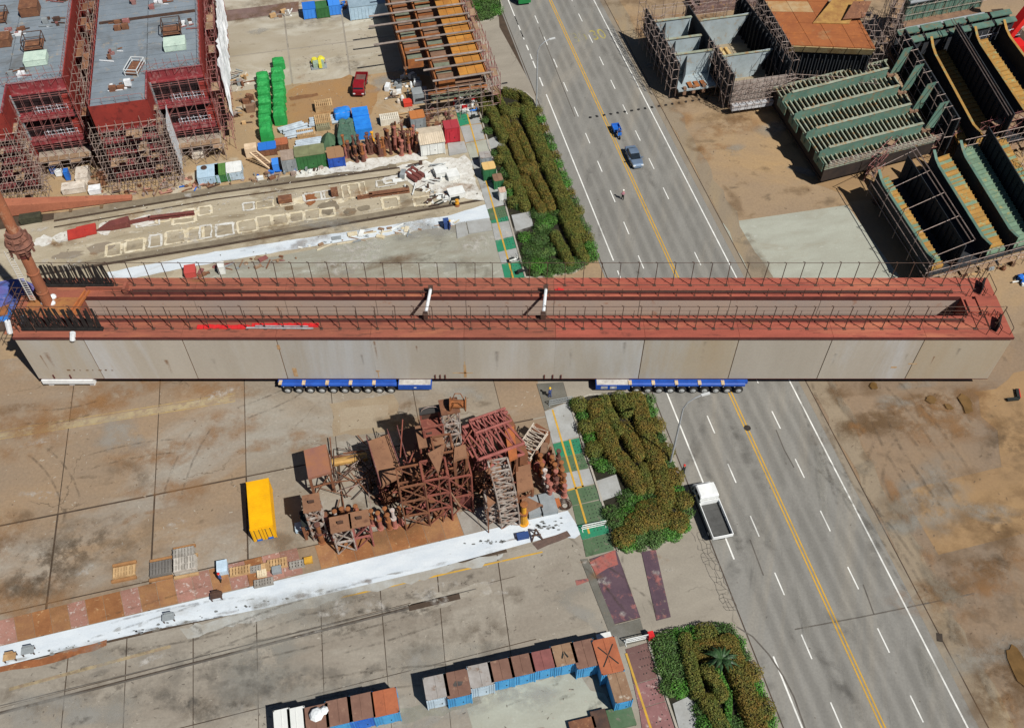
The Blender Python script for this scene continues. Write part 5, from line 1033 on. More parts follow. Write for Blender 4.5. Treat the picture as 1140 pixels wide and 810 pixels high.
T = single('beam', MB().box(-.3, -4, 0, .3, 4, .6).box(-.45, -4, .6, .45, 4, .72), M('beam_pink', (152, 110, 104), (130, 96, 90), 1), 'pinkish steel beam lying near the top of the right block deck', 'beam', loc=tuple(loc(A2, 5.2, 29.5, 13.7)), rz=YA+.05)
T = single('beam', MB().box(-7, -.12, 0, 7, .12, .35), pipe_dark, 'thin dark beam lying across the right block deck', 'beam', loc=tuple(loc(A2, 7.5, 21.2, 13.7)), rz=YA+.03)
def deck_gear(label, A, x, y, n, mats):
    T = thing('deck_gear', label, 'deck gear', tuple(loc(A, x, y, 13.7)), YA)
    for k in range(n):
        px_, py_ = random.uniform(-1.2, 1.2), random.uniform(-1.2, 1.2); sz = random.uniform(.15, .5); h = random.uniform(.15, .9)
        (MB().box(px_-sz, py_-sz*.6, 0, px_+sz, py_+sz*.6, h) if k % 3 else MB().bar((px_-1, py_, .15), (px_+1, py_+random.uniform(-.8, .8), .15), .12)).build('piece', random.choice(mats), T, world=False)
gmx = [rusty, grey_st, pipe_dark, tarpw, scaf_red]
for A, nm, spots in ((A2, 'right', [(3.5, 20, 'left middle'), (9.2, 24.5, 'upper middle'), (13.2, 28, 'upper right'), (2.2, 12, 'left edge'), (4, 4, 'near end'), (13, 17.5, 'right edge')]), (A1, 'left', [(12.6, 22, 'right edge'), (3, 10, 'near left edge'), (8.6, 9, 'near end'), (13, 29, 'upper right'), (7.5, 20.5, 'middle')])):
    for x, y, wd_ in spots: deck_gear(f'small loose gear at the {wd_} of the {nm} ship block deck', A, x, y, 9, gmx)
for A in (A1, A2):
    for k in range(26): c = loc(A, random.uniform(.5, 14.5), random.uniform(1, 40)); blob(c, random.uniform(.4, 2), random.uniform(.2, .9), YA, random.choice([s_rust, s_grey, s_dark, s_white, s_oil]), [o for o in C.objects if o.name.startswith('ship_block')][0 if A is A2 else 1] , 13.705+.0008*k) if False else None
# goods on the ground between the blocks
crate('long white bench box on the ground between the ship blocks', P(84, 212), 3.2, 1.6, 1.0, M('dirty_white', (206, 198, 186), (180, 170, 156), 1, (140, 120, 100), 1.6, .6), name='tool_box', cat='box')
crate('white machine cabinet on the ground between the ship blocks', P(95, 201), 1.7, 2.6, 1.6, MATS['dirty_white'], name='machine_cabinet', cat='cabinet')
crate('small white box next to the machine cabinet near the jib beam', P(107, 214), 1.6, 1.2, .9, MATS['tarp_white'], name='tool_box', cat='box')
crate('small blue drum crate between the ship blocks', P(61, 192), .8, .8, 1.0, MATS['tricycle_blue'], name='drum_crate', cat='crate')
crate('white bucket crate beside the blue drum crate', P(67, 195), .9, .7, .9, wrap, name='drum_crate', cat='crate')
crate('tall blue cabinet right of the white bucket crate', P(77, 199), .6, .9, 1.6, MATS['tricycle_blue'], name='drum_crate', cat='crate')
crate('white bags on a pallet under the right ship block decks', P(221, 171), 1.6, 2.6, .8, MATS['dirty_white'], name='tool_box', cat='box')

# ------------------------------------------------------------------ steel section with long poles, top centre
o_plate = M('orange_plate', (176, 124, 56), (160, 108, 50), .6, (190, 120, 44), 1.4, .6, fine=.2, objvar=.1)
o_edge = M('orange_edge', (158, 98, 52), (128, 80, 50), 1, fine=.2)
gg = M('cell_greygreen', (116, 122, 104), (100, 104, 88), .8, (90, 82, 66), 1.6, .62, fine=.2)
cell_b = M('cell_brown', (134, 106, 84), (112, 86, 70), .8, fine=.2)
O = P(543, 86, 6.0); O.z = 0; t_slotshade = M('slot_shade', (40, 34, 32), (54, 44, 38), 1, fine=.2)  # near-black puts the shade of the green panel's slots into the colour
T = thing('steel_section', 'orange rusty steel section with long poles across it, top centre', 'steel section', tuple(O), YA)
bx = lambda n, x0, y0, z0, x1, y1, z1, m, par=T: MB().box(x0, y0, z0, x1, y1, z1).build(n, m, par, world=False)
for k in range(9):
    y0 = 1.5+k*3.3
    for j in range(3): bx('top_plate', -4.1+j*1.35, y0+.04, 5.7, -2.8+j*1.35, y0+3.2, 6.0, o_plate)
    bx('edge_rib', -.02, y0, 5.5, .12, y0+3.26, 6.25, o_edge)
    for c, (x0, x1) in enumerate(((-8.0, -4.9), (-11.8, -8.8), (-15, -12.8))):
        if c == 2 or (c == 1 and k < 2): continue
        for half in (0, 1):
            ya = y0+half*1.65
            bx('cell_floor', x0+.55, ya+.3, 4.9, x1-.1, ya+(1.3 if half else 1.5), 5.25 if half else 5.5, gg if (half+k+c) % 2 else cell_b)
            bx('cell_web', x0+.5, ya-.06, 4.0, x1, ya+.06, 5.6, cell_b if half else o_edge)
        bx('cell_wall', x0, y0, 3, x0+.22, y0+3.26, 5.95, o_edge)
    xl = -8.2 if k < 2 else -12
    bx('keel_plate', xl, y0-.02, 4.0, 0, y0+3.28, 4.3, cell_b)
bx('front_edge', -9.5, -.6, 4.6, -.2, -.4, 5.0, o_edge); bx('front_shelf', -9, -.3, 3.4, -1, 1.2, 3.6, gg)
for x in (-7.8, -.6):
    for y in (1.8, 14, 28): bx('support_leg', x, y, 0, x+.4, y+.4, 4.0, pipe_dark)
T = thing('pole_rack', 'long grey scaffold poles laid across the orange steel section', 'poles', tuple(O), YA)
for k in range(11):
    y = .3+k*2.9; x0 = -16.5+random.uniform(-1, 1) if k in (4, 6, 7) else -8.5-min(k, 4)*.9+random.uniform(-1, .6); z = 6.45+random.uniform(0, .25)
    MB().tube((x0, y-.15, z), (.7+random.uniform(-.6, .4), y+random.uniform(-.1, .3), z+.1), .17, 6).build('pole', M('pole_grey', (150, 138, 130), (122, 110, 102), .8, fine=.2, objvar=.15), T, world=False)
scaffold('rusty scaffold along the road side of the orange steel section', (.6, -.8), (.6, 28), 0, 6.6, 13, 4, -1.2, scaf_red, .3, tuple(O), YA)
scaffold('small scaffold at the near end of the orange steel section', (-10, -1.2), (.5, -1.2), 0, 5.2, 6, 3, 1.0, scaf_m, .2, tuple(O), YA)
# ------------------------------------------------------------------ plate blocks, top right
def patch(pts, z):
    """ground plan from its four top corners: near-left, near-right, far-right, far-left"""
    a0, b0, c0, d0 = [P(x, y, z) for x, y in pts]
    def q(s, t, dz=0.0): v = a0.lerp(b0, s).lerp(d0.lerp(c0, s), t); return Vector((v.x, v.y, z+dz))
    return q
def wall(b, p, q, z0, z1, t=.12):
    p, q = Vector(p), Vector(q); d = (q-p); d.z = 0; n = Vector((-d.y, d.x, 0)).normalized()*t/2
    b.add([(p-n).to_tuple()[:2]+(z0,), (q-n).to_tuple()[:2]+(z0,), (q+n).to_tuple()[:2]+(z0,), (p+n).to_tuple()[:2]+(z0,), (p-n).to_tuple()[:2]+(z1,), (q-n).to_tuple()[:2]+(z1,), (q+n).to_tuple()[:2]+(z1,), (p+n).to_tuple()[:2]+(z1,)], [(3, 2, 1, 0), (4, 5, 6, 7), (0, 1, 5, 4), (1, 2, 6, 5), (2, 3, 7, 6), (3, 0, 4, 7)]); return b
t_green = M('panel_green', (94, 122, 108), (78, 106, 94), .5, (118, 104, 78), 1.2, .58, rough=.6, fine=.12)
t_pale = M('panel_pale', (150, 156, 138), (128, 134, 116), .7, (148, 118, 80), 1.4, .57, fine=.15)
t_dark = M('panel_dark', (46, 50, 54), (38, 40, 44), .6, (74, 66, 56), 1.2, .62, fine=.15)  # webs and bulkhead carry the shade of their faces in this colour
t_ochre = M('panel_ochre', (166, 128, 66), (148, 110, 56), .6, (140, 146, 104), 1.2, .58, fine=.18, objvar=.1)
t_blue = M('panel_bluegrey', (158, 170, 174), (142, 152, 154), .5, (150, 134, 110), 1.0, .62, rough=.6, fine=.1)
# green grillage with four webs
Q = patch([(920, 184), (1042, 153), (988, 66), (862, 97)], 4.0)
T = thing('stiffened_panel', 'green stiffened deck panel with four upright webs, beside the brown paving', 'steel panel', tuple(Q(.5, .5, -4)))
b = MB(); b.prism([Q(0, 0), Q(1, 0), Q(1, 1), Q(0, 1)], 1.0, 1.2); b.build('base_plate', t_slotshade, T)
NS = 25
for i in range(NS): s = .01+.96*i/(NS-1); wall(MB(), Q(s, .005), Q(s, .995), 1.22, 3.6, .1).build('stiffener', t_slotshade, T); wall(MB(), Q(s, .005), Q(s, .995), 3.61, 4.0, .2).build('stiffener_flange', t_pale, T)
for t in (.0, 1.0): wall(MB(), Q(-.01, t), Q(1, t), 3.2, 4.02, .12).build('edge_bar', t_pale, T); wall(MB(), Q(-.01, t), Q(1, t), 1.22, 3.19, .1).build('lower_wall', t_slotshade, T)
for t in (.10, .335, .57, .80):
    p, q = Q(.05, t), Q(.9, t); wl_ = MB(); d = (q-p).normalized()
    wl_.slab([Vector((p.x, p.y, 3.2))-d*1.6, Vector((q.x, q.y, 3.2)), Vector((q.x, q.y, 5.5)), Vector((p.x, p.y, 5.4)), Vector((p.x, p.y, 5.0))-d*1.4], .14); we = wl_.build('web', t_green, T)
    MB().bar(p+Vector((0, 0, 1.45)), q+Vector((0, 0, 1.55)), .45, .08).build('flange', t_pale, we)
    MB().slab([Q(-.02, t-.09, .2), Q(-.02, t+.06, .2), Q(-.02, t+.06, -1.2), Q(-.02, t-.09, -1.2)], .1).build('end_plate', t_green, T)
    e = Q(.93, t); MB().slab([e+Vector((0, 0, .2)), e+UD*1.5+Vector((0, 0, .4)), e+UD*2.9+WD*.6+Vector((0, 0, 4.4)), e+UD*1.3+WD*.4+Vector((0, 0, 4.3))], .12).build('bracket_plate', t_green, T)
    MB().box(-.5, -.4, 4, .9, .5, 4.35, YA, (e.x, e.y, 0)).build('bracket_foot', cell_b, T)
for s, t in ((.1, .1), (.9, .1), (.1, .9), (.9, .9), (.5, .5)): MB().box(-.4, -.4, 0, .4, .4, 1.0, YA, tuple(Q(s, t, -4))).build('support_leg', pipe_dark, T)
b = MB()
for k in range(4):
    z = 4.5+.35*k
    b.tube(Q(.0, -.03, .2+.3*k), Q(1.02, -.035, .2+.3*k), .04, 4, caps=False)
for k in range(22): b.tube(Q(k/21, -.03, 0), Q(k/21, -.03, 1.2), .04, 4, caps=False)
b.build('guard_rail', scaf_m, T, kind='stuff')
# dark bulkhead right of it
p, q = Q(1.12, -.05), Q(1.14, 1.1)
T = thing('bulkhead', 'dark upright bulkhead with pale tubes, right of the green webbed panel', 'bulkhead', tuple(Vector((p.x, p.y, 0)).lerp(Vector((q.x, q.y, 0)), .5)))
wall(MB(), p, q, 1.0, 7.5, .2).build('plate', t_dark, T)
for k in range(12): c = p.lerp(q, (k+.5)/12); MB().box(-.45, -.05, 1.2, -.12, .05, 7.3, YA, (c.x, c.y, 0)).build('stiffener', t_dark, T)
b = MB(); n = -UD*1.4
for k in range(9): c = p.lerp(q, k/8); c.z = 0; b.tube(c+n+Vector((0, 0, 1)), c+n+Vector((0, 0, 8.2)), .06, 4, caps=False); b.tube(c+n+Vector((0, 0, 7.4)), c+Vector((0, 0, 7.6)), .06, 4, caps=False); b.tube(c+n+Vector((0, 0, 4.4)), c+Vector((0, 0, 4.4)), .06, 4, caps=False)
for z in (3, 4.8, 6.4, 8): b.tube(Vector((p.x, p.y, z))+n, Vector((q.x, q.y, z))+n, .06, 4, caps=False)
b.build('tube_frame', scaf_m, T, kind='stuff')
# webbed blocks on the right: tall webs run away from the camera, ribbed floors between them
def web_block(label, corners, z, webs, floors, H, name='webbed_block'):
    q = patch(corners, z); T = thing(name, label, 'steel block', tuple(q(.5, .5, -z)))
    b = MB(); b.prism([q(0, 0), q(1, 0), q(1, 1), q(0, 1)], z-.9, z-.6); b.build('base_plate', t_dark, T)
    for s, h, top, plain in webs:
        b = MB()
        if plain: wall(b, q(s, .0), q(s, 1), z-.6, z+h, .14)
        else:
            prof = [(0, h*.55), (.03, h*.2+.3), (.1, h*.06), (.86, 0), (.93, h*.25), (1, h*.85)]
            n = len(prof); vs = []
            for t, dz in prof: vs += [q(s, t, dz*.6), q(s, t, -.6)]
            for t, dz in prof: a0 = q(s, t, 0)+UD*.14; vs += [a0+Vector((0, 0, dz*.6)), a0-Vector((0, 0, .6))]
            fs = []
            for i in range(n-1): fs += [(2*i, 2*i+1, 2*i+3, 2*i+2), (2*n+2*i, 2*n+2*i+2, 2*n+2*i+3, 2*n+2*i+1), (2*i, 2*i+2, 2*n+2*i+2, 2*n+2*i)]
            for vv in range(len(vs)): vs[vv] = vs[vv]+Vector((0, 0, h if vv % 2 == 0 else 0))
            b.add(vs, fs)
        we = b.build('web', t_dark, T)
        if not plain:
            f = MB()
            for (t0, d0), (t1, d1) in zip(prof, prof[1:]): f.bar(q(s, t0, d0*.6+h+.04)+UD*.07, q(s, t1, d1*.6+h+.04)+UD*.07, .42, .07)
            f.build('flange', top, we)
            for k in range(16): c = q(s, .08+.055*k, -.6)+UD*.14; MB().slab([c, c+UD*.5, c+UD*.12+Vector((0, 0, h*.9)), c+Vector((0, 0, h*.9))], .08).build('tripping_bracket', t_dark, we)
        else:
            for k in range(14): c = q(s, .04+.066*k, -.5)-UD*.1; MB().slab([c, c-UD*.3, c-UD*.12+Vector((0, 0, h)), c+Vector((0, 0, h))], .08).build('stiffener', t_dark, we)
    for s0, s1, m, n, zf in floors:
        for k in range(n):
            t0, t1 = k/n+.004, (k+.8)/n
            b = MB(); b.add([q(s0, t0, zf), q(s1, t0, zf), q(s1, t1, zf+.06), q(s0, t1, zf+.06), q(s0, t0, zf-.4), q(s1, t0, zf-.4), q(s1, t1, zf-.34), q(s0, t1, zf-.34)], [(0, 1, 2, 3), (7, 6, 5, 4), (0, 4, 5, 1), (1, 5, 6, 2), (2, 6, 7, 3), (3, 7, 4, 0)]); b.build('floor_plate', m if not isinstance(m, list) else random.choice(m), T)
            wall(MB(), q(s0, (k+.9)/n), q(s1, (k+.9)/n), z+zf-.4, z+zf+.22, .1).build('floor_rib', m if not isinstance(m, list) else m[0], T)
    for s, t in ((.05, .05), (.95, .05), (.05, .95), (.95, .95)): MB().box(-.4, -.4, 0, .4, .4, z-.9, YA, tuple(q(s, t, -z))).build('support_leg', pipe_dark, T)
    return q, T
t_gro = M('panel_green_floor', (112, 136, 114), (96, 120, 100), .7, (150, 140, 90), 1.0, .6, fine=.15, objvar=.1)
q, T = web_block('steel block with curved green edged webs near the right end of the girder', [(1034, 303), (1184, 262), (1119, 152), (972, 205)], 3.2,
    [(.0, 1.7, t_green, False), (.2, 3.4, t_green, True), (.4, 1.7, t_green, False), (.6, 1.7, t_green, False), (.8, 3.4, t_green, True)],
    [(.015, .1, [t_ochre, t_gro], 24, .5), (.415, .55, [t_ochre, t_ochre, t_gro], 24, .5), (.615, .77, t_gro, 24, .5), (.81, .98, [t_ochre, t_gro], 24, .3)], 2)
b = MB()
for k in range(5): b.tube(q(-.02, k/4, -2), q(-.02, k/4, 3.2), .06, 4, caps=False); b.tube(q(-.02, k/4, 3), q(.26, k/4+.02, 3.6), .05, 4, caps=False)
for z in (-.5, .7, 1.9): b.tube(q(-.03, -.02, z), q(-.03, 1.02, z), .07, 4, caps=False); b.tube(q(-.05, -.03, z), q(1.0, -.03, z), .06, 4, caps=False)
for k in range(16): b.tube(q(k/15, -.03, -3), q(k/15, -.03, 2.2), .05, 4, caps=False)
for s in (.2, .23): b.tube(q(s, -.02, 4.6), q(s, 1.03, 4.6), .08, 4, caps=False)
b.build('guard_rail', scaf_m, T, kind='stuff')
for k in range(6): MB().slab([q(.1+k*.14, -.05, -1.2), q(.22+k*.14, -.05, -1.2), q(.22+k*.14, -.01, -1.2), q(.1+k*.14, -.01, -1.2)], .06).build('deck_board', board_m, T)
q, T = web_block('steel block with yellow edged webs and dark bays, right of the dark bulkhead', [(1072, 166), (1185, 140), (1112, 40), (1020, 62)], 3.4,
    [(.1, 2.0, t_ochre, False), (.38, 4.6, t_ochre, True), (.62, 2.0, t_ochre, False), (.97, 2.0, t_ochre, False)],
    [(.0, .09, t_ochre, 20, -.2), (.12, .36, t_ochre, 22, -.3), (.64, .86, t_ochre, 22, -.1)], 2)
b = MB()
for z in (0, 1.2, 2.4): b.tube(q(-.05, -.03, z), q(1.0, -.03, z), .06, 4, caps=False)
for k in range(20): b.tube(q(k/19, -.03, -3.2), q(k/19, -.03, 2.6), .05, 4, caps=False); b.tube(q(.6+.4*random.random(), -.06, -3), q(.6+.4*random.random(), .1, 3), .05, 4, caps=False)
for s in (.33, .3): b.tube(q(s, -.02, 5), q(s, 1.03, 5), .08, 4, caps=False)
b.build('guard_rail', scaf_m, T, kind='stuff')
for k in range(5): MB().slab([q(.02+k*.18, -.06, -1), q(.18+k*.18, -.06, -1), q(.18+k*.18, -.01, -1), q(.02+k*.18, -.01, -1)], .06).build('deck_board', board_m, T)
# green beams behind, and the stepped green tiers
q = patch([(1000, 72), (1128, 44), (1112, 20), (985, 42)], 3.0)
for k in range(5):
    s0 = k/5+.01; s1 = (k+1)/5-.015
    T = thing('green_beam', f'green steel beam number {k+1} from the left in the row behind the yellow edged webs', 'beam', tuple(q((s0+s1)/2, .5, -3)), group='green beams in a row'); T['label'] = ['leftmost', 'second from left', 'middle', 'second from right', 'rightmost'][k]+' green beam in the row behind the yellow edged webs'
    for t in (.12, .45):
        MB().slab([q(s0, t, 3), q(s1, t, 3), q(s1, t+.2, 3), q(s0, t+.2, 3)], .2).build('top_flange', t_green, T); wall(MB(), q(s0, t+.1), q(s1, t+.1), 2.6, 5.9, .14).build('web', t_dark, T); MB().slab([q(s0, t, -.4), q(s1, t, -.4), q(s1, t+.2, -.4), q(s0, t+.2, -.4)], .15).build('bottom_flange', t_dark, T)
    for s in (s0, s1): wall(MB(), q(s, .2), q(s, .6), 0, 2.55, .3).build('stool', pipe_dark, T)
q = patch([(1008, 40), (1096, 22), (1082, -6), (1000, 8)], 4.0)
T = thing('tiered_block', 'stepped block of green and brown steel tiers at the upper right', 'steel block', tuple(q(.5, .5, -4)))
for k, (t, z0, z1, m) in enumerate(((-.25, .5, 1.6, t_gro), (-.02, 1.6, 3.0, cell_b), (.22, 3.0, 4.2, cell_b), (.45, 4.2, 7.8, t_green))):
    b = MB(); p0, p1, p2, p3 = q(.0, t), q(1, t), q(1, t+.3), q(0, t+.3); b.prism([p0, p1, p2, p3], z0-1.2, z1); b.build('tier', m, T)
    for j in range(9): s = j/8; wall(MB(), q(s, t)-WD*.12, q(s, t)-WD*.01, z0, z1, .12).build('rib', m, T)
    MB().tube(q(-.01, t, 0)-WD*.3+Vector((0, 0, z1-4)), q(1.01, t, 0)-WD*.3+Vector((0, 0, z1-4)), .3, 8).build('edge_tube', grey_st, T)
b = MB(); scaf_tubes(b, q(-.02, -.3), q(1, -.3), 0, 5, 12, 4, 1.0); scaf_tubes(b, q(-.12, -.3), q(-.1, 1.1), 0, 8, 8, 4, 1.0); scaf_tubes(b, q(0, .4), q(1, .4), 4, 8.5, 12, 3, .8)
b.build('tube_frame', scaf_m, T, kind='stuff')
# rust topped hull section
Zr = 8.5
T = thing('hull_section', 'rust orange topped hull section with cream edge, between grey and green blocks', 'hull section', tuple(P(915, 60)))
rp = M('rust_top', (152, 92, 52), (140, 82, 48), .5, (164, 98, 52), 1.2, .6, (150, 120, 84), .2, .66, fine=.14, objvar=.06)
g4 = lambda s, t: [P(845, -10, Zr), P(881, 50, Zr)][0].lerp(P(881, 50, Zr), 1-t).lerp(P(940, -10, Zr).lerp(P(975, 54, Zr), 1-t), s)
for i in range(4):
    for j in range(5):
        if i == 3 and j == 4: continue
        MB().prism(shrink([g4(i/4, j/5), g4((i+1)/4, j/5), g4((i+1)/4, (j+1)/5), g4(i/4, (j+1)/5)], .03), Zr-.15, Zr+random.uniform(-.01, .02)).build('top_plate', rp if (i, j) not in ((0, 3), (1, 3)) else M('rust_pale', (170, 146, 110), (160, 120, 76), .6, fine=.15), T)
cream = M('hull_edge_cream', (168, 150, 110), (150, 124, 84), .7, (140, 96, 60), 1.2, .62, fine=.15)
for i in range(6): p_, q_ = g4(i/6+.005, 0), g4((i+1)/6-.005, 0); MB().slab([Vector((p_.x, p_.y, Zr-.2)), Vector((q_.x, q_.y, Zr-.2)), Vector((q_.x, q_.y, Zr-1.4))+WD*.5, Vector((p_.x, p_.y, Zr-1.4))+WD*.5], .15).build('edge_plate', cream, T)
wall(MB(), g4(0, 0)+WD*1, g4(0, 1), 1, Zr-.2, .2).build('side_wall', t_dark, T); wall(MB(), g4(1, .05), g4(1, 1), 1, Zr-.2, .2).build('side_wall', t_dark, T); wall(MB(), g4(0, .08), g4(1, .08), 1.5, Zr-1.4, .2).build('end_wall', t_dark, T)
for i in range(14): c = g4((i+.5)/14, .06); MB().box(-.06, -.5, 1.5, .06, .05, 6.6, YA, (c.x, c.y, 0)).build('frame', t_dark, T)
b = MB(); scaf_tubes(b, g4(-.03, -.1), g4(-.03, 1), 0, 9, 10, 4, 1.2); scaf_tubes(b, g4(0, -.08), g4(1.05, -.1), 0, 4.2, 12, 3, -1.2); scaf_tubes(b, g4(1.12, .0), g4(1.12, 1), 0, 9.5, 10, 5, 1.6); b.build('tube_frame', scaf_m, T, kind='stuff')
for i in range(12): c = g4((i+.5)/12, -.1); MB().box(-.35, -.5, 1.5, .45, .3, 1.62, YA, (c.x, c.y, 0)).build('deck_board', M('board_orange', (182, 132, 84), (150, 104, 66), 1, fine=.2, objvar=.15), T)
T = thing('bracket_plate_stack', 'rusty folded plates lying on top of the orange hull section', 'plates', tuple(P(930, 14, Zr)))
MB().slab([P(905, 26, Zr+.1), P(945, 27, Zr+.1), P(962, 0, Zr+1.2), P(930, -4, Zr+1.2)], .2).build('plate', M('plate_olive', (166, 130, 72), (140, 100, 58), .8, fine=.2), T); MB().slab([P(938, 22, Zr+.6), P(962, 20, Zr+.6), P(970, 2, Zr+1.8), P(950, 2, Zr+1.8)], .2).build('plate', rusty, T)
# grey open box section
O = P(757, 72, 6.5); O.z = 0; Z = 6.5
T = thing('box_section', 'grey open topped box section with scaffold rails, right of the road at the top', 'steel section', tuple(O), YA)
bx = lambda n, x0, y0, z0, x1, y1, z1, m, par=T: MB().box(x0, y0, z0, x1, y1, z1).build(n, m, par, world=False)
bx('side_wall', 0, 0, 2.0, .15, 17, Z, t_dark); bx('floor', .15, 0, 2.0, 6.6, 17, 2.2, t_blue); bx('floor_edge', .2, -.7, 1.9, 6.6, -.02, 2.15, t_blue)
for y, z1 in ((3.2, 6.2), (8.5, 5.6), (13.5, 6.0)):
    b = MB(); b.slab([(.16, y, 2.2), (6.5, y, 2.2), (7.0, y, z1), (.16, y, z1)], .12); b.build('cross_wall', t_blue, T, world=False); bx('cross_flange', .16, y-.25, z1, 6.9, y+.25, z1+.1, t_pale)
    b = MB(); b.slab([(1.2, y-2.4, 2.25), (2.6, y-.1, 2.25), (2.4, y-.1, z1-.4)], .1); b.build('knee_plate', t_dark, T, world=False); b = MB(); b.slab([(5.6, y-2.2, 2.25), (6.6, y-.1, 2.25), (6.7, y-.1, z1-.2)], .1); b.build('knee_plate', t_blue, T, world=False)
bx('middle_wall', 7.2, -4.8, 1.5, 7.35, 17, Z, t_dark); bx('end_wall', 7.35, -4.8, 1.5, 16.2, -4.65, 5.4, M('end_wall_grey', (150, 140, 132), (124, 112, 104), .8, (170, 164, 156), 1.6, .6)); bx('right_wall', 16.2, -4.8, 1.5, 16.35, 17, 7.6, t_dark)
bx('floor', 7.35, -4.6, 1.5, 16.2, 17, 1.7, M('floor_tan', (150, 138, 116), (134, 120, 98), .6, fine=.15))
for y, z1 in ((1.2, 6.4), (11, 7.0)):
    b = MB(); b.slab([(7.4, y, 1.7), (13.6, y, 1.7), (16.1, y, z1), (7.4, y, z1-.6)], .12); b.build('cross_wall', t_blue, T, world=False); bx('cross_flange', 7.4, y-.2, z1-.3, 16.1, y+.2, z1-.2, t_pale)
for k in range(5): bx('floor_stiffener', 8.6+k*.95, -4.4, 1.7, 9.1+k*.95, -1.6, 2.0, o_edge); bx('floor_stiffener', 8.2+k*.9, 4.0, 1.7, 8.7+k*.9, 9.5, 2.1, M('stiff_cream', (196, 176, 130), (176, 140, 80), 1))
for k in range(16): bx('wall_rib', 15.8, -4+k*1.3, 1.7, 16.2, -3.9+k*1.3, 7.4, t_dark)
for x, y in ((1, -.4), (2.6, -.3), (4.2, -.4)): bx('lug', x, y-.3, 1.2, x+.5, y+.2, 2.5, cell_b)
bx('wrapped_edge', 7.2, -6.2, 1.0, 16.8, -5.4, 1.9, M('wrap_grey', (190, 192, 194), (160, 162, 166), 1.2, fine=.15))
for k in range(3): bx('plank', 2+k*1.1, -.5, 2.3, 2.7+k*1.1, .9, 2.45, o_edge)
for x, y in ((.3, 1), (.3, 15), (6, 1), (7.6, -4), (15.8, -4), (15.8, 15)): bx('support_leg', x, y, 0, x+.4, y+.4, 1.5, pipe_dark)
b = MB(); scaf_tubes(b, (-.2, -.4), (-.2, 17), 1, 7.6, 9, 4, 1.0); scaf_tubes(b, (7.0, -5), (7.0, 4), 1, 7.2, 5, 3, .8); scaf_tubes(b, (7.2, -5.6), (16.6, -5.6), 1, 5.8, 8, 5, -.9); scaf_tubes(b, (17.4, -5), (17.4, 17), 0, 8, 10, 3, 1.0); scaf_tubes(b, (1, 15.5), (16, 15.5), 3, 7, 8, 2, 1); b.build('tube_frame', scaf_m, T, world=False, kind='stuff')
# steel stock behind it
T = single('steel_stock', MB().box(-8, -2, 0, 8, 2, 1.2).box(-7, -1.5, 1.2, 6, 1.6, 2.2).box(-6.6, -1, 2.2, -2, .8, 3).box(0, -1.4, 2.2, 5, 1.2, 2.9), M('stock_plum', (118, 96, 92), (96, 76, 72), .8, (150, 120, 84), 1.4, .6, fine=.2), 'stack of plum coloured steel at the top edge behind the grey box section', 'steel stock', loc=tuple(P(815, 4)), rz=YA)
# red gantry legs, top right corner
cr = M('crane_red', (206, 34, 32), (188, 28, 28), .6, rough=.45, fine=.06); crd = M('crane_sill', (168, 56, 60), (150, 48, 52), .8, fine=.1)
p0 = P(1128, 62); T = thing('gantry_crane', 'bright red gantry crane leg in the top right corner', 'crane', tuple(p0))
top = p0+Vector((9, 6, 22))
for off in (Vector((-2.2, 1.5, .8)), Vector((2.4, -3.0, .8))): MB().bar(p0+off, top+off*.3, 1.5, 1.3).build('leg', cr, T)
MB().bar(p0+Vector((-2, 3, 12)).lerp(top-p0, .0), p0+Vector((9, 0, 11)), 1.0, 1.0).build('brace', cr, T)
a0, a1 = P(1098, 22), P(1160, 96); MB().bar(a0+Vector((0, 0, .8)), a1+Vector((0, 0, .8)), 2.0, 1.4).build('sill_beam', crd, T)
for t in (.2, .5, .8): c = a0.lerp(a1, t); MB().box(-.9, -.9, 0, .9, .9, .1, YA, c).build('bogie', pipe_dark, T)
MB().box(-1.2, -1.2, 1.5, 1.2, 1.2, 3.2, YA, P(1124, 66)).build('machine_house', cr, T)
b = MB(); strip(b, P(1110, 10), P(1230, 140), 2.2, -.03); struct('crane_track', b, g_dark)
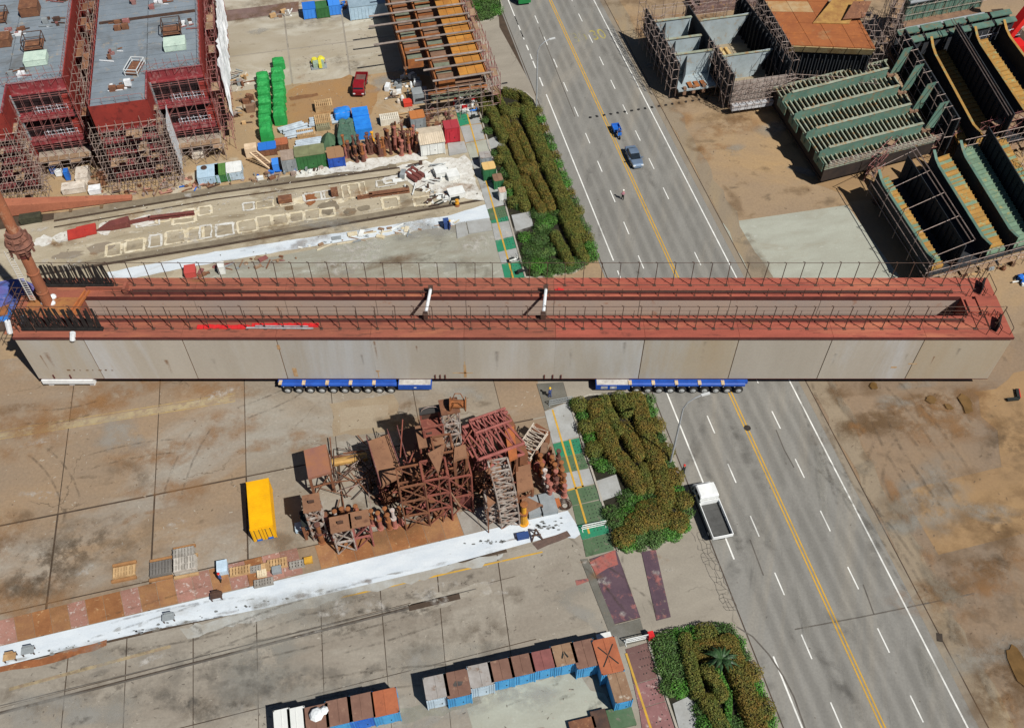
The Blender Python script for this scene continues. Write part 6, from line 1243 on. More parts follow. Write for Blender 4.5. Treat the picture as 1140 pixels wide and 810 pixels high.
# ------------------------------------------------------------------ containers and tool boxes
def box_house(label, px, py, w, d, h, wallm, roofm, rz, name='site_container', cat='container', door=True, mark=None, group=None, ribs=9, roofstyle='flat', z=0.0):
    """px, py: centre of the roof in the picture"""
    c = P(px, py, h+z); T = thing(name, label, cat, (c.x, c.y, z), rz, group); hw, hd = w/2, d/2
    MB().box(-hw, -hd, .12, hw, hd, h-.1).build('walls', wallm, T, world=False)
    for x in (-hw, hw):
        for y in (-hd, hd): MB().box(x-.06, y-.06, 0, x+.06, y+.06, h).build('corner_post', wallm, T, world=False)
    for y in (-hd-.035, hd+.035):
        for k in range(ribs): xx = -hw+.2+(w-.4)*k/(ribs-1); MB().box(xx-.05, y-.02, .2, xx+.05, y+.02, h-.25).build('wall_rib', wallm, T, world=False)
    if roofstyle == 'gable':
        r = MB(); r.add([(-hw-.15, -hd-.2, h-.1), (hw+.15, -hd-.2, h-.1), (hw+.15, 0, h+.35), (-hw-.15, 0, h+.35), (hw+.15, hd+.2, h-.1), (-hw-.15, hd+.2, h-.1)], [(0, 1, 2, 3), (3, 2, 4, 5), (0, 3, 5), (1, 4, 2), (0, 5, 4, 1)]); ro = r.build('roof', roofm, T, world=False)
        for k in range(12): xx = -hw+w*k/11; MB().bar((xx, -hd-.2, h-.07), (xx, 0, h+.38), .1, .06).build('roof_rib', roofm, ro, world=False)
    else:
        ro = MB().box(-hw-.05, -hd-.05, h-.1, hw+.05, hd+.05, h).build('roof', roofm, T, world=False)
        MB().box(-.03, -hd, h, .03, hd, h+.04).build('roof_seam', roofm, ro, world=False)
    if door:
        dm = MB().box(-.45, -hd-.075, .2, .45, -hd-.03, min(2.1, h-.3)).build('door', wallm, T, world=False); MB().box(.25, -hd-.11, .9, .35, -hd-.075, 1.1).build('handle', bolt, dm, world=False)
    if mark == 'X':
        for s in (-1, 1): MB().bar((-.75, -s*1.0, h+.012), (.75, s*1.0, h+.012), .12, .012).build('painted_cross', bolt, ro, world=False)
    elif mark == 'A':
        for s in (-1, 1): MB().bar((s*.3, -.35, h+.012), (0, .3, h+.012), .16, .012).build('painted_mark', bolt, ro, world=False)
    elif mark: 
        b = MB(); flat(b, [(.7*random.uniform(.5, 1)*math.cos(k*.6), .35*random.uniform(.5, 1)*math.sin(k*.6)) for k in range(10)], h+.012); b.build('dark_stain', M('stain_roof', (64, 62, 62), (84, 78, 72), 2), ro, world=False)
    return T
skyblue = M('box_blue', (74, 156, 204), (62, 138, 188), .8, (120, 150, 164), 1.4, .66, rough=.55, fine=.12); deepblue = M('box_deepblue', (40, 110, 200), (34, 92, 176), .8, rough=.5, fine=.1)
paleb = M('box_pale', (178, 196, 208), (158, 174, 184), .8, (130, 130, 124), 1.4, .62, fine=.15); rbrown = M('roof_brown', (122, 92, 78), (108, 80, 68), .7, (140, 112, 94), 1.5, .62, fine=.15, objvar=.1)
rgrey = M('roof_grey', (158, 154, 150), (140, 134, 128), .8, (120, 100, 84), 1.5, .62, fine=.15); rmaroon = M('roof_maroon', (134, 84, 80), (118, 74, 70), .8, fine=.15); rtan = M('roof_tan', (142, 116, 92), (126, 98, 76), .8, (170, 160, 144), 1.4, .62, fine=.15); rorange = M('roof_orange', (166, 98, 66), (148, 86, 60), .7, (130, 78, 56), 1.5, .62, fine=.15)
v = P(651.5, 727, 2.6)-P(485.6, 764, 2.6); CA = math.atan2(v.y, v.x); wht = M('box_white', (218, 220, 216), (200, 202, 198), 1, fine=.08)
for label, x, y, w, d, wm, rm, mk in [
    ('pale grey tool container at the left end of the lower container row', 485.6, 764, 2.15, 2.1, paleb, rgrey, None), ('brown roofed container with a dark roof stain, second in the lower row', 509, 760.5, 2.2, 2.4, skyblue, rbrown, 'S'),
    ('pale container with two grey lids, third in the lower row', 535, 751, 2.2, 2.1, paleb, rgrey, None), ('brown roofed sky blue container right of the two lid one', 558, 745, 2.2, 1.9, skyblue, rbrown, None), ('brown roofed sky blue container left of the maroon roofed one', 581, 739.5, 2.2, 1.9, skyblue, rbrown, None),
    ('maroon roofed sky blue container in the lower row', 604, 734, 2.2, 1.8, skyblue, rmaroon, None), ('tan roofed container with a painted black mark in the lower row', 628, 728, 2.2, 2.0, skyblue, rtan, 'A'), ('dark brown roofed container left of the crossed roof', 651.5, 727, 2.2, 2.6, skyblue, rbrown, None)]:
    box_house(label, x, y, w, d, 2.5, wm, rm, CA, mark=mk, group='tool containers in the lower rows')
box_house('orange roofed container with a black painted cross', 677, 729, 2.15, 3.4, 2.7, skyblue, rorange, CA, mark='X', group='tool containers in the lower rows')
box_house('brown roofed container standing alone below the crossed roof', 690, 763, 1.6, 2.9, 2.45, skyblue, rtan, CA, group='tool containers in the lower rows')
for label, x, y, wm, rm, w in [('grey white roofed container at the lower left end', 314, 803, wht, M('roof_white', (206, 208, 204), fine=.08), 1.4), ('bright white roofed container at the bottom left', 330, 801, wht, MATS['roof_white'], 1.5), ('brown roofed container with a white bundle on top', 352, 799, skyblue, rbrown, 2.2), ('brown roofed sky blue container near the bottom edge', 377, 791.5, skyblue, rbrown, 2.3), ('brown roofed deep blue container near the bottom edge', 402, 786, deepblue, rbrown, 2.3), ('red brown roofed container at the right end of the bottom left row', 428.5, 781, skyblue, rorange, 2.3)]:
    box_house(label, x, y, w, 2.3, 2.5, wm, rm, CA, group='tool containers in the bottom left row')
single('white_bundle', MB().lathe((0, 0, 0), [(.5, 0), (.7, .3), (.5, .6), (.2, .7)], 8).lathe((.6, .4, 0), [(.3, 0), (.45, .2), (.2, .45)], 7), wrap, 'white wrapped bundle on a brown container roof', 'bundle', loc=tuple(P(353, 796, 2.5)))
crate('flat white box behind the crossed container roof', P(672, 711), 1.4, .7, .6, wht, name='white_box', cat='box')
# yellow shipping container
ybox = M('container_yellow', (230, 172, 16), (214, 158, 16), .7, (190, 140, 60), 1.4, .7, rough=.45, fine=.05)
c = P(288.5, 560, 2.6); v = P(277, 541, 2.6)-P(281, 593, 2.6); ya = math.atan2(v.y, v.x)-math.pi/2
T = thing('shipping_container', 'bright yellow shipping container alone on the brown slabs', 'container', (c.x, c.y, 0), ya)
MB().box(-1.16, -3.0, .15, 1.16, 3.0, 2.5).build('walls', ybox, T, world=False)
for x in (-1.19, 1.19):
    for k in range(22): yy = -2.85+k*.27; MB().box(x-.025, yy, .25, x+.025, yy+.13, 2.42).build('wall_rib', ybox, T, world=False)
    for y in (-2.98, 2.98): MB().box(x-.05, y-.07, 0, x+.03, y+.07, 2.6).build('corner_post', ybox, T, world=False)
ro = MB().box(-1.2, -3.04, 2.5, 1.2, 3.04, 2.58).build('roof', ybox, T, world=False)
for k in range(20): yy = -2.8+k*.295; MB().box(-1.05, yy, 2.58, 1.05, yy+.13, 2.6).build('roof_rib', ybox, ro, world=False)
for s in (-1, 1):
    dr = MB().box(s*.58-.55, -3.1, .2, s*.58+.55, -3.02, 2.42).build('door', ybox, T, world=False)
    for k in (-.25, .25): MB().tube((s*.58+k, -3.14, .25), (s*.58+k, -3.14, 2.4), .03, 5).build('lock_bar', pipe_dark, dr, world=False)
    MB().box(s*.58-.3, -3.16, .2, s*.58+.3, -3.1, .5).build('door_plate', deepblue, dr, world=False)

# ------------------------------------------------------------------ pallets and small gear, lower yard
tan_w = M('pallet_wood', (184, 154, 112), (160, 128, 90), 1.2, fine=.2, objvar=.15); grey_w = M('pallet_grey', (150, 146, 138), (128, 122, 114), 1.2, fine=.2, objvar=.15)
def pallet(label, px, py, w, d, rz, mat, stack=1, beam=None, name='pallet', cat='pallet', group=None):
    p = P(px, py); T = thing(name, label, cat, tuple(p), rz, group)
    for s in range(stack):
        z = s*.2
        for k in range(3): MB().box(-w/2, -d/2+(d-.12)*k/2, z, w/2, -d/2+(d-.12)*k/2+.12, z+.11).build('runner', mat, T, world=False)
        n = max(4, int(w/.28))
        for k in range(n): x = -w/2+w*(k+.5)/n; MB().box(x-.11, -d/2, z+.11, x+.11, d/2, z+.14+random.uniform(0, .02)).build('slat', mat, T, world=False)
    if beam:
        for yy, ln in ((d/2+.35, 1.05), (-d/2-.3, 1.1)): MB().box(-w/2*ln, yy-.14, 0, w/2*ln, yy+.14, .3).build('timber_beam', beam, T, world=False)
    return T
timb = M('timber_orange', (160, 118, 76), (140, 100, 64), 1, fine=.2)
pallet('tan pallet between two timber beams, leftmost on the brown slabs', 139, 637, 2.3, 1.2, YA, tan_w, 2, timb); pallet('dark grey board stack with a timber beam, second from the left', 180, 634, 2.2, 1.6, YA, M('board_grey', (116, 112, 106), (98, 94, 90), 1, fine=.2), 3, timb)
pallet('grey pallet stack behind the tallest one, with timber beam', 206, 618, 2.2, 1.1, YA, grey_w, 4, timb); pallet('tallest grey pallet stack with planks below the timber beam', 208, 631, 2.3, 1.6, YA, M('pallet_mix', (178, 172, 162), (150, 144, 134), 2, fine=.2, objvar=.2), 5, tan_w)
crate('pale blue cabinet between pallets beside the white lane', P(249, 634), 1.0, 1.3, .9, M('cabinet_paleblue', (186, 206, 220), (166, 186, 200), 1), name='cabinet', cat='cabinet')
for label, x, y, w, d, m in [('tan flat pallet right of the pale blue cabinet', 268, 636, 2.2, 1.0, tan_w), ('tan pallet with holes left of the lattice towers', 309, 628, 2.1, 1.1, tan_w), ('tan pallet third right of the pale blue cabinet', 296, 632, .9, .9, tan_w), ('grey pallet next to the tiny yellow box', 331, 629, 1.6, .8, grey_w), ('long tan pallet at the white lane edge', 294, 649, 2.0, .8, grey_w), ('small cream pallet at the lane edge', 292, 639, 1.0, .8, M('cream_wood', (214, 200, 170), (190, 170, 140), 1)), ('thin grey pallet behind the tan ones', 285, 634, 1.2, .7, grey_w)]: pallet(label, x, y, w, d, YA, m, 2)
crate('tiny yellow box beside the grey pallet', P(344, 625), .8, .6, .5, ochre, name='yellow_box', cat='box'); crate('small grey valve box among the tan pallets', P(309, 636), .9, .7, .6, grey_st, name='valve_box', cat='box')
crate('small grey box in the shadow of the dark platform', P(338, 588), 1.6, 1.0, .6, paleb, name='tool_box', cat='box')
def bench(label, px, py, mat, rz=YA):
    p = P(px, py); T = thing('work_bench', label, 'bench', tuple(p), rz); MB().box(-.6, -.35, .5, .6, .35, .58).build('top', mat, T, world=False)
    for x in (-.5, .5):
        for y in (-.3, .3): MB().box(x-.05, y-.05, 0, x+.05, y+.05, .5).build('leg', pipe_dark, T, world=False)
    MB().box(-.4, .3, .58, .4, .36, .95).build('back', mat, T, world=False)
bench('brown bench on the white lane near the left edge', 13, 733, tan_w); bench('grey bench with a screen on the white lane', 33, 726, grey_st); bench('grey striped bench on the lower side of the white lane', 189, 689, grey_st); bench('small dark stand on the white lane below the pale blue cabinet', 242, 665, pipe_dark)
crate('blue edged dark box at the right end of the white lane', P(582, 598), 1.2, .6, .6, M('navy', (46, 70, 120), fine=.1), name='tool_box', cat='box')
single('frame_stand', MB().bar((-.6, -.4, 0), (0, .3, 1.3), .15).bar((.6, -.4, 0), (0, .3, 1.3), .15).bar((-.5, 0, .5), (.5, 0, .5), .12).bar((0, .9, 0), (0, .3, 1.3), .12), pipe_dark, 'dark tripod stand at the right end of the white lane', 'stand', loc=tuple(P(597, 598)), rz=YA)
def rack(label, px, py, w, rz, mat, red=False):
    p = P(px, py); T = thing('barrier', label, 'barrier', (p.x, p.y, .03), rz); b = MB()
    for z in (.15, .55, .95): b.tube((-w/2, 0, z), (w/2, 0, z), .05, 5)
    for k in range(int(w/.35)+1): b.tube((-w/2+k*.35, 0, .15), (-w/2+k*.35, 0, .95), .025, 4)
    for x in (-w/2, w/2): b.tube((x, -.35, 0), (x, .35, 0), .05, 5); b.tube((x, 0, 0), (x, 0, .95), .05, 5)
    b.build('rail_frame', mat, T, world=False)
    if red: MB().box(w/2-.1, -.3, 0, w/2+.45, .3, 1.0).build('red_block', redtarp, T, world=False)
rack('white barrier with a red block across the maroon walkway', 709, 713, 2.4, CA, wht, True); rack('grey barrier at the upper end of the green walkway', 624, 449, 2.8, YA, grey_st); rack('white barrier across the lower green walkway', 661, 587, 2.6, YA, wht)
for label, x, y, w, d, m in [('dark open frame crate at the bottom edge', 668, 804, 1.4, 2.0, pipe_dark), ('mossy green plate crate at the bottom edge', 691, 800, 2.4, 1.8, wk_olive), ('rusty plate crate at the bottom edge left of the dark one', 648, 808, 2.4, 1.0, rusty)]: crate(label, P(x, y), w, d, .5, m, CA, 'plate_crate', 'crate')

# ------------------------------------------------------------------ rusty lattice gear in the middle of the lower yard
l_red = M('lattice_red', (134, 76, 62), (112, 64, 54), .8, (152, 98, 80), 1.6, .62, fine=.15); l_br = M('lattice_brown', (126, 82, 56), (104, 68, 50), .8, (146, 104, 74), 1.6, .62, fine=.18); l_pk = M('lattice_pink', (150, 88, 80), (128, 74, 68), .8, (160, 112, 102), 1.6, .62, fine=.15); l_sil = M('lattice_silver', (164, 156, 148), (136, 124, 114), 1, (128, 88, 66), 1.6, .54, fine=.15)
p_br = M('platform_brown', (140, 102, 76), (124, 90, 68), .5, (106, 74, 56), 1.2, .6, fine=.12)
def lattice(label, px, py, w, d, h, tiers, mat, rz=YA, cap=None, r=.1, name='lattice_tower', cat='tower', lean=(0, 0), capm=None):
    p = P(px, py); T = thing(name, label, cat, tuple(p), rz); g = Vector((lean[0], lean[1], 0))
    cs = [(-w/2, -d/2), (w/2, -d/2), (w/2, d/2), (-w/2, d/2)]; pt = lambda i, k: Vector((*cs[i % 4], h*k/tiers))+g*(k/tiers)**1.5
    for i in range(4):
        b = MB()
        for k in range(tiers): b.tube(pt(i, k), pt(i, k+1), r, 6)
        b.build('post', mat, T, world=False)
        for k in range(tiers):
            MB().bar(pt(i, k), pt(i+1, k+1), r*1.1).build('brace', mat, T, world=False)
            if random.random() < .75: MB().bar(pt(i+1, k), pt(i, k+1), r*1.1).build('brace', mat, T, world=False)
            MB().bar(pt(i, k+1), pt(i+1, k+1), r*1.8).build('cross_bar', mat, T, world=False)
    if cap: 
        c0 = g+Vector((0, 0, h)); MB().box(-w/2-.15, -d/2-.15, h, w/2+.15, d/2+.15, h+.15, 0, tuple(g)).build('top_plate', capm or p_br, T, world=False)
        MB().box(-.3, -.1, h+.15, .3, .1, h+.5, 0, tuple(g)).build('lug', pipe_dark, T, world=False)
    return T
def table(label, quad, z, mat, legm, rails=False, name='steel_platform'):
    q = patch(quad, z); T = thing(name, label, 'platform', tuple(q(.5, .5, -z))); MB().prism([q(0, 0), q(1, 0), q(1, 1), q(0, 1)], z-.4, z).build('top', mat, T)
    for s, t in ((.05, .05), (.95, .05), (.95, .95), (.05, .95)): a0 = q(s, t); MB().box(-.14, -.14, 0, .14, .14, z-.4, YA, (a0.x, a0.y, 0)).build('leg', legm, T)
    for (s0, t0), (s1, t1) in zip(((.05, .05), (.95, .05), (.95, .95), (.05, .95)), ((.95, .05), (.95, .95), (.05, .95), (.05, .05))):
        MB().bar(q(s0, t0, -z*.55), q(s1, t1, -z*.55), .16).build('tie_bar', legm, T); MB().bar(q(s0, t0, -z+.2), q(s1, t1, -.5), .1).build('brace', legm, T)
    if rails:
        b = MB()
        for s in (0, 1):
            for k in range(7): b.tube(q(s, k/6, 0), q(s, k/6, 1.0), .04, 4)
            for zz in (.5, 1.0): b.tube(q(s, 0, zz), q(s, 1, zz), .04, 4)
        b.build('guard_rail', scaf_red, T, kind='stuff')
    return T
table('brown box topped platform standing apart at the left of the lattice gear', [(343, 532), (368, 525), (363, 494), (338, 501)], 4.2, M('plum_brown', (134, 92, 80), (148, 100, 72), .6, fine=.12), l_br)
table('long brown platform with side rails beside the tangled tubes', [(424, 541), (448, 528), (432, 483), (409, 491)], 4.6, p_br, l_br, True)
table('long brown platform with truss sides, second of the two', [(458, 531), (481, 521), (467, 473), (443, 479)], 4.6, p_br, l_br, True)
for label, x, y, w, d, h, t, m, cap in [
    ('tall brown braced tower in front of the second long platform', 464, 577, 2.6, 2.4, 8.6, 3, l_br, None), ('tall red braced tower, middle of the three in front', 489, 571, 2.6, 2.4, 8.8, 3, l_red, None), ('tall red braced tower, rightmost of the three in front', 513, 562, 2.4, 2.4, 7.6, 2, l_red, None),
    ('dark red tower behind the front three with open cab top', 484, 533, 2.4, 2.6, 8.5, 3, l_red, True), ('short white based tower with a flat brown top near the lane', 386, 607, 1.9, 1.6, 4.6, 2, l_sil, True), ('short pink tower with a flat brown top near the lane', 406, 602, 1.8, 1.6, 4.6, 2, l_pk, True), ('silver and brown tower at the left edge of the gear', 357, 592, 1.5, 1.8, 6.0, 4, l_sil, True), ('slim silver tower under the triangular plate', 548, 578, 1.3, 1.3, 5.0, 3, l_sil, None), ('brown braced tower behind the pink truss', 498, 548, 2.0, 2.2, 9.5, 3, l_br, None), ('small red braced tower between the platforms and the cab tower', 476, 552, 1.8, 1.8, 6.4, 2, l_br, None)]: lattice(label, x, y, w, d, h, t, m, cap=cap)
lattice('tall slim rusty tower with a rounded top, highest of the gear', 506, 520, 1.7, 1.7, 11.5, 6, l_sil, cap=True, r=.1, capm=rusty); lattice('silver lattice mast with a curved top beside the pink truss', 567, 580, 2.0, 1.4, 10.5, 8, l_sil, r=.09, lean=(-.9, .6))
# cab on the dark red tower
c = P(481, 474, 9); T = thing('crane_cab', 'open crane cab with a dark roof on the red tower', 'cab', (c.x, c.y, 8.7), YA)
MB().box(-1.1, -1.2, 0, 1.1, 1.3, .15).build('floor', l_red, T, world=False); MB().box(-1.1, .6, 1.7, 1.1, 1.5, 1.85).build('roof', M('cab_roof', (58, 56, 54), fine=.2), T, world=False)
for x in (-1, 1):
    for y in (-1.1, 1.2): MB().bar((x, y, .15), (x, y, 1.75), .2).build('pillar', l_red, T, world=False)
MB().box(-1.1, 1.15, .15, 1.1, 1.3, 1.7).build('back_wall', pipe_dark, T, world=False); MB().bar((-1, -1.1, 1.7), (1, -1.1, 1.7), .2).build('front_bar', l_red, T, world=False)
b = MB()
for k in range(9): a0, a1 = k*math.pi/8, (k+1)*math.pi/8; b.tube((-math.cos(a0)*.9, .9, 1.9+.6*math.sin(a0)), (-math.cos(a1)*.9, .9, 1.9+.6*math.sin(a1)), .05, 4) if k < 8 else None
b.build('hoop', scaf_m, T, world=False)
c = P(510, 452, 11.8); single('rope_drum', MB().tube((-.8, 0, .6), (.8, 0, .6), .45, 12).tube((-.85, 0, .6), (-.75, 0, .6), .75, 12).tube((.75, 0, .6), (.85, 0, .6), .75, 12).tube((-.8, .5, 0), (-.3, .5, 1.7), .05, 5).tube((-.3, .5, 1.7), (.3, .5, 1.7), .05, 5).tube((.3, .5, 1.7), (.8, .5, 0), .05, 5).tube((-.8, -.5, 0), (-.3, -.5, 1.5), .05, 5).tube((-.3, -.5, 1.5), (.3, -.5, 1.5), .05, 5).tube((.3, -.5, 1.5), (.8, -.5, 0), .05, 5), M('drum_rust', (146, 90, 50), (120, 76, 46), 2, fine=.3), 'rusty rope drum with hoops on top of the highest tower', 'drum', loc=(c.x, c.y, 11.6))
# pink box truss lying on stools
def truss(label, p, q, wd, h, n, mat, r=.16, cat='truss'):
    p, q = Vector(p), Vector(q); d = q-p; dn = Vector((d.x, d.y, 0)).normalized(); s = Vector((-dn.y, dn.x, 0))*wd/2; up = Vector((0, 0, h))
    T = thing('box_truss', label, cat, (p.x+d.x/2, p.y+d.y/2, 0))
    ch = [(-s, Vector()), (s, Vector()), (s, up), (-s, up)]
    for a0, b0 in ch: MB().tube(p+a0+b0, q+a0+b0, r, 8).build('chord', mat, T)
    for k in range(n):
        c0, c1 = p+d*k/n, p+d*(k+1)/n
        for i in range(4):
            (a0, b0), (a1, b1) = ch[i], ch[(i+1) % 4]; MB().bar(c0+a0+b0, c1+a1+b1, r).build('brace', mat, T); MB().bar(c0+a0+b0, c0+a1+b1, r).build('strut', mat, T)
    for c0 in (p, q):
        if c0.z > .3: MB().box(-.5, -wd/2, 0, .5, wd/2, c0.z-.1, math.atan2(dn.y, dn.x), (c0.x, c0.y, 0)).build('stool', l_br, T)
    return T
truss('large pink box truss lying across the right of the gear', P(524, 505, 4.0), P(574, 487, 4.0), 4.6, 2.0, 5, l_pk, .2); truss('second pink truss behind, with a tube end', P(526, 482, 5.2), P(566, 468, 5.2), 1.8, 1.2, 6, l_pk, .16); truss('thin white frame leaning at the right of the pink trusses', P(582, 508, 1.0), P(602, 478, 2.4), 2.0, .5, 7, M('frame_cream', (196, 186, 172), (170, 156, 140), 1), .06)
for k, (pts, z, lab) in enumerate([([(534, 518), (560, 508), (556, 540)], 3.5, 'triangular brown gusset plate under the pink truss'), ([(541, 540), (555, 556), (543, 566)], 5.0, 'triangular brown gusset plate on the slim silver tower'), ([(476, 505), (496, 494), (488, 528)], 9.5, 'triangular brown gusset plate beside the cab tower'), ([(580, 550), (604, 562), (583, 572)], 1.2, 'triangular tan gusset plate behind the yellow cylinder')]):
    q = [P(x, y, z) for x, y in pts]; T = thing('gusset_plate', lab, 'plate', tuple(sum(q, Vector())/3-Vector((0, 0, z)))); MB().slab(q, .2).build('plate', p_br, T)
    for a0 in q: MB().tube((a0.x, a0.y, 0), (a0.x, a0.y, z), .07, 5).build('prop', l_br, T)
for lab, pts, z, m in [('brown flat plate between the pink truss and the cylinders', [(576, 548), (594, 542), (590, 516), (574, 520)], 3.0, p_br), ('orange upright plate at the end of the pink truss', [(567, 512), (576, 508), (572, 474), (562, 478)], 6.0, M('plate_orange', (172, 100, 56), (150, 88, 52), .8)), ('brown plate on the tower behind the red ones', [(505, 512), (520, 507), (518, 494), (506, 498)], 9.8, p_br)]: table(lab, pts, z, m, l_br, name='plate_stand')
T = thing('tube_tangle', 'tangled dark tubes and rods lying between the brown platforms', 'tubes', tuple(P(395, 530)))
for k in range(46):
    c = P(random.uniform(368, 424), random.uniform(505, 556)); a0 = random.choice([YA, YA+.6, YA-.7, YA+1.57, YA+2.2])+random.gauss(0, .12); l = random.uniform(1.2, 3.2); dd = Vector((math.cos(a0), math.sin(a0), 0))*l; z0, z1 = random.uniform(.1, 1.4), random.uniform(.1, 1.4)
    MB().tube(c-dd+Vector((0, 0, z0)), c+dd+Vector((0, 0, z1)), random.uniform(.04, .08), 5).build('tube', random.choice([pipe_dark, l_br, scaf_m]), T)
T = thing('tube_tangle', 'tangle of rusty rods and pipes over the braced towers', 'tubes', tuple(P(490, 545)))
for k in range(90):
    c = P(random.uniform(450, 560), random.uniform(520, 570)); c.z = random.uniform(.2, 7.0); a0 = random.uniform(0, 6.3); el = random.gauss(0, .5); l = random.uniform(.8, 2.4); dd = Vector((math.cos(a0)*math.cos(el), math.sin(a0)*math.cos(el), math.sin(el)))*l
    if c.z-abs(dd.z) > .05: MB().tube(c-dd, c+dd, random.uniform(.05, .1), 5).build('rod', random.choice([pipe_dark, l_br, l_red, cell_b, gm_edge]), T)
c0, c1 = P(379, 513, .6), P(400, 508, .6); T = single('brass_pipe', MB().tube((-2, 0, .5), (2, 0, .5), .5, 12), M('pipe_gold', (196, 158, 96), (170, 130, 74), .8, rough=.4, metal=.3), 'short golden pipe lying behind the tangled tubes', 'pipe', loc=tuple(P(390, 514)), rz=YA)
# upright cylinders
cy_o = M('cyl_orange', (148, 94, 54), (122, 78, 50), 1, (120, 76, 52), 2, .6, fine=.2); cy_p = M('cyl_pink', (164, 104, 90), (140, 88, 76), 1, fine=.2); cy_w = M('cyl_white', (196, 188, 182), (170, 158, 150), 1, (160, 110, 80), 2, .6, fine=.2); cy_y = M('cyl_yellow', (212, 154, 40), (190, 134, 40), 1, fine=.15); cy_d = M('cyl_dark', (110, 72, 60), (88, 60, 52), 1, fine=.2)
def cyl(label, px, py, h, bodym, capm, r=.3, group=None, lean=0.0):
    p = P(px, py); T = thing('jack_post', label, 'jack post', tuple(p), random.uniform(0, 6), group); k = random.uniform(.45, .6)
    MB().lathe((0, 0, 0), [(r*1.5, 0), (r*1.5, .12), (r, .16), (r, .2)], 10).build('foot', bodym, T, world=False)
    MB().tube((0, 0, .15), (lean*k, 0, h*k), r, 10).build('barrel', bodym, T, world=False); MB().tube((lean*k, 0, h*k), (lean, 0, h-.2), r*.72, 10).build('ram', random.choice([bodym, capm]), T, world=False)
    MB().tube((lean*k, 0, h*k-.1), (lean*k, 0, h*k+.12), r*1.25, 10).build('collar', capm, T, world=False); MB().lathe((lean, 0, h-.25), [(r*.8, 0), (r*1.1, .08), (r*1.1, .22), (r*.7, .27)], 10).build('cap', capm, T, world=False)
for k, (x, y, h, bm, cm) in enumerate([(416, 583, 2.9, cy_p, cy_o), (424, 588, 3.4, cy_p, cy_o), (431, 580, 2.8, cy_w, cy_o), (434, 588, 3.0, cy_o, cy_o), (440, 586, 3.6, cy_p, cy_w), (447, 583, 3.4, cy_p, cy_o), (376, 582, 2.6, cy_w, cy_o), (383, 577, 2.2, cy_w, cy_o), (390, 577, 2.2, cy_o, cy_o), (398, 573, 2.0, cy_p, cy_o), (366, 590, 2.6, cy_d, cy_p), (372, 600, 2.4, cy_p, cy_d)]):
    cyl('rusty jack post among the short towers near the white lane', x, y, h, bm, cm, .25, 'jack posts near the short towers')
cyl('orange jack post at the far left of the gear', 359, 603, 3.8, cy_o, cy_d, .3); cyl('bright yellow jack post beside the silver mast', 583, 582, 4.0, cy_y, cy_o, .38)
for k, (x, y, bm, cm) in enumerate([(606, 520, cy_o, cy_o), (608, 529, cy_o, cy_o), (611, 537, cy_w, cy_w), (614, 545, cy_w, cy_p), (617, 553, cy_p, cy_p), (619, 520, cy_d, cy_o), (622, 529, cy_o, cy_o), (623, 537, cy_p, cy_p), (624, 545, cy_p, cy_d), (626, 517, cy_d, cy_d), (629, 528, cy_o, cy_o), (630, 536, cy_o, cy_o), (632, 544, cy_o, cy_o), (633, 552, cy_p, cy_p)]):
    cyl('rusty jack post in the three rows beside the green walkway', x-5, y, random.uniform(2.2, 3.0), bm, cm, .26, 'jack posts beside the walkway')
for lab, x, y, w, d, h, m, r in [('pale grey cabinet with a rounded lid beside the yellow jack post', 593, 567, 1.3, 2.2, 1.0, grey_st, YA), ('flat grey steel box near the right end of the lane', 610, 563, 1.6, 2.4, .7, grey_st, YA), ('small orange box beside the grey steel box', 619, 562, .8, .9, .6, MATS['plate_orange'], YA)]: crate(lab, P(x, y), w, d, h, m, r, 'steel_box', 'box')
T = thing('cable_coil', 'coil of dark cable at the right end of the gear', 'cable', tuple(P(629, 563)))
for k in range(4): 
    b = MB(); rr = .35+.12*k; pts = [Vector((rr*math.cos(t), rr*math.sin(t), .08+.1*k)) for t in [i*2*math.pi/14 for i in range(15)]]; b.path(pts, .05, 5); b.build('loop', pipe_dark, T, world=False)
table('dark low platform beside the silver tower at the far left of the gear', [(336, 585), (346, 582), (343, 566), (333, 569)], 3.0, bolt, l_br, name='dark_platform')
# ------------------------------------------------------------------ goods on the upper yard
tg = M('tarp_green', (44, 150, 74), (36, 130, 62), .9, (70, 172, 96), 1.8, .62, rough=.6, fine=.1)
def tarp_stack(label, px, py, w, d, h, mat, rz=YA, name='tarp_covered_stack', cat='tarp stack', group=None, amp=.06):
    p = P(px, py); T = thing(name, label, cat, tuple(p), rz, group); b = MB(); secs = []
    for z, f in ((0, 1.06), (h*.35, 1.02), (h*.8, 1.0), (h, .86), (h+.12, .45)):
        r = []
        for k in range(16):
            t = 2*math.pi*k/16; cx, cy = math.cos(t), math.sin(t); m = max(abs(cx), abs(cy)); q = .75/m+.25
            r.append((w/2*f*cx*q+random.uniform(-amp, amp), d/2*f*cy*q+random.uniform(-amp, amp), z+random.uniform(-amp, amp)*(z > 0)))
        secs.append(r)
    loft(b, secs).build('tarp', mat, T, world=False)
    b = MB()
    for s in (-.25, .25): b.tube((-w/2*1.05, d*s, h*.4), (-w/2*.9, d*s, h+.05), .03, 4).tube((-w/2*.9, d*s, h+.05), (w/2*.9, d*s, h+.05), .03, 4).tube((w/2*.9, d*s, h+.05), (w/2*1.05, d*s, h*.4), .03, 4)
    b.build('rope', MATS['tarp_green'] if mat is tg else scaf_m, T, world=False); return T
ordn = ['farthest', 'second', 'third', 'fourth', 'fifth', 'sixth', 'nearest']
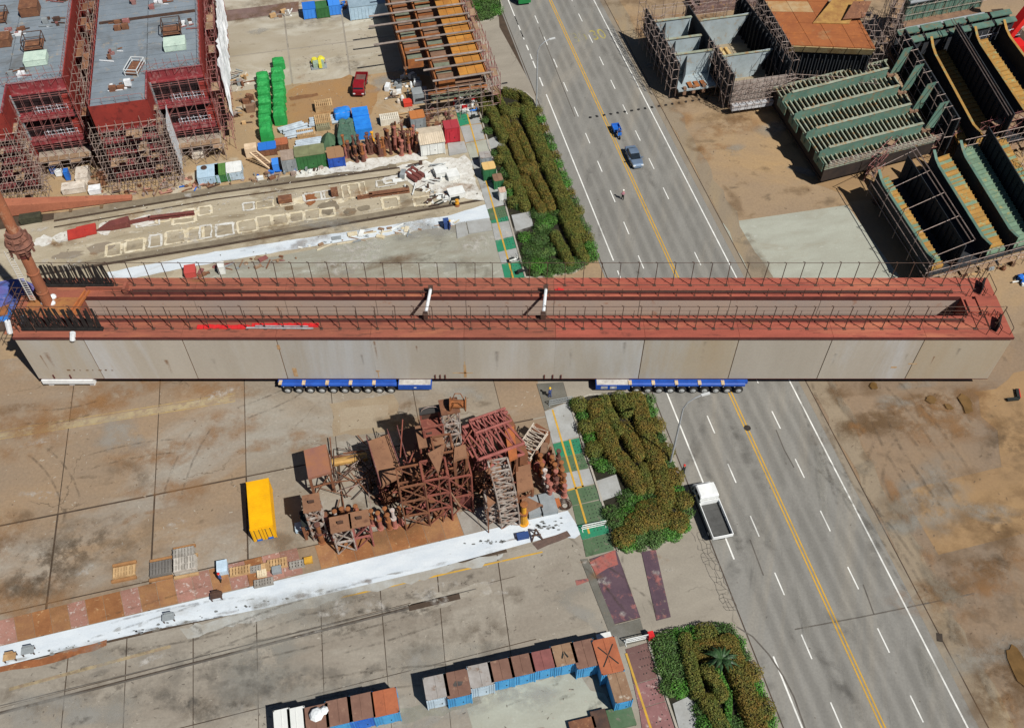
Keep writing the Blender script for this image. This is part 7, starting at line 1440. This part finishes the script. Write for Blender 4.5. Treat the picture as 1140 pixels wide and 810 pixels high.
for col, pts in (('left', [(293.5, 91), (294, 99), (294.5, 108), (295.5, 118), (296, 129), (296, 139), (298, 153)]), ('right', [(311, 75), (310, 86), (310, 94), (311.5, 103), (312, 112), (312, 121), (313, 135)])):
    for k, (x, y) in enumerate(pts): tarp_stack(f'green tarp covered stack, {ordn[k]} from the camera end of the {col} column' if k not in (0, 6) else f'{ordn[k]} green tarp covered stack of the {col} column', x, y, 1.95, 1.75 if k < 6 else 2.3, 1.5 if k < 6 else 2.2, tg, YA+random.uniform(-.08, .08), group='green tarp covered stacks')
for k in range(1, 6):
    for col in ('left', 'right'):
        for o in C.objects:
            if o.get('label') == f'green tarp covered stack, {ordn[k]} from the camera end of the {col} column': o['label'] = f'green tarp covered stack, {ordn[k]} from the far end of the {col} column'
# yellow pump set
p = P(355, 73); T = thing('pump_set', 'yellow and grey pump set alone on the grey slabs', 'pump', tuple(p), YA)
MB().box(-1.3, -1.2, 0, 1.3, 1.2, .25).build('skid', grey_st, T, world=False); MB().lathe((-.6, .5, .25), [(.5, 0), (.6, .4), (.4, .9)], 9).build('yellow_tank', M('pump_yellow', (212, 204, 60), (190, 180, 60), 2, fine=.1), T, world=False); MB().lathe((.5, .8, .25), [(.6, 0), (.7, .5), (.3, .9)], 9).build('yellow_tank', MATS['pump_yellow'], T, world=False)
MB().box(-.9, -1.0, .25, .9, .1, 1.0).build('motor', M('pump_grey', (150, 170, 150), (120, 136, 124), 2), T, world=False); MB().box(.0, -1.3, .25, .5, .6, 1.05).build('belt_guard', MATS['pump_yellow'], T, world=False); MB().tube((-1.2, -.4, .5), (1.3, -.2, .7), .12, 7).build('pipe', scaf_m, T, world=False)
# blue covered goods and the netted bundle
btarp = M('tarp_blue', (40, 130, 216), (32, 112, 196), .9, fine=.08); ntarp = M('net_green', (78, 108, 90), (60, 86, 74), 1.5, (110, 132, 116), 3, .6, fine=.25)
tarp_stack('blue tarp covered crate at the top of the netted bundle', 382, 131, 2.6, 2.6, 1.3, btarp, name='tarp_covered_crate', cat='tarp crate'); tarp_stack('long green netted bundle below the blue tarp crate', 387, 156, 2.8, 7.0, 1.8, ntarp, YA-.1, name='netted_bundle', cat='bundle', amp=.15)
p = P(404, 143); T = thing('blue_bin_stack', 'bright blue stack of ribbed bins right of the netted bundle', 'bins', tuple(p), YA)
for k in range(5): MB().box(-1.25, -2.8+k*1.15, 0, 1.25, -1.75+k*1.15, 2.0-.12*(k == 2)).build('bin', btarp, T, world=False); MB().box(-1.3, -2.82+k*1.15, 1.7, 1.3, -2.72+k*1.15, 1.95).build('rim', btarp, T, world=False)
pallet('wooden crate stack behind the pale pipes, near the blue tarp crate', 361, 121, 2.8, 1.8, YA, tan_w, 6); pallet('lower wooden pallet stack left of the blue tarp crate', 360, 136, 2.6, 2.2, YA, tan_w, 4); pallet('olive wooden pallet in front of the pale pipes', 360, 143, 2.2, 1.2, YA, M('olive_wood', (140, 136, 108), (120, 114, 90), 1), 3)
pallet('tan pallet with pipes right of the green column', 341, 150, 2.8, 1.6, YA, tan_w, 3); pallet('white pallet stack right of the blue bins', 434, 136, 3.0, 1.6, YA, M('white_pallet', (216, 210, 194), (196, 188, 170), 1, fine=.1), 6)
def pipes(label, px, py, n, l, r, rz, mat):
    p = P(px, py); T = thing('pipe_bundle', label, 'pipes', tuple(p), rz)
    for k in range(n): y = (k % 4)*r*2.1; z = r+(k//4)*r*1.8; s = random.uniform(-.3, .3); MB().tube((-l/2+s, y, z), (l/2+s, y, z), r, 8).build('pipe', mat, T, world=False)
    for x in (-l*.3, l*.3): MB().box(x-.08, -.3, 0, x+.08, r*9, .05).build('strap', pipe_dark, T, world=False)
pg = M('pipe_pale', (176, 188, 196), (150, 160, 168), 1, rough=.5, fine=.12)
pipes('pale pipes lying right of the nearest green stack', 328, 146, 6, 4.0, .22, YA+.25, pg); pipes('pale pipes beside the tan pallet on the yard', 333, 152, 5, 4.4, .2, YA+.1, pg); pipes('pale blue pipes behind the olive pallet', 361, 139, 4, 4.6, .26, YA, pg); pipes('grey pipes on the roof side of the green container', 344, 162, 4, 4.0, .2, YA+.05, pg)
# tent, containers, huts
p = P(367, 160); b = MB(); loft(b, [[(1.7*f*math.cos(t)*(1 if k % 2 else .85), 1.9*f*math.sin(t), z) for k, t in enumerate([i*math.pi/4 for i in range(8)])] for f, z in ((1, 0), (.75, .8), (.35, 1.6), (.08, 2.0))])
T = thing('tent', 'dark green tarp tent behind the blue cabinet', 'tent', tuple(p), YA); b.build('canvas', M('tent_green', (74, 100, 74), (60, 84, 62), 1, fine=.15), T, world=False); MB().tube((0, 0, 1.9), (0, 0, 2.3), .06, 5).build('pole', pipe_dark, T, world=False)
gcon = M('container_green', (56, 108, 60), (48, 92, 52), .8, fine=.12); golive = M('roof_olive', (122, 126, 92), (108, 110, 80), .8, fine=.15)
box_house('large green container with an olive roof on the upper yard', 344, 167, 4.4, 2.4, 2.6, gcon, golive, YA); box_house('grey container with a rusty top left of the large green one', 320, 172, 2.0, 2.3, 2.4, grey_st, M('roof_dusty', (156, 140, 126), (136, 118, 104), 1), YA)
box_house('bright green roofed small container beside the conveyor', 246.5, 188, 1.9, 2.6, 1.5, gcon, M('roof_green', (84, 128, 62), (74, 112, 56), 1), YA, ribs=5); box_house('white container right of the bright green roof', 260, 185.5, 2.2, 2.4, 1.65, paleb, wht, YA, ribs=5)
box_house('light blue machine house with a round fan', 231, 190, 3.0, 2.8, 1.5, M('machine_blue', (170, 194, 210), (150, 174, 190), .8, fine=.1), MATS['machine_blue'], YA, name='machine_house', cat='machine', ribs=5); single('fan', MB().lathe((0, 0, 0), [(.45, 0), (.45, .12), (.3, .12), (.3, .05)], 12), pipe_dark, 'round fan on the light blue machine house', 'fan', loc=tuple(P(227, 187, 1.52)))
crate('narrow pale blue cabinet right of the light blue machine', P(242.5, 198), .9, 1.2, 1.3, MATS['machine_blue'], name='cabinet', cat='cabinet'); crate('small blue box left of the grey container', P(308, 188), .9, 1.5, 1.4, M('crate_blue', (60, 130, 214), fine=.1), name='blue_box', cat='box')
box_house('crate with a blue roof behind the conveyor', 297, 162, 2.6, 1.8, 1.3, rusty, M('roof_blue', (36, 104, 188), fine=.1), YA, name='roofed_crate', cat='crate', ribs=4, door=False); box_house('brown roofed crate right of the blue roofed one', 313, 157, 1.8, 1.6, 1.2, rusty, rorange, YA, name='roofed_crate', cat='crate', ribs=4, door=False)
box_house('blue cabinet with a brown roof at the end of the jack posts', 373, 169, 2.4, 2.6, 1.9, M('cabinet_blue', (46, 88, 178), (36, 70, 150), 1, fine=.1), M('roof_tan2', (146, 112, 82), fine=.15), YA, ribs=5)
p = P(287, 180); T = thing('conveyor', 'cream conveyor frame leaning among scrap beside the green roof', 'conveyor', tuple(p), 0)
for s in (0, .9): MB().bar(P(278, 170, 2.2)+Vector((s, s*.3, 0)), P(300, 188, .2)+Vector((s, s*.3, 0)), .22, .3).build('side_rail', M('conveyor_cream', (212, 190, 160), (190, 166, 136), 1), T)
for k in range(9): a0 = P(278, 170, 2.2).lerp(P(300, 188, .2), (k+.5)/9); MB().bar(a0, a0+Vector((.9, .27, 0)), .14).build('roller', cell_b, T)
MB().box(-.9, -.7, 0, .9, .7, 1.6, YA, P(281, 172)).build('drive_box', MATS['conveyor_cream'], T)
def heap(label, px, py, rx, ry, n, mats, name='scrap_heap', cat='scrap', hmax=.9, smin=.15, smax=.7):
    p = P(px, py); T = thing(name, label, cat, tuple(p), YA)
    for k in range(n):
        a0, r = random.uniform(0, 6.3), math.sqrt(random.random()); x, y = rx*r*math.cos(a0), ry*r*math.sin(a0); s = random.uniform(smin, smax); rz = random.choice([0, 0, .4, -.5, 1.2]); h = random.uniform(.1, hmax)
        typ = random.random()
        if typ < .45: b = MB().box(-s, -s*.5, 0, s, s*.5, h, rz, (x, y, 0))
        elif typ < .8: dx = Vector((math.cos(rz), math.sin(rz), 0))*s*2; c0 = Vector((x, y, h*.6)); b = MB().bar(c0-dx, c0+dx+Vector((0, 0, random.uniform(-.2, .2))), .14)
        else: b = MB().lathe((x, y, 0), [(s*.5, 0), (s*.55, h*.6), (s*.3, h)], 8)
        b.build('piece', random.choice(mats), T, world=False)
    return T
mixA = [rusty, cell_b, pipe_dark, scaf_m, board_m, tan_w, grey_st]
heap('strip of small scrap along the upper rail groove', 280, 199, 11, .9, 60, mixA+[deepblue, wht], hmax=.6, smax=.5); heap('scrap and bins beside the right ship block, upper heap', 268, 92, 1.5, 3.0, 16, mixA+[MATS['dirty_white']], hmax=1.6); heap('scrap and bins beside the right ship block, lower heap', 271, 125, 1.8, 4.0, 18, mixA+[MATS['net_green'], MATS['pallet_grey']], hmax=1.6)
heap('white and grey bags heaped left of the orange steel section', 450, 100, 3.0, 4.0, 34, [wht, wrap, grey_st, MATS['dirty_white'], pipe_dark], hmax=1.3); heap('dark scrap steel behind the white roofed hut', 487, 132, 2.4, 3.2, 34, [rusty, pipe_dark, cell_b, rusty, scaf_red], hmax=1.4); heap('scrap steel left of the grey cabinet hut', 447, 137, 2.0, 2.4, 18, mixA, hmax=.8); heap('white wrapped gear beside the upper walkway', 519, 118, 2.0, 2.0, 24, [wht, grey_st, pipe_dark, redtarp, wrap], hmax=1.0)
heap('hoses and dusty scrap in front of the right ship block', 190, 208, 7, 1.6, 46, [rusty, cell_b, M('hose_pink', (176, 128, 112), fine=.2), scaf_m], hmax=.7, smax=.45); heap('scaffold parts heaped between the two ship blocks', 116, 203, 1.6, 3.5, 30, [rusty, scaf_m, board_m], hmax=1.0)
for lab, x, y, rx, ry, n in [('rusty scrap steel heaped under the long brown platforms', 440, 545, 3.0, 2.0, 34), ('red brown scrap between the braced towers', 487, 558, 4.0, 2.0, 44), ('rusty scrap under the pink truss', 548, 535, 3.0, 2.6, 40), ('rusty scrap at the left foot of the short towers', 368, 585, 2.0, 1.6, 26), ('brown scrap behind the rows of jack posts', 592, 512, 2.2, 2.4, 26)]: heap(lab, x, y, rx, ry, n, [l_red, l_br, l_br, cell_b, pipe_dark, l_pk], hmax=2.2, smax=.8)
heap('white painted gear heaped at the right end of the rail bed', 474, 199, 4.5, 3.5, 34, [wht, wht, MATS['white_paint_worn'], pipe_dark, grey_st], hmax=1.0); heap('dark rubber and pipes beside the white trestles', 489, 224, 2.4, 1.2, 18, [bolt, pipe_dark, wht], hmax=.7); heap('pale fragments along the white band behind the girder', 415, 262, 12, 1.0, 40, [wht, MATS['cream_overspray'], grey_st, rtan], hmax=.25); heap('pinkish fragments beside the white band behind the girder', 270, 296, 8, 1.2, 30, [rmaroon, rtan, rusty, grey_st], hmax=.3)
crate('grey machine cabinet with a brown base beside the steel section', P(468, 112), 2.4, 1.8, 1.9, grey_st, name='machine_cabinet', cat='cabinet', lid=grey_st); crate('open red box beside the grey machine cabinet', P(454, 117), 1.3, 1.2, .8, M('box_red', (190, 60, 44), fine=.1), name='red_box', cat='box')
box_house('grey cabinet hut with an orange brown roof', 464, 127, 2.2, 2.0, 2.4, grey_st, M('roof_rust', (172, 108, 60), fine=.15), YA, name='hut', cat='hut', ribs=4); box_house('white hut with a ribbed cream roof beside the jack posts', 479, 150, 3.6, 3.8, 2.4, wht, M('roof_cream', (204, 190, 168), (184, 170, 148), 1, fine=.1), YA, name='hut', cat='hut', roofstyle='gable', ribs=5)
box_house('small red booth with an open front beside the upper walkway', 502, 138, 2.2, 2.0, 2.8, M('booth_red', (176, 44, 56), (156, 40, 50), 1, fine=.1), M('booth_roof', (156, 52, 60), fine=.1), YA, name='booth', cat='booth', ribs=3)
# jack posts on the upper yard
for k in range(34):
    x = 386+k*2.35; y = 182-(x-386)*.155-random.choice([0, 3, 7, 11]); h = random.uniform(2.2, 4.2)
    if k in (13,): bm, cm, lab, g = cy_y, cy_y, 'bright yellow jack post in the upper row', None
    else: bm, cm = random.choice([(cy_o, cy_o), (cy_p, cy_o), (cy_d, cy_d), (cy_d, cy_d), (cy_d, cy_o), (cy_p, cy_p)]); lab, g = 'rusty jack post in the upper row between the blue cabinet and the hut', 'jack posts on the upper yard'
    cyl(lab, x, y, h, bm, cm, random.uniform(.2, .3), g, random.uniform(-.5, .3))
# rail bed pieces
single('steel_cover', MB().box(-1.2, -1.0, .1, 1.2, 1.0, .35).box(-.9, -.8, 0, .9, .8, .1), M('cover_red', (172, 56, 46), (154, 48, 42), 1, fine=.1), 'left of two red steel covers on the rail bed', 'cover', loc=tuple(P(86, 261)), rz=YA+.12)
single('steel_cover', MB().box(-1.3, -1.0, .1, 1.3, 1.0, .45).box(-.2, -.15, .45, .2, .15, .6), MATS['cover_red'], 'right of two red steel covers on the rail bed', 'cover', loc=tuple(P(97, 258)), rz=YA+.12)
mbm = M('beam_maroon', (116, 64, 58), (98, 54, 50), 1, (136, 84, 72), 2, .62, fine=.15)
T = thing('pile_shoe', 'maroon pointed steel beam end on the rail bed', 'beam', tuple(P(134, 252)), YA+.1); b = MB(); loft(b, [[(x, -w, .1), (x, w, .1), (x, w, h), (x, -w, h)] for x, w, h in ((-3.2, .08, .2), (-1.2, .6, .9), (1.4, .7, 1.0))]); b.build('shoe', mbm, T, world=False); MB().box(1.4, -.15, .1, 4.2, .15, .6).build('shaft', mbm, T, world=False)
for lab, x0, y0, x1, y1, w, m in [('long thin maroon beam on the rail bed', 166, 245, 217, 239, .5, mbm), ('long rusty beam near the right of the rail bed', 411, 219, 456, 213, .7, rusty), ('thin rusty bar beside the long rusty beam', 398, 222, 415, 219, .3, rusty)]:
    p, q = P(x0, y0), P(x1, y1); c = (p+q)/2; d = q-p; single('steel_beam', MB().box(-d.length/2, -w/2, 0, d.length/2, w/2, .12).box(-d.length/2, -.07, .12, d.length/2, .07, .5).box(-d.length/2, -w/2, .5, d.length/2, w/2, .6), m, lab, 'beam', loc=tuple(c), rz=math.atan2(d.y, d.x))
crate('dark rusty box on the painted rail bed', P(318, 224), 1.9, 1.1, .7, rusty, name='rusty_box', cat='box'); crate('small rusty jack box on the painted rail bed', P(373, 217), .9, 1.0, 1.0, rusty, name='rusty_box', cat='box'); pallet('wooden grate sunk in the rail bed', 322, 232, 1.2, .8, YA, M('wood_dark', (110, 90, 66), fine=.2), 1)
for lab, x, y, w, d, h in [('white trestle box, upper of three near the walkway', 491, 194, 1.8, 1.6, .9), ('white square box beside the trestle near the walkway', 504, 197, 1.7, 1.8, .8), ('white ribbed box, lowest near the walkway', 508, 218, 2.3, 1.6, 1.0)]: crate(lab, P(x, y), w, d, h, wht, YA+.1, 'white_box', 'box')
pipes('dark maroon pipes at the right of the rail bed', 458, 199, 3, 2.6, .35, YA-1.0, mbm); cyl('small orange hydrant beside the lowest white box', 509, 229, 1.1, cy_o, cy_y, .25)
crate('dark green black winch beside the jib beam', P(36, 246), 2.8, 1.2, 1.0, M('winch', (66, 66, 50), (50, 50, 40), 1.5, fine=.3), name='winch', cat='winch')
# bins and bikes beside the walkway
box_house('tan topped green bin beside the upper planter', 544, 184, 1.8, 1.6, 2.2, M('bin_green', (50, 110, 70), (42, 94, 60), 1, fine=.1), M('bin_tan', (204, 170, 110), fine=.1), YA, name='large_bin', cat='bin', ribs=3, door=False); box_house('dark topped green bin below the tan topped one', 554, 197, 1.3, 1.5, 1.7, MATS['bin_green'], cell_b, YA, name='large_bin', cat='bin', ribs=3, door=False); box_house('grey box above the tan topped bin', 540, 172, 1.6, 1.4, 1.9, grey_st, rgrey, YA, name='large_bin', cat='bin', ribs=3, door=False); box_house('small white cabinet below the dark topped bin', 559, 211, .9, 1.0, 1.7, wht, M('lid_pink', (190, 160, 140), fine=.1), YA, name='large_bin', cat='bin', ribs=2, door=False)
def scooter(label, px, py, rz, mat):
    p = P(px, py); T = thing('scooter', label, 'scooter', (p.x, p.y, .05), rz)
    for x in (-.6, .6):
        o = MB().lathe((0, 0, 0), [(.12, -.06), (.25, -.05), (.25, .05), (.12, .06)], 10, 'Y').build('wheel', tyre, T, world=False); o.location = (x, 0, .25)
    MB().box(-.7, -.16, .35, -.05, .16, .62).build('body', mat, T, world=False); MB().box(-.05, -.14, .28, .45, .14, .36).build('footboard', mat, T, world=False); MB().box(-.65, -.13, .62, .0, .13, .74).build('seat', bolt, T, world=False)
    MB().bar((.6, 0, .25), (.42, 0, 1.0), .12).build('steering_column', mat, T, world=False); MB().tube((.4, -.32, 1.0), (.4, .32, 1.0), .03, 5).build('handlebar', bolt, T, world=False)
for lab, x, y, m in [('white scooter at the top of the parked scooters by the walkway', 521, 112, wht), ('grey scooter second from the top by the walkway', 524, 119, grey_st), ('blue scooter in the parked scooters by the walkway', 527, 125, MATS['crate_blue']), ('black scooter below the blue one by the walkway', 529, 132, bolt), ('white scooter on the green plates behind the girder', 572, 291, wht), ('black scooter on the lowest green plate behind the girder', 581, 304, bolt)]: scooter(lab, x, y, YA+.2, m)
# row at the top edge
for lab, x, y, w, d, h, wm, rm in [('blue bin, left one at the top edge', 343.5, 6, 2.2, 2.4, 2.0, MATS['crate_blue'], MATS['roof_blue']), ('green bin between two blue ones at the top edge', 358, 5, 2.2, 2.4, 2.0, gcon, gcon), ('blue bin, right one at the top edge', 370.5, 2, 2.2, 2.4, 2.0, MATS['crate_blue'], MATS['crate_blue'])]: box_house(lab, x, y, w, d, h, wm, rm, YA, name='waste_bin', cat='bin', ribs=4, door=False)
box_house('long blue grey site hut at the top edge', 411, 0, 7.5, 3.4, 2.6, MATS['machine_blue'], M('roof_bluegrey', (140, 160, 172), (126, 146, 158), .8), YA, name='site_hut', cat='hut', ribs=12)
heap('small tan rubble pile, left of two at the top', 308, 18, .9, .9, 9, [tan_w, cell_b, grey_w], 'rubble_pile', 'rubble', .8, .2, .6); heap('small tan rubble pile, right of two at the top', 320, 16, 1.0, .9, 9, [tan_w, wht, grey_w], 'rubble_pile', 'rubble', .8, .2, .6); scooter('black scooter in front of the site hut at the top', 412, 17, 1.2, bolt); heap('barrels and boxes between the green bin and the hut', 383, 8, 1.4, 1.4, 10, [rusty, deepblue, grey_st], 'barrel_group', 'barrels', 1.2, .3, .6)
# behind the left and right ends of the girder
tarp_stack('blue and purple tarp heap at the left picture edge', 8, 335, 6.5, 4.5, 1.6, M('tarp_bluepurple', (66, 92, 150), (96, 84, 140), .7, (40, 66, 120), 1.4, .6, fine=.15), name='tarp_heap', cat='tarp heap', amp=.35)
crate('orange topped blue box at the left picture edge', P(4, 352), 2.0, 2.0, 1.2, MATS['crate_blue'], name='edge_box', cat='box', lid=cy_o)
crate('small red box behind the girder on the apron', P(213, 305), 1.4, 1.6, 1.0, M('box_brickred', (178, 72, 66), fine=.1), name='red_box', cat='box'); crate('white post box behind the girder beside the white band', P(248, 303), .8, 1.0, 1.4, wht, name='white_post', cat='post'); crate('dark cabinet at the end of the white band', P(497, 253), .7, 1.0, 1.3, M('navy', (46, 70, 120), fine=.1), name='cabinet', cat='cabinet')
heap('blue and white bundle at the right picture edge', 1137, 312, 1.0, .8, 12, [wht, deepblue, bolt], 'bundle', 'bundle', .7, .2, .5)
T = thing('steel_bracket', 'bent red edged black bracket lying at the right edge', 'bracket', tuple(P(1132, 443)), .4); MB().bar((-1.4, .2, .15), (0, -.2, .15), .35, .3).build('arm', bolt, T, world=False); MB().bar((0, -.2, .15), (.8, 1.0, .15), .35, .3).build('arm', bolt, T, world=False); MB().bar((.25, -.2, .16), (1.0, .9, .16), .08, .3).build('red_strip', redtarp, T, world=False)
for x, y, l in [(752, 16, 'first'), (760, 22, 'second')]: pass
# more scaffolding among the plate blocks
def scaf_px(label, a0, b0, z1, bays, lifts, depth, mat=scaf_m, boards=.35, z0=0): 
    p, q = P(*a0), P(*b0); scaffold(label, (0, 0), (q.x-p.x, q.y-p.y), z0, z1, bays, lifts, depth, mat, boards, tuple(p))
scaf_px('tall pale scaffold between the rust topped hull and the green tiers', (985, 62), (1004, 22), 8.5, 8, 5, 1.6); scaf_px('scaffold at the near end of the yellow edged webs', (1085, 176), (1138, 160), 5.5, 7, 4, 1.4, scaf_red, .5); scaf_px('low scaffold between the green webbed panel and the curved webs', (1015, 180), (1062, 168), 3.5, 7, 2, 1.2, scaf_red, .6); scaf_px('scaffold stair right of the curved webs', (1125, 205), (1150, 240), 5.0, 6, 4, 1.6, scaf_m, .5); scaf_px('scaffold along the green beams behind the yellow edged webs', (1005, 78), (1062, 66), 4.0, 8, 3, 1.3, scaf_m, .7); scaf_px('white scaffold in front of the green beams at the right', (1075, 66), (1128, 54), 4.0, 8, 3, 1.3, MATS['rail_silver'], .6); scaf_px('scaffold at the far left corner of the curved webs', (968, 205), (992, 180), 4.5, 5, 3, 1.0, scaf_red, .4)
heap('offcuts and timber under the front of the curved webs', 1085, 300, 6, 1.2, 30, mixA, hmax=.8); heap('rusty offcuts between the hull section and the green panel', 905, 80, 9, 1.0, 40, [o_edge, rusty, cell_b, scaf_m], hmax=1.0); heap('mixed gear inside the grey open box section', 782, 62, 4, 2, 22, mixA+[o_edge], hmax=2.4); heap('rusty offcuts in the dark gap beside the green brackets', 1000, 120, 2, 5, 30, [rusty, cell_b, scaf_m, t_green], hmax=3.0)
# people
for lab, x, y, rz, sh, tr, hat in [('person with a red helmet beside the scooters on the upper walkway', 524, 108, 1.0, grey_st, navy, redhat), ('person standing near the dark cabinet behind the girder', 501, 256, .3, navy, navy, yelhat), ('person in blue workwear near the green walkway barrier', 612, 442, 2.2, navy, navy, yelhat), ('person beside the tan pallets at the lane edge', 247, 647, .6, navy, bolt, redhat), ('person crossing the road below the silver car', 693, 222, 1.5, M('shirt_pink', (170, 120, 130), fine=.1), bolt, whitehat)]:
    p = P(x, y); person((p.x, p.y, .03 if x != 693 else -.02), rz, 'stand', sh, tr, hat, lab)
bpy.context.view_layer.update()
print('OBJECTS', len(bpy.data.objects), 'TRIS', sum(len(o.data.polygons)*2 for o in bpy.data.objects if o.type == 'MESH'))
